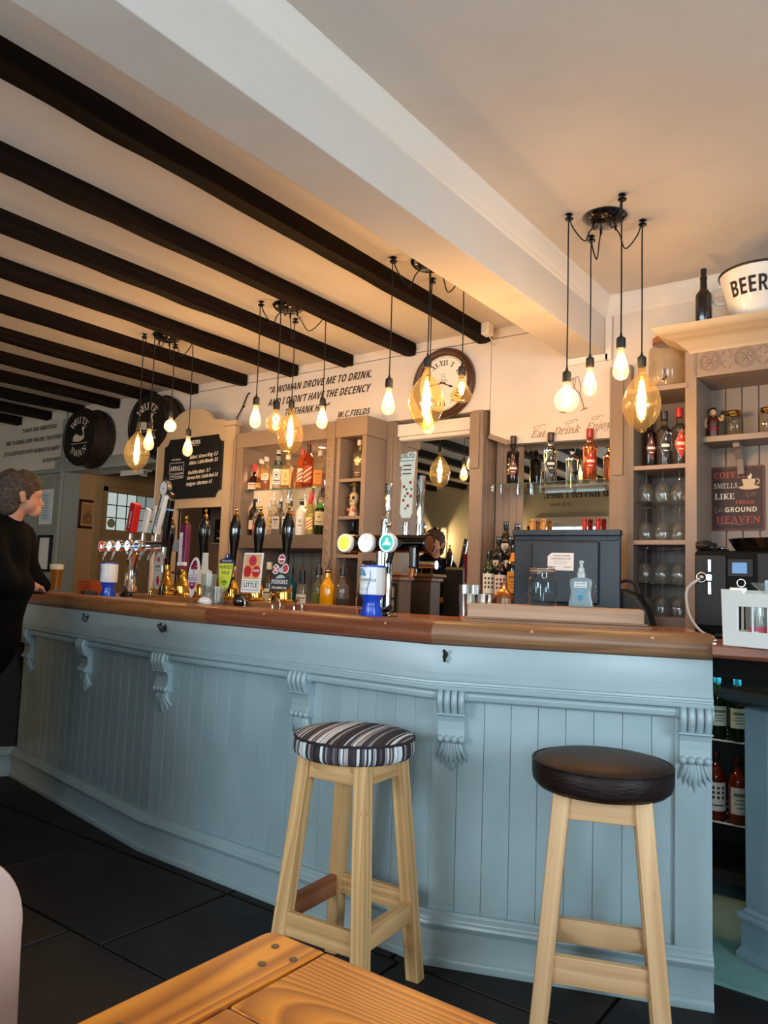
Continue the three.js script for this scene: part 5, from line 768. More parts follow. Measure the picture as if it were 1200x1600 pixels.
// ---- wine bottles on steps beside the till
{
  const t = thing('wine_steps', 'dark wooden stepped rack carrying wine bottles beside the till', 'rack', [0, 0, 0]);
  part('step', bx(-2.12, -1.76, 1.02, 1.15, -3.81, -3.69, 0.004), M.dark, t); part('step', bx(-2.12, -1.8, 1.02, 1.235, -3.92, -3.81, 0.004), M.dark, t); part('step', bx(-2.12, -1.8, 1.02, 1.315, -4.03, -3.92, 0.004), M.dark, t);
  const W = (label, x, y, z, o) => bottle(label, [x, y, z], { form: 'wine', r: 0.037, h: 0.3, ...o }, undefined, 'wine_bottle');
  W('green wine bottle with white patterned label at the front of the stepped rack', -2.042, 1.15, -3.75, { glass: 0x0e2c12, cap: 0x12180f, label: ['panes', '#e2ddd2', '#26211c', 0.12, 0.58, 2.1] });
  W('dark wine bottle with white and pink patterned label beside the green one', -1.968, 1.15, -3.745, { h: 0.29, glass: 0x0c0708, cap: 0x100a0a, label: ['panes', '#dcc6bc', '#26211c', 0.12, 0.58, 2.1] });
  W('dark wine bottle with orange label and orange foil on the stepped rack', -1.895, 1.15, -3.75, { h: 0.335, glass: 0x0a0807, cap: 0x15100c, label: ['bars', '#d08c22', '#8a5a14', 0.22, 0.56, 2.1], band: 0xd98a1e });
  W('dark bottle with arched white label on the middle step', -2.046, 1.235, -3.865, { glass: 0x0b0808, cap: 0x0f0c0c, label: ['panes', '#dcd7cc', '#26211c', 0.2, 0.56, 2] });
  W('second dark bottle with white label on the middle step', -1.972, 1.235, -3.865, { glass: 0x0b0808, cap: 0x0f0c0c, label: ['panes', '#dcd7cc', '#26211c', 0.2, 0.56, 2] });
  W('topmost dark bottle with white shoulder label on the back step', -2.06, 1.315, -3.975, { h: 0.315, glass: 0x0b0808, cap: 0x0f0c0c, label: ['seal', '#dcd7cc', '#26211c', 0.3, 0.6, 2] });
  W('plain black topped bottle on the back step nearest the till', -1.99, 1.315, -3.975, { h: 0.3, glass: 0x090707, cap: 0x0b0a0a });
}
// ---- spirits and upturned glasses in the open shelf unit
bottle('black liqueur bottle on the top shelf of the open unit', [-1.19, 1.864, -3.82], { form: 'vodka', r: 0.034, h: 0.27, glass: 0x140706, cap: 0x1a0c0c, capFrom: 0.84, label: ['lozenge', '#140706', '#5a2a20', 0.14, 0.6] });
bottle('clear vodka bottle with blue black lozenge label on the top shelf of the open unit', [-1.115, 1.864, -3.80], { form: 'vodka', r: 0.036, h: 0.28, glass: 0xf6f6f2, clear: 1, solid: 1, cap: 0x241216, capFrom: 0.84, label: ['lozenge', '#dcdad2', '#161c2a', 0.12, 0.62] });
bottle('clear vodka bottle with red lozenge label and red cap on the open unit', [-1.04, 1.864, -3.79], { form: 'vodka', r: 0.037, h: 0.285, glass: 0xf6f4f0, clear: 1, solid: 1, cap: 0xa31e24, capFrom: 0.84, label: ['lozenge', '#e8d8cc', '#c43a28', 0.12, 0.62] });
{
  const upturned = lathe([[0.034, 0], [0.038, 0.03], [0.037, 0.06], [0.026, 0.084], [0.006, 0.096], [0.004, 0.105], [0.0035, 0.15], [0.006, 0.156], [0.031, 0.161], [0.031, 0.163], [0, 0.164]], 22), G = phy({ color: 0xf1f3f1, transmission: 0.97, thickness: 0, roughness: 0.02, ior: 1.55, specularIntensity: 1.4 });
  let proto = null;
  for (const [y, row] of [[1.696, 'on the upper glass tier'], [1.502, 'on the wooden shelf'], [1.306, 'on the lower glass tier'], [1.14, 'on the base board']]) for (const [z, w] of [[-3.77, 'front'], [-3.87, 'second']]) for (const [x, e] of [[-1.192, 'nearest the till, '], [-1.112, 'middle of three, '], [-1.034, 'nearest the dresser, ']]) {
    const l = 'upturned wine glass ' + e + w + ' row ' + row;
    if (!proto) { proto = thing('wine_glass', l, 'glass', [x, y, z], 0); part('bowl', upturned, G, proto); proto.userData.group = w + ' row glasses ' + row; } else { const c = copyOf(proto, [x + (w === 'second' ? 0.03 : 0), y, z], 0, l); c.userData.group = w + ' row glasses ' + row; }
  }
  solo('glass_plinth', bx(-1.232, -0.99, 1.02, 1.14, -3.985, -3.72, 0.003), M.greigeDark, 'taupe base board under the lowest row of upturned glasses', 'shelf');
}
// ---- bottles in the fridge
{
  const Fz = -3.60;
  const white = { form: 'wine', r: 0.037, h: 0.275, glass: 0x16301a, clear: 0.3, cap: 0x4ac4d8, capFrom: 0.84, label: ['bars', '#d8e4cc', '#5c7a6a', 0.2, 0.5, 2.2] };
  bottle('green white wine bottle with turquoise foil at the front of the fridge', [-0.828, 0.64, Fz], white, undefined, 'wine_bottle'); bottle('second turquoise foiled white wine bottle in the fridge by the side counter', [-0.745, 0.64, Fz + 0.01], white, undefined, 'wine_bottle');
  bottle('rose wine bottle with tall white label on the lower fridge shelf', [-0.835, 0.30, Fz], { form: 'wine', r: 0.038, h: 0.28, glass: 0x7a2a14, clear: 0.45, cap: 0x1a1210, label: ['panes', '#d8d4ca', '#2c2824', 0.14, 0.56, 2.2] }, undefined, 'wine_bottle');
  bottle('rose wine bottle with pale picture label on the lower fridge shelf', [-0.745, 0.30, Fz + 0.01], { form: 'wine', r: 0.038, h: 0.27, glass: 0x8a3418, clear: 0.45, cap: 0x2a1c16, label: ['bars', '#cfd4cc', '#6a7a74', 0.16, 0.56, 2.2] }, undefined, 'wine_bottle');
}
// ================================================================ ON THE BAR
const TB = SEG.map((s) => s.turn);
// ---- beer engines: brass base, black (or plum) handle, printed clip
const handGeo = lathe([[0.013, 0], [0.015, 0.02], [0.0155, 0.06], [0.0185, 0.11], [0.0265, 0.17], [0.0285, 0.2], [0.026, 0.23], [0.016, 0.26], [0.0125, 0.268], [0.0125, 0.272]], 28);
const tipGeo = [lathe([[0.0135, 0.268], [0.015, 0.272], [0.012, 0.278], [0.006, 0.283], [0.0045, 0.29], [0.008, 0.296], [0.0085, 0.304], [0.005, 0.311], [0, 0.313]], 20)];
const baseGeo = lathe([[0, 0], [0.046, 0], [0.048, 0.006], [0.042, 0.012], [0.038, 0.016], [0.037, 0.05], [0.04, 0.055], [0.037, 0.06], [0.028, 0.078], [0.02, 0.1], [0.021, 0.11], [0.017, 0.118], [0.017, 0.15], [0, 0.15]], 32);
function beerEngine(label, pos, turn, clip, o = {}) {
  const t = thing('beer_pump', label, 'beer pump', pos, turn);
  part('base', baseGeo, M.brass, t); part('spout', tube([[0, 0.03, 0.03], [0, 0.034, 0.07], [0, 0.02, 0.085], [0, -0.0, 0.086]], 0.007, 14, 8), M.brass, t);
  if (o.block) { part('handle', box(0.062, 0.235, 0.03, 0, 0.255, 0, 0.004, 'y'), M.plum, t, 'plum coloured flat handle'); part('print', new THREE.PlaneGeometry(0.03, 0.16).translate(-0.013, 0.25, 0.0156), print(canvas(64, 320, (x) => { x.fillStyle = '#e6dfe2'; x.fillRect(0, 0, 64, 320); x.rotate(-Math.PI / 2); x.fillStyle = '#4a1438'; x.font = 'bold 40px serif'; x.fillText('WYE VALLEY', -310, 46, 300); })), t); part('tip', tipGeo.map((g) => g.clone().translate(0, 0.107, 0)), M.brass, t); }
  else { const h = part('handle', handGeo, M.black, t); h.position.y = 0.135; h.rotation.z = -0.035; const p = part('tip', tipGeo, M.brass, t); p.position.y = 0.135; p.rotation.z = -0.035; part('collar', cyl(0.0175, 0.0175, 0.02, 0, 0.15, 0), o.band || M.brass, t); }
  if (clip) { const c = new THREE.Group(); c.name = 'clip'; c.position.set(o.cx || 0, o.cy ?? 0.14, 0.062); c.rotation.x = -0.08; t.add(c); part('arm', beam([0, -0.02, -0.055], [0, -0.02, 0.004], 0.012, 0.006, [1, 0, 0]), M.matt, c); clip(c); }
  return t;
}
const flat = (pts, d = 0.006) => ext(pts, d, 0.0012);
function ellipsePts(a, b, n = 36) { return [...Array(n).keys()].map((i) => [Math.cos(i / n * 6.28318) * a, Math.sin(i / n * 6.28318) * b]); }
function platePrint(c, shapePts, bg, w, h, draw, px = 256) {                              // shaped plate with its print cut to the same outline
  const g = ext(shapePts, 0.006, 0.001); part('plate', g, paint(bg, 0.35), c);
  const s = new THREE.ShapeGeometry(new THREE.Shape(shapePts.map((p) => V2(p[0] * 0.97, p[1] * 0.97))), 12), p = s.attributes.position, uv = new Float32Array(p.count * 2); for (let i = 0; i < p.count; i++) { uv[i * 2] = p.getX(i) / w + 0.5; uv[i * 2 + 1] = p.getY(i) / h + 0.5; }
  s.setAttribute('uv', new THREE.BufferAttribute(uv, 2)); s.translate(0, 0, 0.0066); part('print', s, print(canvas(px, Math.round(px * h / w), draw), { roughness: 0.35 }), c);
}
const pump = (k, t, y = 1.147) => onBar(k, t, -0.29, y);
beerEngine('black handled beer pump with bare brass base beside the slim black tap lever', pump(2, 0.44), TB[2], null);
beerEngine('beer pump with plum coloured flat handle in place of the black one', pump(2, 0.27), TB[2], (c) => { part('ring', box(0.07, 0.02, 0.02, 0, 0.03, -0.05), M.white, c); }, { block: 1 });
beerEngine('beer pump with white pointed oval clip showing a crimson tree', pump(2, 0.09), TB[2], (c) => {
  const o = [...Array(40).keys()].map((i) => { const a = i / 40 * 6.28318, y = Math.sin(a) * 0.088; return [Math.cos(a) * 0.05 * (y < -0.05 ? 0.8 : 1), y < -0.06 ? y - (-(y) - 0.06) * 0.8 : y]; });
  platePrint(c, o, 0xe8e6e8, 0.104, 0.2, (x, w, h) => { x.fillStyle = '#eceaee'; x.fillRect(0, 0, w, h); x.fillStyle = '#8a1238'; x.beginPath(); x.arc(w / 2, h * 0.24, 54, 0, 7); x.arc(w / 2 - 46, h * 0.3, 34, 0, 7); x.arc(w / 2 + 46, h * 0.3, 34, 0, 7); x.fill(); x.fillRect(w / 2 - 8, h * 0.3, 16, 84); x.fillStyle = '#e4e0ec'; x.strokeStyle = '#5a2050'; x.lineWidth = 5; x.fillRect(12, h * 0.5, w - 24, 90); x.strokeRect(12, h * 0.5, w - 24, 90); x.fillStyle = '#6a4a8a'; x.font = 'bold 62px sans-serif'; x.textAlign = 'center'; x.fillText('RUDDLES', w / 2, h * 0.5 + 68, w - 36); x.fillStyle = '#8a1238'; x.beginPath(); x.arc(w / 2, h * 0.69, 78, 0, Math.PI); x.fill(); x.fillStyle = '#fff'; x.font = 'bold 32px serif'; x.fillText('BEST', w / 2, h * 0.76, 100); });
}, { cx: 0.04, cy: 0.11 });
beerEngine('beer pump with green and yellow shield clip', pump(1, 1.365), TB[1], (c) => {
  platePrint(c, [[-0.012, 0.092], [0.012, 0.092], [0.016, 0.07], [0.05, 0.062], [0.05, 0.04], [0.046, -0.02], [0.034, -0.07], [0, -0.098], [-0.034, -0.07], [-0.046, -0.02], [-0.05, 0.04], [-0.05, 0.062], [-0.016, 0.07]], 0x1c2250, 0.106, 0.2, (x, w, h) => { x.fillStyle = '#dce24a'; x.fillRect(0, 0, w, h); x.fillStyle = '#1c2250'; x.fillRect(0, 0, w, h * 0.27); x.fillStyle = '#dfe4f2'; x.font = 'bold 26px sans-serif'; x.textAlign = 'center'; x.fillText('CASTLE ROCK', w / 2, h * 0.235, w - 40); x.fillRect(w / 2 - 10, h * 0.06, 20, 34); x.fillStyle = '#1f2a1c'; x.font = 'bold 58px sans-serif'; x.fillText('HARVEST', w / 2, h * 0.4, w - 34); x.font = 'bold 56px sans-serif'; x.fillText('PALE', w / 2, h * 0.53, 140); x.fillStyle = '#4a8a2c'; for (const [a, b, r] of [[0, 0, 30], [-34, 12, 22], [34, 12, 22], [0, 34, 24]]) { x.beginPath(); x.moveTo(w / 2 + a - r, h * 0.7 + b); x.quadraticCurveTo(w / 2 + a, h * 0.7 + b - r, w / 2 + a + r, h * 0.7 + b); x.quadraticCurveTo(w / 2 + a, h * 0.7 + b + r, w / 2 + a - r, h * 0.7 + b); x.fill(); } });
}, { cx: 0.03, cy: 0.125, band: M.white });
beerEngine('beer pump with tall white square clip of three red circles', pump(1, 1.195), TB[1], (c) => {
  platePrint(c, [[-0.062, -0.092], [0.062, -0.092], [0.062, 0.092], [-0.062, 0.092]], 0xeeece6, 0.124, 0.184, (x, w, h) => { x.fillStyle = '#f0eee8'; x.fillRect(0, 0, w, h); x.fillStyle = '#e8a878'; x.fillRect(16, 16, w - 32, h * 0.62); const C = (cx, cy, r, f) => { x.fillStyle = f; x.beginPath(); x.arc(cx, cy, r, 0, 7); x.fill(); }; C(w / 2, h * 0.2, 52, '#c93048'); C(w * 0.27, h * 0.47, 54, '#c4171c'); C(w * 0.73, h * 0.47, 54, '#c4171c'); C(w / 2 - 16, h * 0.19, 8, '#7a1a28'); C(w / 2 + 16, h * 0.19, 8, '#7a1a28'); x.fillStyle = '#f0dede'; x.fillRect(w * 0.55, h * 0.45, 86, 8); x.font = 'bold 22px sans-serif'; x.textAlign = 'center'; x.fillText('BLONDE', w * 0.73, h * 0.45, 84); x.strokeStyle = '#262626'; x.lineWidth = 4; x.strokeRect(20, h * 0.71, w - 40, h * 0.22); x.fillStyle = '#1c1c1c'; x.font = 'bold 62px sans-serif'; x.fillText('LITTLE', w / 2, h * 0.865, 190); });
}, { cx: 0.04, cy: 0.13, band: M.white });
beerEngine('beer pump with black and red badge clip nearest the centre font', pump(1, 1.01), TB[1], (c) => {
  platePrint(c, [[-0.06, -0.085], [0.06, -0.07], [0.058, -0.01], [0.05, 0.0], [0.052, 0.03], [0.03, 0.05], [0.028, 0.08], [0, 0.094], [-0.028, 0.08], [-0.03, 0.05], [-0.052, 0.03], [-0.05, 0.0], [-0.058, -0.012]], 0x1b2026, 0.124, 0.19, (x, w, h) => { x.fillStyle = '#20262e'; x.fillRect(0, 0, w, h); const C = (cx, cy, r, a, b) => { x.fillStyle = a; x.beginPath(); x.arc(cx, cy, r, 0, 7); x.fill(); x.fillStyle = b; x.beginPath(); x.arc(cx, cy, r * 0.78, 0, 7); x.fill(); }; C(w / 2, h * 0.16, 46, '#efe9e6', '#c9404a'); x.fillStyle = '#fff'; x.fillRect(w / 2 - 34, h * 0.15, 68, 12); C(w * 0.24, h * 0.4, 46, '#efe9e6', '#c9404a'); C(w * 0.72, h * 0.38, 46, '#efe9e6', '#c9404a'); x.strokeStyle = '#fff'; x.lineWidth = 9; x.beginPath(); x.moveTo(w * 0.24 - 24, h * 0.4 - 24); x.lineTo(w * 0.24 + 24, h * 0.4 + 24); x.moveTo(w * 0.24 + 24, h * 0.4 - 24); x.lineTo(w * 0.24 - 24, h * 0.4 + 24); x.stroke(); x.fillStyle = '#b9c2c8'; x.beginPath(); x.arc(w * 0.52, h * 0.42, 26, 0, 7); x.fill(); x.beginPath(); x.moveTo(w * 0.28, h * 0.62); x.quadraticCurveTo(w * 0.5, h * 0.44, w * 0.78, h * 0.6); x.fill(); x.fillStyle = '#1d2a3a'; x.fillRect(16, h * 0.62, w - 32, 62); x.fillStyle = '#eef0f2'; x.font = 'bold 50px serif'; x.textAlign = 'center'; x.fillText('PEDIGREE', w / 2, h * 0.74, w - 44); x.font = 'bold 26px sans-serif'; x.fillText('THE AMBER ALE', w / 2, h * 0.86, w - 60); });
}, { cx: 0.04, cy: 0.13, band: M.white });
// white back of a clip on a stem, and the slim lever tap with oval badge
{
  const t = thing('clip_stand', 'plain pale clip back on a brown stem behind the stacked tumblers', 'stand', onBar(1, 1.47, -0.22, 1.147), TB[1]); part('stem', box(0.02, 0.08, 0.012, 0, 0.04, 0, 0.002, 'y'), std({ color: 0x8a6a5a, roughness: 0.5 }), t); part('plate', flat([[-0.05, 0.07], [0.045, 0.06], [0.05, 0.13], [0.02, 0.14], [0.016, 0.22], [-0.02, 0.22], [-0.024, 0.14], [-0.056, 0.12]]).translate(0, 0, 0.006), paint(0xd9cbb8, 0.5), t);
  const l = thing('tap_lever', 'slim black and chrome lever tap with a silver oval badge', 'beer tap', onBar(2, 0.355, -0.22, 1.118), TB[2]);
  part('stem', [rod([0, 0, 0], [0, 0.09, 0.0], 0.012), cyl(0.026, 0.024, 0.012, 0, 0.006, 0)], M.black, l); part('lever', [beam([0.0, 0.28, 0], [0.045, 0.53, 0.0], 0.034, 0.03, [0, 0, 1], 0.006)], M.black, l); part('band', beam([0.034, 0.47, 0], [0.036, 0.482, 0], 0.036, 0.032, [0, 0, 1], 0.003), std({ color: 0x7fa6c8, roughness: 0.3 }), l); part('collar', rod([-0.004, 0.22, 0], [0.0, 0.285, 0], 0.016), M.chrome, l);
  const c = new THREE.Group(); c.name = 'badge'; c.position.set(-0.004, 0.155, 0.022); l.add(c); platePrint(c, ellipsePts(0.042, 0.098), 0xb9b4ae, 0.084, 0.196, (x, w, h) => { x.fillStyle = '#b4aea6'; x.fillRect(0, 0, w, h); x.fillStyle = '#8f3a34'; x.beginPath(); x.ellipse(w * 0.55, h * 0.2, 46, 40, 0, 0, 7); x.fill(); x.fillStyle = '#6e665e'; x.fillRect(w * 0.2, h * 0.36, w * 0.6, 30); x.fillRect(w * 0.25, h * 0.48, w * 0.4, 12); x.fillStyle = '#a01828'; x.beginPath(); x.ellipse(w * 0.6, h * 0.76, 44, 76, 0, 0, 7); x.fill(); });
  part('rim', new THREE.TorusGeometry(1, 0.05, 8, 40).scale(0.044, 0.1, 0.08).translate(-0.004, 0.155, 0.024), M.chrome, l);
}
// ---- chrome fonts: column, cross barrel, lit lenses and handles
function lens(g, x, y, z, r, face, rimMat = M.chrome, glow = 0) {
  const h = new THREE.Group(); h.name = 'lens'; h.position.set(x, y, z); g.add(h); part('rim', lathe([[0, -0.02], [r, -0.02], [r + 0.004, -0.006], [r + 0.002, 0.006], [r - 0.002, 0.007]], 28).rotateX(Math.PI / 2), rimMat, h);
  part('face', new THREE.CircleGeometry(r, 32).translate(0, 0, 0.0062), std({ map: face, emissiveMap: face, emissive: new THREE.Color(1, 1, 1), emissiveIntensity: glow, roughness: 0.25 }), h);
  const l = new THREE.PointLight(new THREE.Color(0.95, 0.98, 1), 0.0015); l.position.z = 0.03; l.castShadow = true; h.add(l);
}
const disc = (draw) => canvas(128, 128, (x) => { draw(x); });
{
  const t = thing('beer_font', 'tall chrome font with a row of lit round badges near the charity tin', 'beer font', onBar(2, 1.02, -0.375, 1.118), TB[2]);
  part('base', lathe([[0, 0], [0.06, 0], [0.062, 0.01], [0.05, 0.02], [0.044, 0.03], [0, 0.03]], 32), M.black, t); part('column', lathe([[0.044, 0.03], [0.046, 0.045], [0.04, 0.05], [0.036, 0.06], [0.036, 0.24], [0.04, 0.245], [0.04, 0.255], [0.036, 0.26], [0.036, 0.3]], 36), M.chrome, t);
  part('barrel', [cyl(0.03, 0.03, 0.90, 0, 0, 0, 28).rotateZ(Math.PI / 2).translate(0.05, 0.3, 0), cyl(0.034, 0.034, 0.02, 0, 0, 0, 28).rotateZ(Math.PI / 2).translate(0.50, 0.3, 0), cyl(0.034, 0.034, 0.02, 0, 0, 0, 28).rotateZ(Math.PI / 2).translate(-0.39, 0.3, 0)], M.chrome, t);
  const faces = [['#c4141c', 'h'], ['#f2f2f4', 'r'], ['#f6f6f8', 'l'], ['#eef2fa', 's'], ['#f0f4fa', 'b']];
  faces.forEach(([bg, k], i) => lens(t, -0.33 + i * 0.118, 0.3, 0.045, 0.034, disc((x) => { x.fillStyle = '#f8f8f8'; x.fillRect(0, 0, 128, 128); x.fillStyle = bg; x.beginPath(); x.arc(64, 64, 56, 0, 7); x.fill(); if (k === 'h') { x.fillStyle = '#fff'; x.beginPath(); x.moveTo(40, 60); x.lineTo(62, 30); x.lineTo(66, 52); x.lineTo(92, 50); x.lineTo(88, 94); x.lineTo(48, 94); x.fill(); } if (k === 'r') { x.fillStyle = '#d85a5a'; x.beginPath(); x.moveTo(70, 116); x.lineTo(116, 70); x.lineTo(112, 96); x.lineTo(90, 114); x.fill(); x.fillRect(36, 44, 50, 12); } if (k === 'l') { x.fillStyle = '#7a8aa8'; x.fillRect(30, 48, 66, 8); x.fillRect(34, 64, 56, 6); } if (k === 's') { x.fillStyle = '#1c2f6a'; x.beginPath(); x.moveTo(28, 62); x.lineTo(100, 34); x.lineTo(86, 60); x.fill(); } if (k === 'b') { x.fillStyle = '#1f6ab8'; x.fillRect(12, 70, 104, 26); x.fillStyle = '#202020'; x.fillRect(14, 36, 100, 28); } }), M.chrome, i === 4 ? 0.25 : 0.5));
  for (const x of [-0.28, -0.16, 0.06, 0.2, 0.3]) part('nozzle', [rod([x, 0.285, 0.02], [x, 0.235, 0.05], 0.011), rod([x, 0.245, 0.048], [x, 0.215, 0.055], 0.008)], M.chrome, t);
  part('tap_body', [-0.04, 0.12, 0.28].flatMap((x) => [cyl(0.016, 0.014, 0.05, x, 0.345, 0, 16), ball(0.014, x, 0.375, 0)]), M.chrome, t);
  const red = part('handle', beam([-0.04, 0.385, 0], [0.0, 0.56, 0], 0.075, 0.045, [0, 0, 1], 0.01), M.red, t, 'red flat sided handle with white lettering');
  { const g = new THREE.PlaneGeometry(0.036, 0.15).rotateZ(-0.22).translate(-0.014, 0.475, 0.0232); part('handle_print', g, inkOn(canvas(64, 256, (x) => { x.rotate(-Math.PI / 2); x.fillStyle = '#f2dada'; x.font = 'bold 44px sans-serif'; x.fillText('I MANSI', -240, 48, 220); })), t); }
  part('handle', [beam([0.12, 0.385, 0], [0.165, 0.52, 0], 0.05, 0.02, [0, 0, 1], 0.006)], M.white, t, 'short white slanted handle');
  part('handle', [beam([0.24, 0.36, 0], [0.335, 0.60, 0], 0.022, 0.03, [0, 0, 1], 0.008), cyl(0.048, 0.048, 0.026, 0, 0, 0, 32).rotateX(Math.PI / 2).translate(0.35, 0.625, 0.0)], M.chrome, t, 'tall chrome handle with round white head');
  part('handle_face', new THREE.CircleGeometry(0.04, 28).translate(0.35, 0.625, 0.014), print(disc((x) => { x.fillStyle = '#efe9ea'; x.fillRect(0, 0, 128, 128); x.fillStyle = '#b04a50'; x.beginPath(); x.arc(64, 64, 10, 0, 7); x.fill(); x.strokeStyle = '#c9b6b8'; x.lineWidth = 4; x.beginPath(); x.arc(64, 64, 44, 0, 7); x.stroke(); })), t);
  part('handle_strip', beam([0.275, 0.37, 0.0], [0.365, 0.585, 0.0], 0.04, 0.034, [0, 0, 1], 0.006), M.white, t); { const g = new THREE.PlaneGeometry(0.032, 0.19).rotateZ(-0.4).translate(0.321, 0.48, 0.0175); part('handle_print', g, inkOn(canvas(64, 330, (x) => { x.rotate(-Math.PI / 2); x.fillStyle = '#151515'; x.font = 'bold 46px sans-serif'; x.fillText('CARLING', -300, 48, 250); })), t); }
  part('handle_back', beam([0.30, 0.4, -0.02], [0.39, 0.60, -0.02], 0.05, 0.02, [0, 0, 1], 0.004), std({ color: 0x3a2616, roughness: 0.4 }), t);
}
{
  const t = thing('beer_font', 'centre chrome font with yellow, white and teal lit badges', 'beer font', onBar(1, 0.376, -0.2, 1.118), TB[1]);
  part('base', [lathe([[0, 0], [0.062, 0], [0.064, 0.008], [0.05, 0.018], [0, 0.02]], 32), rod([0.04, 0.03, 0.03], [0.075, 0.04, 0.05], 0.012), rod([-0.04, 0.02, 0.03], [-0.07, 0.03, 0.04], 0.012)], M.black, t); part('column', [cyl(0.019, 0.019, 0.27, -0.016, 0.15, 0, 24), cyl(0.019, 0.019, 0.27, 0.02, 0.15, 0, 24)], M.chrome, t);
  part('barrel', [cyl(0.036, 0.036, 0.38, 0, 0, 0, 32).rotateZ(Math.PI / 2).translate(0.02, 0.29, 0), new THREE.TorusGeometry(0.036, 0.005, 10, 32).rotateY(Math.PI / 2).translate(0.212, 0.29, 0)], std({ color: 0x4a4442, roughness: 0.12, metalness: 1 }), t); part('end_cap', cyl(0.032, 0.032, 0.004, 0, 0, 0, 28).rotateZ(Math.PI / 2).translate(0.213, 0.29, 0), M.copper, t);
  lens(t, -0.165, 0.29, 0.05, 0.035, disc((x) => { x.fillStyle = '#f4f2b0'; x.fillRect(0, 0, 128, 128); x.fillStyle = '#efe24a'; x.beginPath(); x.arc(64, 64, 54, 0, 7); x.fill(); x.fillStyle = '#c9b62a'; x.font = 'italic bold 30px serif'; x.fillText('Ginger', 22, 62, 84); x.fillRect(26, 74, 78, 5); x.fillRect(36, 86, 60, 4); }), M.white, 0.8);
  lens(t, -0.055, 0.29, 0.05, 0.036, disc((x) => { x.fillStyle = '#f4fafa'; x.fillRect(0, 0, 128, 128); x.fillStyle = '#4a8a9a'; x.fillRect(66, 24, 16, 8); x.fillStyle = '#9ab0b4'; x.fillRect(80, 96, 7, 5); }), M.white, 0.85);
  lens(t, 0.055, 0.29, 0.055, 0.036, disc((x) => { x.fillStyle = '#eef6f4'; x.fillRect(0, 0, 128, 128); x.fillStyle = '#1fa49a'; x.beginPath(); x.arc(64, 64, 54, 0, 7); x.fill(); x.fillStyle = '#e9f5f2'; x.beginPath(); x.moveTo(28, 84); x.lineTo(40, 62); x.lineTo(54, 60); x.lineTo(58, 32); x.lineTo(72, 32); x.lineTo(76, 60); x.lineTo(94, 66); x.lineTo(102, 84); x.quadraticCurveTo(64, 70, 28, 84); x.fill(); x.fillStyle = '#0f6f6a'; x.fillRect(44, 96, 40, 7); }), M.white, 0.7);
  part('tap_body', [cyl(0.02, 0.018, 0.06, 0.0, 0.35, 0, 18), ball(0.016, 0.0, 0.385, 0), ball(0.012, 0.028, 0.365, 0.014), cyl(0.014, 0.012, 0.05, 0.10, 0.35, 0, 18), cyl(0.018, 0.016, 0.05, 0.165, 0.34, 0, 18)], M.chrome, t);
  part('nozzle', [rod([0.06, 0.265, 0.03], [0.06, 0.21, 0.05], 0.012), rod([0.06, 0.22, 0.048], [0.06, 0.17, 0.05], 0.008)], M.black, t); part('nozzle', [box(0.034, 0.09, 0.036, 0.165, 0.235, 0.03, 0.01)], M.black, t); part('drip_nozzle', [rod([0.165, 0.2, 0.035], [0.165, 0.16, 0.045], 0.01)], M.copper, t);
  part('handle', lathe([[0.009, 0.39], [0.009, 0.41], [0.012, 0.47], [0.015, 0.53], [0.013, 0.533], [0, 0.533]], 20).rotateZ(-0.02), M.chrome, t, 'plain tapered chrome handle');
  part('handle', lathe([[0.011, 0.36], [0.012, 0.40], [0.013, 0.40], [0.02, 0.56], [0.019, 0.563], [0, 0.563]], 20).translate(0.165, -0.01, 0), M.chrome, t, 'wide topped chrome handle');
  const c = new THREE.Group(); c.name = 'handle'; c.position.set(0.105, 0.53, 0.0); c.rotation.z = -0.02; t.add(c);
  platePrint(c, [[-0.02, -0.14], [0.018, -0.14], [0.028, -0.12], [0.03, 0.085], [0.034, 0.11], [0.03, 0.122], [-0.004, 0.122], [-0.006, 0.116], [-0.04, 0.112], [-0.042, 0.07], [-0.03, 0.066], [-0.03, 0.05], [-0.036, 0.045], [-0.03, 0.03], [-0.036, 0.02], [-0.028, 0.0], [-0.03, -0.12]], 0xdcd6c4, 0.08, 0.27, (x, w, h) => { x.fillStyle = '#e4decb'; x.fillRect(0, 0, w, h); x.fillStyle = '#15524c'; x.font = 'bold 54px sans-serif'; x.fillText('INCHS', 8, h * 0.14, 100); x.strokeStyle = '#15524c'; x.lineWidth = 4; x.strokeRect(4, h * 0.05, 110, h * 0.13); x.fillStyle = '#2a2a26'; for (let i = 0; i < 3; i++) x.fillRect(24, h * 0.24 + i * 26, 66, 8); x.fillStyle = '#a8201c'; for (const [a, b] of [[40, 0.56], [88, 0.5], [70, 0.66], [96, 0.7], [40, 0.76], [76, 0.84]]) { x.beginPath(); x.arc(a, h * b, 10, 0, 7); x.fill(); } x.fillStyle = '#3c6a3a'; for (const [a, b] of [[60, 0.6], [98, 0.6], [52, 0.7], [60, 0.88]]) { x.beginPath(); x.arc(a, h * b, 8, 0, 7); x.fill(); } }, 128);
}
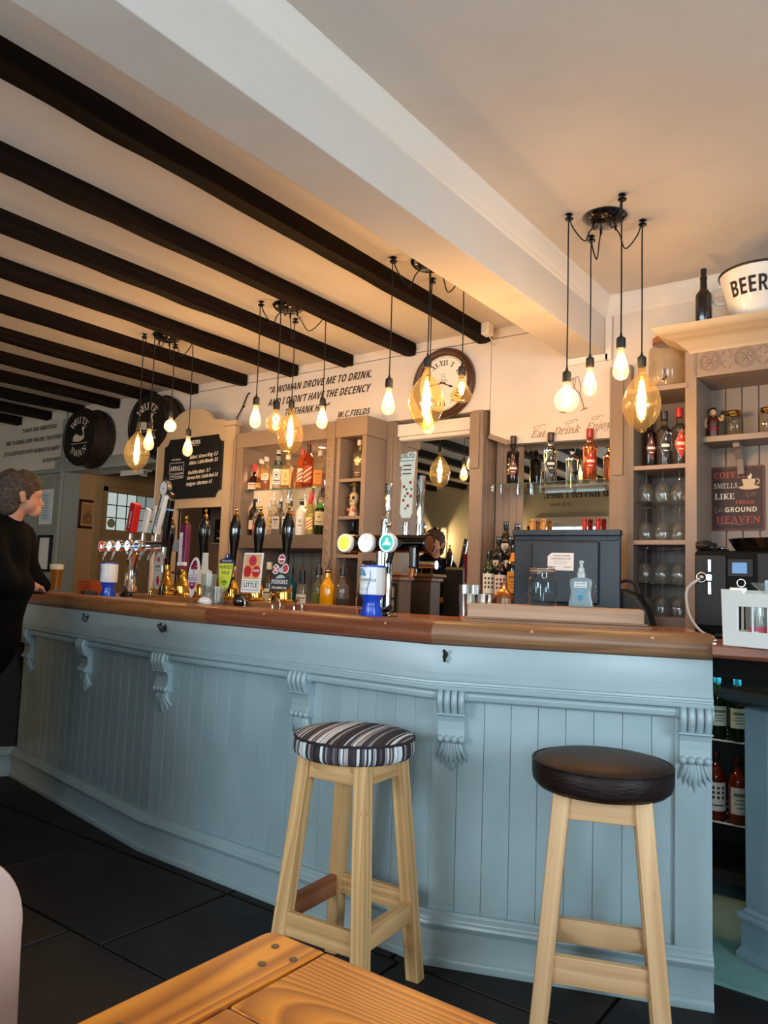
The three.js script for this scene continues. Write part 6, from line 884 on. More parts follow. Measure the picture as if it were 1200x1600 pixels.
// ---- charity tins
function charityTin(label, pos, turn, draw) {
  const t = thing('charity_tin', label, 'charity tin', pos, turn);
  part('base', lathe([[0, 0], [0.042, 0], [0.044, 0.006], [0.034, 0.04], [0.033, 0.06], [0.044, 0.08], [0.046, 0.084]], 32), M.blueBox, t); part('tin', lathe([[0.047, 0.082], [0.0485, 0.086], [0.0485, 0.188], [0.047, 0.19]], 36), M.white, t); part('lid', [lathe([[0.0495, 0.186], [0.0495, 0.191], [0.046, 0.194], [0, 0.194]], 36), tube([[0.03, 0.19, 0.035], [0.038, 0.15, 0.034], [0.03, 0.1, 0.042], [0.02, 0.06, 0.034]], 0.0012, 16, 5)], M.blueBox, t);
  part('label', new THREE.CylinderGeometry(0.0489, 0.0489, 0.1, 30, 1, true, -1.35, 2.7).translate(0, 0.137, 0), print(canvas(420, 320, draw)), t);
}
const tinArt = (x, w, h, big) => {
  x.fillStyle = '#eef0f2'; x.fillRect(0, 0, w, h); const cx = big ? 190 : 110, cy = big ? 110 : 90; x.fillStyle = '#8cc2dc'; x.strokeStyle = '#20242a'; x.lineWidth = 5; x.beginPath(); x.arc(cx, cy, 88, Math.PI, 0); x.closePath(); x.fill(); x.fillStyle = '#3f86b4'; x.beginPath(); x.moveTo(cx, cy - 88); x.quadraticCurveTo(cx - 50, cy - 40, cx - 44, cy); x.lineTo(cx, cy); x.fill(); x.beginPath(); x.moveTo(cx, cy - 88); x.quadraticCurveTo(cx + 60, cy - 50, cx + 88, cy); x.lineTo(cx + 44, cy); x.quadraticCurveTo(cx + 40, cy - 40, cx, cy - 88); x.fill(); x.beginPath(); x.arc(cx, cy, 88, Math.PI, 0); x.stroke();
  x.beginPath(); x.moveTo(cx, cy); x.lineTo(cx, cy + 50); x.arc(cx + 12, cy + 50, 12, Math.PI, 0, true); x.stroke(); x.lineWidth = 4; for (let i = 0; i < 3; i++) { x.beginPath(); x.arc(cx - 90 + i * 34, cy + 40, 11, 0, 7); x.moveTo(cx - 90 + i * 34, cy + 52); x.lineTo(cx - 90 + i * 34, cy + 80); x.moveTo(cx - 104 + i * 34, cy + 62); x.lineTo(cx - 76 + i * 34, cy + 62); x.stroke(); }
  x.fillStyle = '#1c2026'; x.font = 'bold 46px sans-serif'; x.fillText('UMBRELLA', cx + 22, cy + 66, 200); x.fillStyle = '#8a949c'; x.fillRect(cx + 24, cy + 84, 120, 5); x.fillRect(60, h - 60, 260, 4); x.fillRect(60, h - 44, 260, 4);
};
charityTin('white and blue charity tin with umbrella print standing by the centre font', onBar(1, 0.345, -0.09, 1.124), TB[1] - 0.35, (x, w, h) => tinArt(x, w, h, 1));
charityTin('white and blue charity tin standing at the far end near the tall chrome font', onBar(2, 0.94, -0.2, 1.118), TB[2] - 0.7, (x, w, h) => tinArt(x, w, h, 0));
// ---- pint, orange box and card reader at the far end
{
  const t = thing('pint_glass', 'nearly full pint of golden beer with foam beside the man', 'glass', onBar(2, 1.50, -0.12, 1.122)); part('glass', lathe([[0, 0.003], [0.032, 0], [0.034, 0.01], [0.036, 0.1], [0.043, 0.18], [0.041, 0.18], [0.034, 0.1], [0.03, 0.014], [0, 0.012]], 26), M.glass, t); part('beer', lathe([[0, 0.014], [0.0295, 0.015], [0.0335, 0.1], [0.038, 0.142], [0, 0.142]], 24), glassMat(0xd08a20, 0.55), t); part('foam', lathe([[0, 0.142], [0.038, 0.142], [0.041, 0.172], [0.02, 0.176], [0, 0.175]], 24), paint(0xefe4cc, 0.8), t);
  const o = thing('napkin_box', 'low orange wooden box on the bar beside the pint', 'box', onBar(2, 1.36, -0.3, 1.118), TB[2]); part('box', [bx(-0.09, 0.09, 0, 0.01, -0.06, 0.06), bx(-0.09, 0.09, 0.01, 0.085, 0.05, 0.06), bx(-0.09, 0.09, 0.01, 0.085, -0.06, -0.05), bx(-0.09, -0.08, 0.01, 0.085, -0.05, 0.05), bx(0.08, 0.09, 0.01, 0.085, -0.05, 0.05)], std({ map: wood(0xa8481a, 0xc9622a, { repeat: [1, 3] }), roughness: 0.45 }), o); part('napkin', [0, 1, 2, 3].map((i) => box(0.15, 0.075, 0.012, 0, 0.045, -0.035 + i * 0.022, 0.003)), paint(0xc8743c, 0.8), o);
  const c = thing('card_reader', 'black card reader lying on the bar between the box and the tin', 'card reader', onBar(2, 1.10, -0.16, 1.122), 1.1); part('body', box(0.08, 0.022, 0.16, 0, 0.011, 0, 0.008), M.matt, c); part('screen', box(0.06, 0.002, 0.045, 0, 0.0225, -0.045, 0.001), M.black, c); part('keypad', [...Array(12).keys()].map((i) => box(0.013, 0.004, 0.011, -0.02 + (i % 3) * 0.02, 0.0235, 0.0 + ((i / 3) | 0) * 0.018, 0.002)), paint(0x55585c, 0.5), c);
}
// ---- stacked tumblers and bar hooks
{
  const tumGeo = lathe([[0, 0.01], [0.03, 0.004], [0.033, 0], [0.038, 0.085], [0.036, 0.085], [0.031, 0.014], [0, 0.016]], 22);
  const mk = (label, p) => { const t = thing('tumbler', label, 'glass', p); part('glass', tumGeo, phy({ color: 0xeef0ee, transmission: 0.95, thickness: 0, roughness: 0.03, ior: 1.52, specularIntensity: 1.4 }), t); return t; };
  const a = onBar(1, 1.365, -0.15, 1.122), b = onBar(1, 1.29, -0.14, 1.122); const A = mk('clear tumbler at the bottom of the pair stacked by the shield clip', a); copyOf(A, [a[0], a[1] + 0.058, a[2]], 0, 'clear tumbler stacked on top of another by the shield clip'); copyOf(A, b, 0, 'clear tumbler standing alone between the stacked pair and the shield clip');
  const n = thing('napkin', 'crumpled white napkin in front of the stacked tumblers', 'napkin', onBar(1, 1.325, -0.10, 1.125)); const g = new THREE.IcosahedronGeometry(0.026, 3), p = g.attributes.position; for (let i = 0; i < p.count; i++) { const k = 0.75 + 0.5 * noise(p.getX(i) * 90 + 7, p.getZ(i) * 90 + p.getY(i) * 70, 64, 64); p.setXYZ(i, p.getX(i) * k * 1.3, Math.max(0, p.getY(i) * k * 0.7 + 0.014), p.getZ(i) * k); } g.computeVertexNormals(); part('paper', g, paint(0xece8e4, 0.9), n);
  for (const [i, tt, l] of [[0, 0.92, 'curved dark bar hook beside the badge clip pump'], [1, 0.79, 'curved bright metal bar hook on the drip tray'], [2, 1.14, 'small curved metal hook under the square clip']]) { const h = thing('bar_hook', l, 'hook', onBar(1, tt, -0.155, 1.122), TB[1]); part('arch', tube([[-0.022, 0, 0], [-0.022, 0.025, 0], [0, 0.046, 0], [0.022, 0.025, 0], [0.022, 0, 0]], 0.0055, 20, 8), i === 1 ? M.chrome : M.steel, h); part('foot', [cyl(0.008, 0.008, 0.004, -0.022, 0.002, 0), cyl(0.008, 0.008, 0.004, 0.022, 0.002, 0)], M.steel, h); }
  const j = thing('black_jug', 'small round black jug under the square pump clip', 'jug', onBar(1, 1.165, -0.165, 1.122)); part('body', lathe([[0, 0], [0.022, 0], [0.03, 0.014], [0.03, 0.032], [0.022, 0.048], [0.024, 0.054], [0.02, 0.054]], 22), M.black, j); part('handle', new THREE.TorusGeometry(0.014, 0.004, 8, 16).translate(0.036, 0.026, 0), M.black, j);
}
// ---- steel measures, shaker, riser with jar and sanitiser
{
  const cup = [[0, 0.002], [0.02, 0], [0.021, 0.004], [0.019, 0.03], [0.0235, 0.1], [0.0225, 0.1], [0.018, 0.032], [0.018, 0.01], [0, 0.01]].map(([a, b]) => [a, b]); const cg = lathe(cup, 22); let P = null;
  [[0.07, -0.31, 0, 'front'], [0.115, -0.30, 0, 'front'], [0.10, -0.36, 0.0, 'middle'], [0.145, -0.36, 0, 'middle'], [0.06, -0.375, 0, 'middle'], [0.11, -0.42, 0.03, 'back'], [0.155, -0.42, 0.03, 'back']].forEach(([t, o, dy, row], i) => {
    const l = ['ribbed steel cup at the front of the cluster nearest the riser', 'ribbed steel cup at the front of the cluster away from the riser', 'steel cup in the middle of the cluster', 'steel cup at the middle row far end of the cluster', 'steel cup in the cluster touching the riser side', 'tall steel cup at the back of the cluster', 'tall steel cup at the back corner of the cluster'][i];
    const p = onBar(0, 0.70 + t, o, 1.122 + dy * 0); if (!P) { P = thing('steel_cup', l, 'cup', p); part('cup', cg, M.steel, P); part('rib', [0.03, 0.04, 0.05, 0.06, 0.07].map((y) => new THREE.TorusGeometry(0.0195 + (y - 0.03) * 0.055, 0.0009, 5, 24).rotateX(Math.PI / 2).translate(0, y, 0)), M.steel, P); } else { const c = copyOf(P, p, i, l); if (dy) c.scale.y = 1.35; }
  });
  const s = thing('cocktail_shaker', 'small copper cocktail shaker beside the steel cups', 'shaker', onBar(0, 0.70, -0.42, 1.122)); part('body', lathe([[0, 0], [0.03, 0], [0.032, 0.006], [0.04, 0.075], [0.041, 0.085]], 28), M.steel, s); part('top', lathe([[0.041, 0.085], [0.038, 0.1], [0.02, 0.118], [0.013, 0.124], [0.013, 0.145], [0.01, 0.15], [0, 0.151]], 28), M.copper, s);
  const r = thing('riser', 'pale wooden riser box along the bar carrying the jar and sanitiser', 'box', onBar(0, 0.50, -0.30, 1.122), TB[0]);
  part('box', box(0.62, 0.062, 0.2, 0, 0.036, 0, 0.005, 'x', 0.2, 0.3), M.paleWood, r); part('moulding', [bx(-0.325, 0.33, 0, 0.012, 0.09, 0.125, 0.003, 'x'), bx(-0.315, 0.32, 0.012, 0.02, 0.095, 0.113, 0.003, 'x'), bx(0.30, 0.335, 0, 0.012, -0.1, 0.12, 0.003, 'z')], M.barBrown, r);
  const j = thing('clip_jar', 'empty clip top glass jar on the pale riser in front of the till', 'jar', onBar(0, 0.545, -0.27, 1.19), TB[0] + 0.2);
  part('glass', lathe([[0, 0.003], [0.048, 0], [0.053, 0.006], [0.053, 0.085], [0.05, 0.1], [0.04, 0.112], [0.04, 0.122], [0.043, 0.124]], 36), phy({ color: 0xdfeef4, transmission: 1, thickness: 0, roughness: 0.03, ior: 1.55, specularIntensity: 1.5 }), j); part('lid', lathe([[0.044, 0.128], [0.046, 0.132], [0.044, 0.139], [0.02, 0.145], [0, 0.145]], 36), M.glass, j);
  part('wire', [new THREE.TorusGeometry(0.043, 0.0018, 8, 40).rotateX(Math.PI / 2).translate(0, 0.118, 0), new THREE.TorusGeometry(0.046, 0.0018, 8, 40).rotateX(Math.PI / 2).translate(0, 0.134, 0), tube([[0.0, 0.134, 0.046], [0.006, 0.12, 0.052], [0.008, 0.104, 0.053], [0.0, 0.1, 0.052], [-0.008, 0.104, 0.053], [-0.006, 0.12, 0.052], [0, 0.134, 0.046]], 0.0016, 24, 6)], M.steel, j); part('gasket', new THREE.TorusGeometry(0.043, 0.003, 8, 40).rotateX(Math.PI / 2).translate(0, 0.1265, 0), paint(0xb49a88, 0.7), j);
  const h = thing('sanitiser_bottle', 'clear hand gel pump bottle with blue shield label on the riser', 'bottle', onBar(0, 0.405, -0.27, 1.19), TB[0] - 0.1);
  const sh = new THREE.Shape(); sh.moveTo(-0.04, 0); sh.lineTo(0.04, 0); sh.bezierCurveTo(0.048, 0.012, 0.034, 0.03, 0.036, 0.06); sh.bezierCurveTo(0.04, 0.08, 0.042, 0.095, 0.034, 0.103); sh.lineTo(0.016, 0.107); sh.lineTo(-0.016, 0.107); sh.lineTo(-0.034, 0.103); sh.bezierCurveTo(-0.042, 0.095, -0.04, 0.08, -0.036, 0.06); sh.bezierCurveTo(-0.034, 0.03, -0.048, 0.012, -0.04, 0);
  part('body', ext(sh, 0.045, 0.006).translate(0, 0, -0.0225), phy({ color: 0xd5e6ec, transmission: 0.75, thickness: 0, roughness: 0.18, ior: 1.45 }), h); part('handle', new THREE.TorusGeometry(0.018, 0.004, 8, 20).scale(0.5, 1.2, 1).translate(0.042, 0.07, 0), M.glass, h);
  part('gel', box(0.066, 0.06, 0.03, 0, 0.036, 0, 0.01), phy({ color: 0xcfe2ea, transmission: 0.7, thickness: 0, roughness: 0.2 }), h); part('label', new THREE.PlaneGeometry(0.058, 0.08).translate(0, 0.055, 0.0245), inkOn(canvas(180, 250, (x) => { x.fillStyle = 'rgba(235,240,242,0.85)'; x.fillRect(20, 10, 140, 70); x.fillStyle = '#4a5258'; x.font = 'bold 24px sans-serif'; x.textAlign = 'center'; x.fillText('CALLIVER', 90, 38, 110); x.fillText('HAND GEL', 90, 72, 120); x.fillStyle = '#6fa8c8'; x.fillRect(50, 100, 80, 26); x.fillRect(56, 134, 68, 8); x.fillStyle = '#3f8cb8'; x.beginPath(); x.moveTo(62, 170); x.lineTo(90, 160); x.lineTo(118, 170); x.quadraticCurveTo(116, 210, 90, 228); x.quadraticCurveTo(64, 210, 62, 170); x.fill(); })), h);
  part('pump', [lathe([[0.016, 0.106], [0.016, 0.124], [0.012, 0.128], [0.012, 0.14], [0.006, 0.146], [0.006, 0.158], [0.009, 0.16], [0.009, 0.168], [0, 0.17]], 18), rod([0, 0.163, 0], [0, 0.158, 0.03], 0.004)], phy({ color: 0xe4ecef, transmission: 0.5, thickness: 0, roughness: 0.25 }), h);
}
// ---- till seen from behind, bag, dark crate
{
  const t = thing('till', 'dark navy till screen seen from behind with a white sticker', 'till', [-1.495, 1.02, -3.50], 0.12);
  part('back', box(0.52, 0.37, 0.03, 0, 0.33, -0.02, 0.008), M.navy, t); part('rim', [bx(-0.265, 0.265, 0.49, 0.52, -0.03, 0.018, 0.006), bx(-0.25, 0.25, 0.47, 0.482, -0.005, 0.006, 0.002)], M.navy, t); part('hump', box(0.33, 0.30, 0.03, 0, 0.315, 0.005, 0.012), M.navy, t); part('vent', [-0.2, 0, 0.2].map((x) => cyl(0.004, 0.004, 0.004).rotateX(Math.PI / 2).translate(x, 0.508, 0.018)), M.matt, t);
  part('stand', [box(0.16, 0.16, 0.05, 0, 0.08, -0.02, 0.01), box(0.24, 0.02, 0.2, 0, 0.01, -0.02, 0.006)], M.navy, t);
  const st = new THREE.Shape([[-0.064, -0.042], [0.064, -0.042], [0.064, 0.042], [-0.044, 0.042], [-0.064, 0.026]].map((p) => V2(...p))); const g = new THREE.ShapeGeometry(st), p = g.attributes.position, uv = new Float32Array(p.count * 2); for (let i = 0; i < p.count; i++) { uv[2 * i] = p.getX(i) / 0.128 + 0.5; uv[2 * i + 1] = p.getY(i) / 0.084 + 0.5; } g.setAttribute('uv', new THREE.BufferAttribute(uv, 2));
  part('sticker', g.translate(-0.015, 0.365, 0.0212), print(canvas(256, 168, (x) => { x.fillStyle = '#e4e6e8'; x.fillRect(0, 0, 256, 168); x.fillStyle = '#2c3038'; x.textAlign = 'center'; x.font = 'bold 22px sans-serif'; x.fillText('Terms & Hobby', 140, 34); x.fillText('Card Machine Ltd', 130, 62); x.fillStyle = '#9aa0a8'; for (let i = 0; i < 3; i++) x.fillRect(60, 78 + i * 12, 130, 3); x.fillStyle = '#555a62'; x.fillRect(24, 132, 60, 6); x.fillRect(160, 132, 70, 6); })), t);
  const b = thing('bag', 'rounded black bag on the back counter beside the till', 'bag', [-1.225, 1.02, -3.625], 0); const bg = ext([[-0.12, 0], [0.13, 0], [0.125, 0.06], [0.10, 0.15], [0.05, 0.22], [-0.02, 0.245], [-0.08, 0.22], [-0.12, 0.14]], 0.10, 0.02); bg.translate(0, 0, -0.05); part('body', bg, M.matt, b); part('strap', new THREE.TorusGeometry(0.06, 0.007, 8, 24, Math.PI).translate(-0.01, 0.225, 0), M.matt, b);
}
// ---- coffee machine
{
  const t = thing('coffee_machine', 'black coffee machine with blue screen and milk hose', 'coffee machine', [-0.66, 1.03, -3.60], 0);
  part('body', [box(0.46, 0.37, 0.30, 0, 0.225, -0.02, 0.012), box(0.47, 0.05, 0.34, 0, 0.028, 0.01, 0.01)], phy({ color: 0x040404, roughness: 0.5, specularIntensity: 0.25 }), t); part('front', [bx(-0.225, -0.10, 0.09, 0.39, 0.12, 0.14, 0.006), bx(0.02, 0.225, 0.22, 0.4, 0.125, 0.15, 0.008)], M.matt, t);
  part('hopper', [lathe([[0.0, 0.41], [0.14, 0.41], [0.17, 0.465], [0.165, 0.467], [0, 0.45]], 28).scale(1.15, 1, 0.75).translate(0.075, 0, 0)], M.black, t); part('lid', box(0.09, 0.014, 0.09, -0.17, 0.425, 0, 0.006), M.black, t);
  part('screen', bx(-0.075, -0.018, 0.315, 0.36, 0.139, 0.141, 0), std({ map: canvas(128, 96, (x) => { x.fillStyle = '#1f4f86'; x.fillRect(0, 0, 128, 96); for (let i = 0; i < 3; i++) { x.fillStyle = '#8fc4ec'; x.fillRect(6, 6 + i * 30, 116, 24); x.fillStyle = '#24507c'; x.fillRect(52, 14 + i * 30, 26, 8); } }), emissive: new THREE.Color(0.15, 0.4, 0.8), emissiveIntensity: 0.35, roughness: 0.3 }), t, 'blue lit screen'); part('screen_bezel', bx(-0.095, 0.005, 0.30, 0.375, 0.12, 0.1395, 0.004), M.matt, t);
  part('emblem', new THREE.TorusGeometry(0.016, 0.003, 8, 28).translate(-0.04, 0.275, 0.142), M.chrome, t); part('outlet', [box(0.07, 0.045, 0.06, -0.045, 0.235, 0.15, 0.006), cyl(0.008, 0.007, 0.03, -0.06, 0.195, 0.16), cyl(0.008, 0.007, 0.03, -0.03, 0.195, 0.16)], M.chrome, t); part('outlet_block', box(0.06, 0.05, 0.05, -0.045, 0.215, 0.14, 0.006), M.black, t);
  part('tap', [cyl(0.012, 0.012, 0.05, -0.165, 0.345, 0.145), cyl(0.012, 0.012, 0.05, -0.165, 0.25, 0.145), box(0.024, 0.03, 0.02, -0.165, 0.295, 0.142, 0.004)], M.chrome, t); part('knob', [new THREE.TorusGeometry(0.02, 0.004, 8, 24).translate(-0.195, 0.295, 0.15), ball(0.012, -0.195, 0.295, 0.148)], M.steel, t);
  part('milk_hose', tube([[-0.2, 0.29, 0.155], [-0.245, 0.25, 0.165], [-0.252, 0.2, 0.17], [-0.235, 0.13, 0.18], [-0.19, 0.07, 0.19], [-0.13, 0.045, 0.2]], 0.006, 40, 10), paint(0xb9b4ae, 0.5), t); part('window', bx(0.05, 0.14, 0.18, 0.29, 0.15, 0.153, 0.002), std({ color: 0x5f83a0, roughness: 0.15 }), t); part('steam_wand', [rod([0.085, 0.26, 0.16], [0.085, 0.2, 0.165], 0.01), rod([0.085, 0.2, 0.165], [0.083, 0.15, 0.17], 0.006), cyl(0.012, 0.018, 0.02, 0.083, 0.14, 0.17)], M.black, t); part('tray', box(0.3, 0.012, 0.12, 0.02, 0.056, 0.16, 0.004), M.matt, t);
  const k = thing('cloth', 'dark crumpled cloth on top of the coffee machine', 'cloth', [-0.855, 1.462, -3.52]); const g = new THREE.IcosahedronGeometry(0.04, 3), p = g.attributes.position; for (let i = 0; i < p.count; i++) { const q = 0.75 + 0.5 * noise(p.getX(i) * 60 + 9, p.getZ(i) * 60 + p.getY(i) * 50, 64, 64); p.setXYZ(i, p.getX(i) * q * 1.1, Math.max(-0.02, p.getY(i) * q * 0.6), p.getZ(i) * q); } g.computeVertexNormals(); part('fabric', g, M.matt, k);
}
// ---- white crate of dessert glasses on the flap
{
  const t = thing('glass_crate', 'white plastic crate with barred windows standing on the counter flap', 'crate', [-0.56, 1.102, -2.50], -0.36);
  const L = 0.42, H = 0.168, D = 0.3, wall = (w, h) => { const s = new THREE.Shape([[0.006, 0], [w - 0.006, 0], [w, h], [w * 0.4, h], [w * 0.36, h - 0.012], [w * 0.17, h - 0.012], [w * 0.16, h], [0, h]].map((p) => V2(...p))); for (let i = 0; i < 9; i++) { const x0 = 0.055 + i * 0.047, x1 = x0 + 0.0425; if (x1 > w - 0.03) break; s.holes.push(new THREE.Path([[x0, 0.045], [x1, 0.045], [x1, 0.118], [x0, 0.118]].map((p) => V2(...p)))); } return ext(s, 0.007, 0.0015); };
  part('front', wall(L, H), M.crate, t); part('back', wall(L, H).translate(0, 0, -D), M.crate, t); part('side', wall(D, H).rotateY(Math.PI / 2).translate(0, 0, 0), M.crate, t); part('side', wall(D, H).rotateY(Math.PI / 2).translate(L - 0.007, 0, 0), M.crate, t); part('base', box(L - 0.01, 0.006, D - 0.01, L / 2, 0.004, -D / 2 + 0.004, 0.001), M.crate, t);
  // glasses standing in it and upturned dessert bowls on top
  const Q = V(0, 1, 0), at = (x, y, z) => { const v = V(x, y, z).applyAxisAngle(Q, -0.36); return [v.x - 0.56, v.y + 1.102, v.z - 2.5]; };
  const dg = lathe([[0.052, 0], [0.05, 0.004], [0.03, 0.02], [0.02, 0.03], [0.014, 0.05], [0.012, 0.07], [0.02, 0.1], [0.024, 0.125], [0.022, 0.125], [0, 0.1]], 24), fg = lathe([[0.03, 0], [0.033, 0.004], [0.035, 0.09], [0.033, 0.12], [0.031, 0.12], [0.03, 0.01], [0, 0.008]], 22), cg = phy({ color: 0xf0f3f3, transmission: 0.93, thickness: 0, roughness: 0.04, ior: 1.55, specularIntensity: 1.5 });
  let A = null, B = null; const sets = [[0.085, -0.05, 'near the pink glass'], [0.15, -0.06, 'in the middle of the crate front'], [0.215, -0.05, 'third along the crate front'], [0.28, -0.06, 'fourth along the crate front'], [0.12, -0.13, 'in the second row of the crate'], [0.2, -0.14, 'deep in the second row of the crate']];
  sets.forEach(([x, z, w], i) => { const l = 'straight clear glass ' + w; if (!A) { A = thing('tumbler', l, 'glass', at(x, 0.008, z)); part('glass', fg, cg, A); } else copyOf(A, at(x, 0.008, z), 0, l); });
  const pk = thing('candle_glass', 'glass with pink printed band at the front of the white crate', 'glass', at(0.075, 0.008, -0.045)); pk.position.set(...at(0.098, 0.008, -0.028)); part('glass', fg.clone().scale(0.7, 0.7, 0.7), cg, pk); part('band', cyl(0.0246, 0.0252, 0.045, 0, 0.03, 0, 24), paint(0xb84a5e, 0.5), pk); part('mark', new THREE.TorusGeometry(0.008, 0.002, 6, 16).translate(0, 0.03, 0.0262), M.white, pk);
  [[0.115, 0.13, -0.06, 'dessert glass lying rim up at the front of the crate'], [0.165, 0.15, -0.11, 'taller dessert glass standing proud at the crate middle'], [0.27, 0.13, -0.07, 'dessert glass along the crate front away from the hose'], [0.33, 0.145, -0.12, 'dessert glass at the far corner of the crate']].forEach(([x, y, z, l]) => { if (!B) { B = thing('dessert_glass', l, 'glass', at(x, y, z)); part('glass', dg.clone().rotateX(Math.PI).translate(0, 0.06, 0), cg, B); } else copyOf(B, at(x, y, z), 0, l); });
}
// ================================================================ STOOLS, TABLE, CHAIR, MAN
function stool(label, centre, turn, o) {
  const t = thing('bar_stool', label, 'bar stool', [centre[0], 0, centre[1]], turn); const m = o.wood, B = o.half, T = o.top, H = 0.69, r = rng(o.seed);
  const legs = [[-1, -1], [1, -1], [1, 1], [-1, 1]].map(([a, b]) => [[a * B, 0.0, b * B], [a * T, H, b * T]]);
  legs.forEach(([f, h], i) => { const g = beam(f, h, 0.046, 0.046, [0, 0, 1], 0.004, i * 0.31); const p = g.attributes.position; for (let k = 0; k < p.count; k++) if (p.getY(k) < 0.01) p.setY(k, 0.001); part('leg', g, m, t); });
  const at = (i, y) => { const [f, h] = legs[i], k = y / H; return [f[0] + (h[0] - f[0]) * k, y, f[2] + (h[2] - f[2]) * k]; };
  const rail = (i, j, y, hgt, mat) => { const a = at(i, y), b = at(j, y), L = Math.hypot(b[0] - a[0], b[2] - a[2]), g = box(L - 0.04, hgt, 0.024, 0, 0, 0, 0.003, 'x', r(), r()); g.rotateY(Math.atan2(-(b[2] - a[2]), b[0] - a[0])); g.translate((a[0] + b[0]) / 2, y, (a[2] + b[2]) / 2); return part('rail', g, mat || m, t); };
  rail(0, 1, o.back, 0.066); rail(1, 2, o.side, 0.066); rail(2, 3, o.front, 0.068); rail(3, 0, o.side + 0.02, 0.066, o.red);
  for (const [i, j] of [[0, 1], [1, 2], [2, 3], [3, 0]]) { const a = at(i, 0.652), b = at(j, 0.652), L = Math.hypot(b[0] - a[0], b[2] - a[2]), g = box(L, 0.06, 0.024, 0, 0, 0, 0.003, 'x', r(), r()); g.rotateY(Math.atan2(-(b[2] - a[2]), b[0] - a[0])); g.translate((a[0] + b[0]) / 2, 0.657, (a[2] + b[2]) / 2); part('apron', g, m, t); }
  o.seat(t); t.scale.y = 1.02;
}
const stripe = (() => { const r = rng(91), cols = ['#231d24', '#2b252c', '#3b3640', '#8d8790', '#d3d6d8', '#5a5560', '#1b171c', '#a79d98', '#4a3e44', '#c2c9cf', '#30282e']; const run = []; let x = 0; while (x < 1024) { const w = 5 + r() * 17; run.push([x, w, hex(parseInt(cols[(r() * cols.length) | 0].slice(1), 16))]); x += w; } const lut = new Array(1024); for (const [a, w, c] of run) for (let i = Math.floor(a); i < Math.min(1024, a + w); i++) lut[i] = c; return tex(1024, 64, (u, v) => { const c = lut[Math.min(1023, (u * 1024 + (noise(v * 8, 3, 8, 8) - 0.5) * 3) | 0)] || [40, 36, 42]; const k = 0.9 + 0.2 * noise(u * 64, v * 32, 64, 32); return [c[0] * k, c[1] * k, c[2] * k]; }, [2.2, 1]); })();
const stripeMat = std({ map: stripe, roughness: 0.95, bumpMap: bumpFine, bumpScale: 0.001 });
const R1 = 0.190;
stool('wooden bar stool with striped fabric seat pad', [-1.553, -1.984], 0.075 , {
  wood: M.stoolWood, red: M.stoolRed, half: 0.16, top: 0.105, back: 0.235, side: 0.21, front: 0.20, seed: 5,
  seat: (t) => {
    const top = lathe([[0, 0.773], [0.06, 0.772], [0.12, 0.768], [0.17, 0.759], [0.19, 0.752], [R1, 0.746]], 72), p = top.attributes.position, uv = top.attributes.uv; for (let i = 0; i < p.count; i++) uv.setXY(i, p.getX(i) * 0.99 - p.getZ(i) * 0.18 + 0.3, p.getZ(i)); part('seat_top', top, stripeMat, t, 'striped fabric top of the pad');
    const side = lathe([[R1, 0.746], [R1 + 0.004, 0.738], [R1 + 0.006, 0.715], [R1 + 0.002, 0.70], [R1 - 0.012, 0.69], [R1 - 0.06, 0.688]], 72), q = side.attributes.position, w = side.attributes.uv; for (let i = 0; i < q.count; i++) { w.setXY(i, w.getX(i) * 1.25, q.getY(i)); } part('seat_band', side, stripeMat, t, 'striped band round the pad');
    const pipe = []; for (let i = 0; i <= 90; i++) { const a = i / 90 * Math.PI * 2; pipe.push([Math.cos(a) * (R1 + 0.001), 0.7475 + 0.0012 * Math.sin(a * 31), Math.sin(a) * (R1 + 0.001)]); } part('piping', tube(pipe.slice(0, -1), 0.0045, 160, 7, true), std({ color: 0x1f1a20, roughness: 0.9 }), t); part('seat_board', cyl(0.14, 0.14, 0.03, 0, 0.672, 0, 40), M.stoolWood, t);
  } });
stool('pale wooden bar stool with dark brown leather seat', [-0.802, -2.155], 0.365, {
  wood: M.stoolWood2, half: 0.165, top: 0.104, back: 0.245, side: 0.21, front: 0.262, seed: 9,
  seat: (t) => {
    part('seat_top', lathe([[0, 0.782], [0.06, 0.781], [0.12, 0.777], [0.165, 0.769], [0.182, 0.762], [0.188, 0.757]], 72), M.leather, t, 'smooth brown leather top');
    const g = lathe([[0.189, 0.757], [0.193, 0.748], [0.192, 0.715], [0.188, 0.702], [0.175, 0.69], [0.14, 0.688]], 96, 1.2), p = g.attributes.position; for (let i = 0; i < p.count; i++) { const a = Math.atan2(p.getZ(i), p.getX(i)), k = 1 + (p.getY(i) < 0.745 ? 0.006 * (noise(a * 10 + 32, p.getY(i) * 60, 64, 64) - 0.5) * 2 : 0); p.setX(i, p.getX(i) * k); p.setZ(i, p.getZ(i) * k); } g.computeVertexNormals(); part('seat_band', toCreasedNormals(g, 1.2), M.leather, t, 'creased leather band');
    part('piping', new THREE.TorusGeometry(0.1895, 0.0042, 8, 80).rotateX(Math.PI / 2).translate(0, 0.7585, 0), M.leather, t); part('seat_board', cyl(0.12, 0.12, 0.03, 0, 0.672, 0, 40), M.stoolWood2, t);
  } });
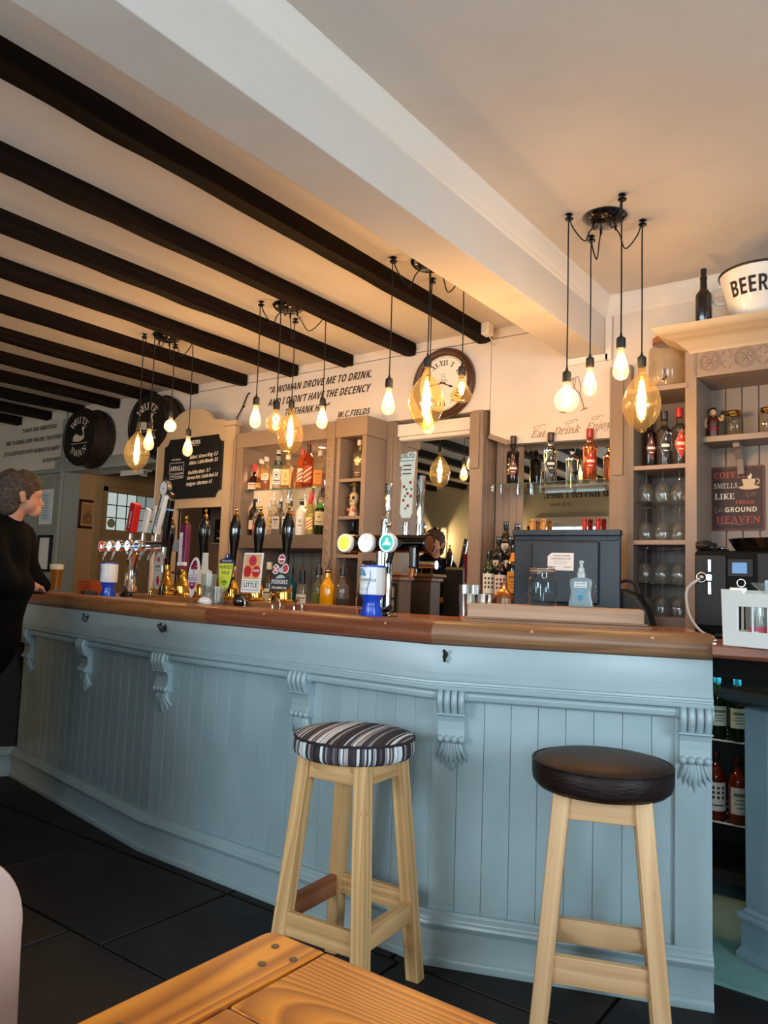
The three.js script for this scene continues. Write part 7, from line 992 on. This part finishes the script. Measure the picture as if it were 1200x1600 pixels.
// ---- table: breadboard end with plugs, long boards running along x
{
  const t = thing('pub_table', 'varnished orange pine table top with dark plugs at its corner', 'table', [0, 0, 0]); const r = rng(77), y1 = 0.76, th = 0.032, X = -0.784, Z = -0.828, XE = 0.42, ZE = 0.04;
  const end = new THREE.Shape(); end.moveTo(X + 0.022, -Z); end.lineTo(X + 0.099, -Z); end.lineTo(X + 0.099, -ZE); end.lineTo(X + 0.022, -ZE); end.quadraticCurveTo(X, -ZE, X, -ZE - 0.02 * -1 * 0 + 0.0); end.lineTo(X, -Z - 0.022); end.quadraticCurveTo(X, -Z, X + 0.022, -Z);
  const g = new THREE.ExtrudeGeometry(end, { depth: th - 0.012, bevelEnabled: true, bevelThickness: 0.006, bevelSize: 0.006, bevelOffset: -0.006, bevelSegments: 3 }).rotateX(-Math.PI / 2).translate(0, y1 - th + 0.006, 0); part('end_board', boxUV(g, 'z', 0.13, 0.4), M.pine, t);
  const n = 5, w = (ZE - Z) / n; for (let i = 0; i < n; i++) part('plank', box(XE - X - 0.103, th, w - 0.0022, (X + 0.103 + XE) / 2, y1 - th / 2, Z + (i + 0.5) * w, 0.004, 'x', r() * 2, r() * 2), M.pine, t);
  for (const [px, pz] of [[-0.742, -0.793], [-0.699, -0.782], [-0.722, -0.748], [-0.742, -0.55], [-0.70, -0.535]]) part('plug', cyl(0.0055, 0.0055, 0.002, px, y1 + 0.0002, pz, 18), std({ color: 0x3c332c, roughness: 0.4 }), t);
  part('apron', [bx(X + 0.07, XE - 0.06, 0.62, 0.727, Z + 0.07, Z + 0.095), bx(X + 0.07, XE - 0.06, 0.62, 0.727, ZE - 0.095, ZE - 0.07), bx(X + 0.07, X + 0.095, 0.62, 0.727, Z + 0.095, ZE - 0.095), bx(XE - 0.095, XE - 0.07, 0.62, 0.727, Z + 0.095, ZE - 0.095)], M.pine, t);
  for (const [px, pz] of [[X + 0.1, Z + 0.1], [XE - 0.1, Z + 0.1], [X + 0.1, ZE - 0.1], [XE - 0.1, ZE - 0.1]]) part('leg', lathe([[0, 0], [0.022, 0], [0.028, 0.06], [0.026, 0.2], [0.034, 0.4], [0.036, 0.5], [0.03, 0.56], [0.038, 0.62], [0.038, 0.727], [0, 0.727]], 20).translate(px, 0, pz), M.pine, t);
}
// ---- chair at the end of the table, only the edge of its back in view
{
  const t = thing('side_chair', 'pale moulded chair with rounded back at the end of the table', 'chair', [-1.19, 0, -0.425], 0.0); const pale = phy({ color: 0xb08f80, roughness: 0.4, clearcoat: 0.2 });
  const s = new THREE.Shape(); s.moveTo(-0.222, 0); s.lineTo(0.222, 0); s.lineTo(0.215, 0.27); s.bezierCurveTo(0.22, 0.36, 0.17, 0.40, 0.1, 0.41); s.lineTo(-0.1, 0.41); s.bezierCurveTo(-0.17, 0.40, -0.22, 0.36, -0.215, 0.27); s.lineTo(-0.222, 0);
  const b = ext(s, 0.02, 0.006), p = b.attributes.position; for (let i = 0; i < p.count; i++) p.setZ(i, p.getZ(i) + p.getX(i) ** 2 * 0.9); b.computeVertexNormals(); b.rotateY(Math.PI / 2).translate(-0.02, 0.43, -0.03); part('backrest', toCreasedNormals(b, 0.6), pale, t);
  part('seat', box(0.40, 0.024, 0.40, 0.19, 0.445, -0.03, 0.012), pale, t); for (const [a, c] of [[0.02, -0.2], [0.02, 0.14], [0.36, -0.2], [0.36, 0.14]]) part('leg', rod([a, 0, c], [a + (a < 0.1 ? 0.03 : -0.03), 0.435, c], 0.014), M.chrome, t);
}
// ---- high backed settle out of view, placed to shade the lower left bar
{
  const t = thing('unseen_settle', 'dark high backed wooden settle standing beside the table', 'bench', [-3.52, 0, -1.0]);
  for (let i = 0; i < 12; i++) part('back_board', box(0.165, 0.92, 0.022, -0.94 + i * 0.171, 0.76, 0, 0.004, 'y', i * 0.3, i * 0.2), M.oldWood, t);
  part('top_rail', bx(-1.06, 1.06, 1.22, 1.28, -0.03, 0.03, 0.008), M.oldWood, t); part('seat', bx(-1.04, 1.04, 0.42, 0.46, 0.0, 0.44, 0.008), M.oldWood, t); part('plinth', bx(-1.0, 1.0, 0.0, 0.42, 0.02, 0.40, 0), M.oldWood, t);
  for (const x of [-1.05, 1.05]) part('end', bx(x - 0.018, x + 0.018, 0, 1.24, -0.03, 0.42, 0.01), M.oldWood, t);
}
// ---- the man at the bar
{
  const O = V(-3.90, 0, -2.07), rx = V(0.804, 0, -0.595), fw = V(-0.595, 0, -0.804);        // along the picture to the right, and away
  const P = (r, y, d) => V(O.x + rx.x * r + fw.x * d, y, O.z + rx.z * r + fw.z * d);
  function sdfMesh(bones, lo, hi, cell, k) {
    const size = Math.max(hi.x - lo.x, hi.y - lo.y, hi.z - lo.z), N = Math.ceil(size / cell) + 4, half = (N * cell) / 2, c = lo.clone().add(hi).multiplyScalar(0.5);
    const mc = new MarchingCubes(N, new THREE.MeshBasicMaterial(), true, false, 400000); mc.isolation = 0; const a = V(0, 0, 0), q = V(0, 0, 0);
    for (let z = 0; z < N; z++) for (let y = 0; y < N; y++) for (let x = 0; x < N; x++) {
      q.set(c.x + ((x - N / 2) / (N / 2)) * half, c.y + ((y - N / 2) / (N / 2)) * half, c.z + ((z - N / 2) / (N / 2)) * half); let d = 1e3;
      for (const [A, B, ra, rb2, sx = 1] of bones) { const bax = B.x - A.x, bay = B.y - A.y, baz = B.z - A.z, l2 = bax * bax + bay * bay + baz * baz || 1e-9; let h = ((q.x - A.x) * bax + (q.y - A.y) * bay + (q.z - A.z) * baz) / l2; h = Math.max(0, Math.min(1, h)); const e = Math.hypot(q.x - A.x - bax * h, q.y - A.y - bay * h, q.z - A.z - baz * h) - (ra + (rb2 - ra) * h); const m = Math.max(k - Math.abs(d - e), 0) / k; d = Math.min(d, e) - m * m * k * 0.25; }
      mc.field[x + y * N + z * N * N] = -d;
    }
    mc.update(); const g = new THREE.BufferGeometry(), n = mc.count, pos = new Float32Array(n * 3); for (let i = 0; i < n; i++) { pos[i * 3] = mc.positionArray[i * 3] * half + c.x; pos[i * 3 + 1] = mc.positionArray[i * 3 + 1] * half + c.y; pos[i * 3 + 2] = mc.positionArray[i * 3 + 2] * half + c.z; }
    g.setAttribute('position', new THREE.BufferAttribute(pos, 3)); g.setAttribute('normal', new THREE.BufferAttribute(mc.normalArray.slice(0, n * 3), 3)); return boxUV(g);
  }
  const man = thing('person', 'man with short greying hair in black coat and jeans leaning at the bar', 'person');
  const cl = phy({ color: 0x050506, roughness: 0.9, specularIntensity: 0.25, bumpMap: bumpSoft, bumpScale: 0.006 }), jeans = std({ color: 0x07090d, roughness: 0.9, bumpMap: bumpFine, bumpScale: 0.001 });
  // head in its own frame: f forward (the way he looks), s towards his right ear
  const H = (f, y, q) => P(0.002 + f * 0.72 + q * 0.69, y, f * 0.69 - q * 0.72);
  // body in one surface: trunk, neck and head (clothes and hair lie over it)
  const body = sdfMesh([
    [P(-0.14, 0.98, 0), P(-0.11, 1.36, 0.0), 0.10, 0.10], [P(-0.06, 1.40, 0.02), H(-0.03, 1.56, 0), 0.058, 0.055], [H(-0.015, 1.655, 0), H(0.02, 1.66, 0), 0.083, 0.078], [H(0.045, 1.585, 0), H(0.07, 1.565, 0), 0.052, 0.036], [H(0.03, 1.60, 0.035), H(0.03, 1.60, -0.035), 0.04, 0.04],
    [H(0.085, 1.64, 0), H(0.112, 1.602, 0), 0.009, 0.014], [H(0.08, 1.655, 0.04), H(0.08, 1.655, -0.04), 0.012, 0.012], [H(0.09, 1.572, 0.014), H(0.09, 1.572, -0.014), 0.009, 0.009], [H(0.088, 1.558, 0.014), H(0.088, 1.558, -0.014), 0.009, 0.009],
    [H(-0.012, 1.605, 0.082), H(-0.022, 1.642, 0.085), 0.010, 0.017], [H(-0.012, 1.605, -0.082), H(-0.022, 1.642, -0.085), 0.010, 0.017],
  ], V(-4.4, 0.8, -2.6), V(-3.4, 1.8, -1.6), 0.008, 0.022); part('body', body, M.skin, man);
  const hr = rng(4), hair = []; hair.push([H(-0.03, 1.675, 0), H(0.02, 1.69, 0), 0.094, 0.082], [H(-0.06, 1.63, 0.03), H(-0.065, 1.575, 0.025), 0.062, 0.05], [H(-0.06, 1.63, -0.03), H(-0.065, 1.575, -0.025), 0.062, 0.05], [H(-0.02, 1.66, 0.06), H(0.02, 1.66, 0.062), 0.036, 0.024], [H(0.016, 1.655, 0.074), H(0.016, 1.62, 0.077), 0.012, 0.008], [H(-0.045, 1.62, 0.062), H(-0.045, 1.58, 0.055), 0.03, 0.024]);
  for (let i = 0; i < 110; i++) { const a = hr() * 6.28, e = hr() * 1.5 - 0.35, c = Math.cos(a) * Math.cos(e), n = Math.sin(a) * Math.cos(e), h0 = Math.sin(e); if (c > 0.45 && h0 < 0.45) continue; if (h0 < -0.1 && c > -0.35) continue; hair.push([H(c * 0.092 - 0.02, 1.668 + h0 * 0.088, n * 0.088), H(Math.cos(a + 0.35) * Math.cos(e) * 0.103 - 0.018, 1.674 + h0 * 0.099, Math.sin(a + 0.35) * Math.cos(e) * 0.098), 0.014, 0.006]); }
  part('hair', sdfMesh(hair, V(-4.1, 1.48, -2.26), V(-3.70, 1.84, -1.88), 0.0055, 0.016), std({ map: cloud(0x2a1d14, 0x54443a, 30, 2, 6), roughness: 0.8 }), man);
  const coat = sdfMesh([
    [P(-0.12, 0.93, 0), P(-0.11, 1.12, 0), 0.165, 0.165], [P(-0.11, 1.12, 0), P(-0.09, 1.36, 0), 0.165, 0.155], [P(-0.10, 1.42, -0.17), P(-0.08, 1.43, 0.17), 0.085, 0.085], [P(-0.07, 1.47, 0.0), P(-0.055, 1.515, 0), 0.085, 0.072],
    [P(-0.08, 1.40, -0.18), P(0.02, 1.20, -0.17), 0.085, 0.066], [P(0.02, 1.195, -0.17), P(0.03, 1.168, 0.06), 0.062, 0.05], [P(-0.14, 0.9, 0), P(-0.15, 0.84, 0), 0.165, 0.17], [P(-0.07, 1.40, 0.18), P(-0.01, 1.2, 0.22), 0.075, 0.06], [P(-0.01, 1.2, 0.22), P(0.03, 1.17, 0.28), 0.055, 0.045],
  ], V(-4.45, 0.6, -2.65), V(-3.45, 1.65, -1.55), 0.016, 0.06); part('coat', coat, cl, man);
  const legs = sdfMesh([[P(-0.15, 0.92, -0.09), P(-0.21, 0.50, -0.10), 0.105, 0.075], [P(-0.21, 0.50, -0.10), P(-0.29, 0.08, -0.10), 0.075, 0.06], [P(-0.15, 0.92, 0.09), P(-0.17, 0.50, 0.12), 0.105, 0.075], [P(-0.17, 0.50, 0.12), P(-0.24, 0.08, 0.14), 0.075, 0.06]], V(-4.6, 0.0, -2.65), V(-3.6, 1.05, -1.6), 0.017, 0.05); part('jeans', legs, jeans, man);
  for (const [r, d] of [[-0.29, -0.10], [-0.24, 0.14]]) { const g = sdfMesh([[P(r - 0.04, 0.045, d), P(r + 0.10, 0.038, d + 0.02), 0.046, 0.04], [P(r, 0.08, d), P(r, 0.11, d), 0.052, 0.055]], P(r - 0.2, -0.02, d - 0.2).min(P(r + 0.2, -0.02, d + 0.2)), P(r - 0.2, 0.2, d - 0.2).max(P(r + 0.2, 0.2, d + 0.2)), 0.012, 0.03); part('shoe', g, M.matt, man); }
  // right hand resting on the bar edge, five fingers
  const hc = P(0.043, 1.17, 0.11), bonesH = [[P(0.030, 1.165, 0.07), P(0.038, 1.165, 0.12), 0.026, 0.03], [P(0.053, 1.165, 0.12), P(0.053, 1.163, 0.14), 0.026, 0.024]]; for (let i = 0; i < 4; i++) { const o = (i - 1.5) * 0.019, L = [0.07, 0.08, 0.075, 0.058][i]; bonesH.push([P(0.043 + o, 1.168, 0.14), P(0.046 + o * 1.1, 1.158, 0.14 + L * 0.55), 0.0098, 0.009], [P(0.046 + o * 1.1, 1.158, 0.14 + L * 0.55), P(0.048 + o * 1.1, 1.14, 0.14 + L), 0.009, 0.008]); } bonesH.push([P(0.020, 1.16, 0.10), P(-0.002, 1.15, 0.13), 0.0115, 0.0095], [P(-0.002, 1.15, 0.13), P(-0.004, 1.145, 0.155), 0.0095, 0.0085]);
  part('hand', sdfMesh(bonesH, hc.clone().addScalar(-0.14), hc.clone().addScalar(0.14), 0.004, 0.008), M.skin, man);
}
renderer.render(scene, camera);
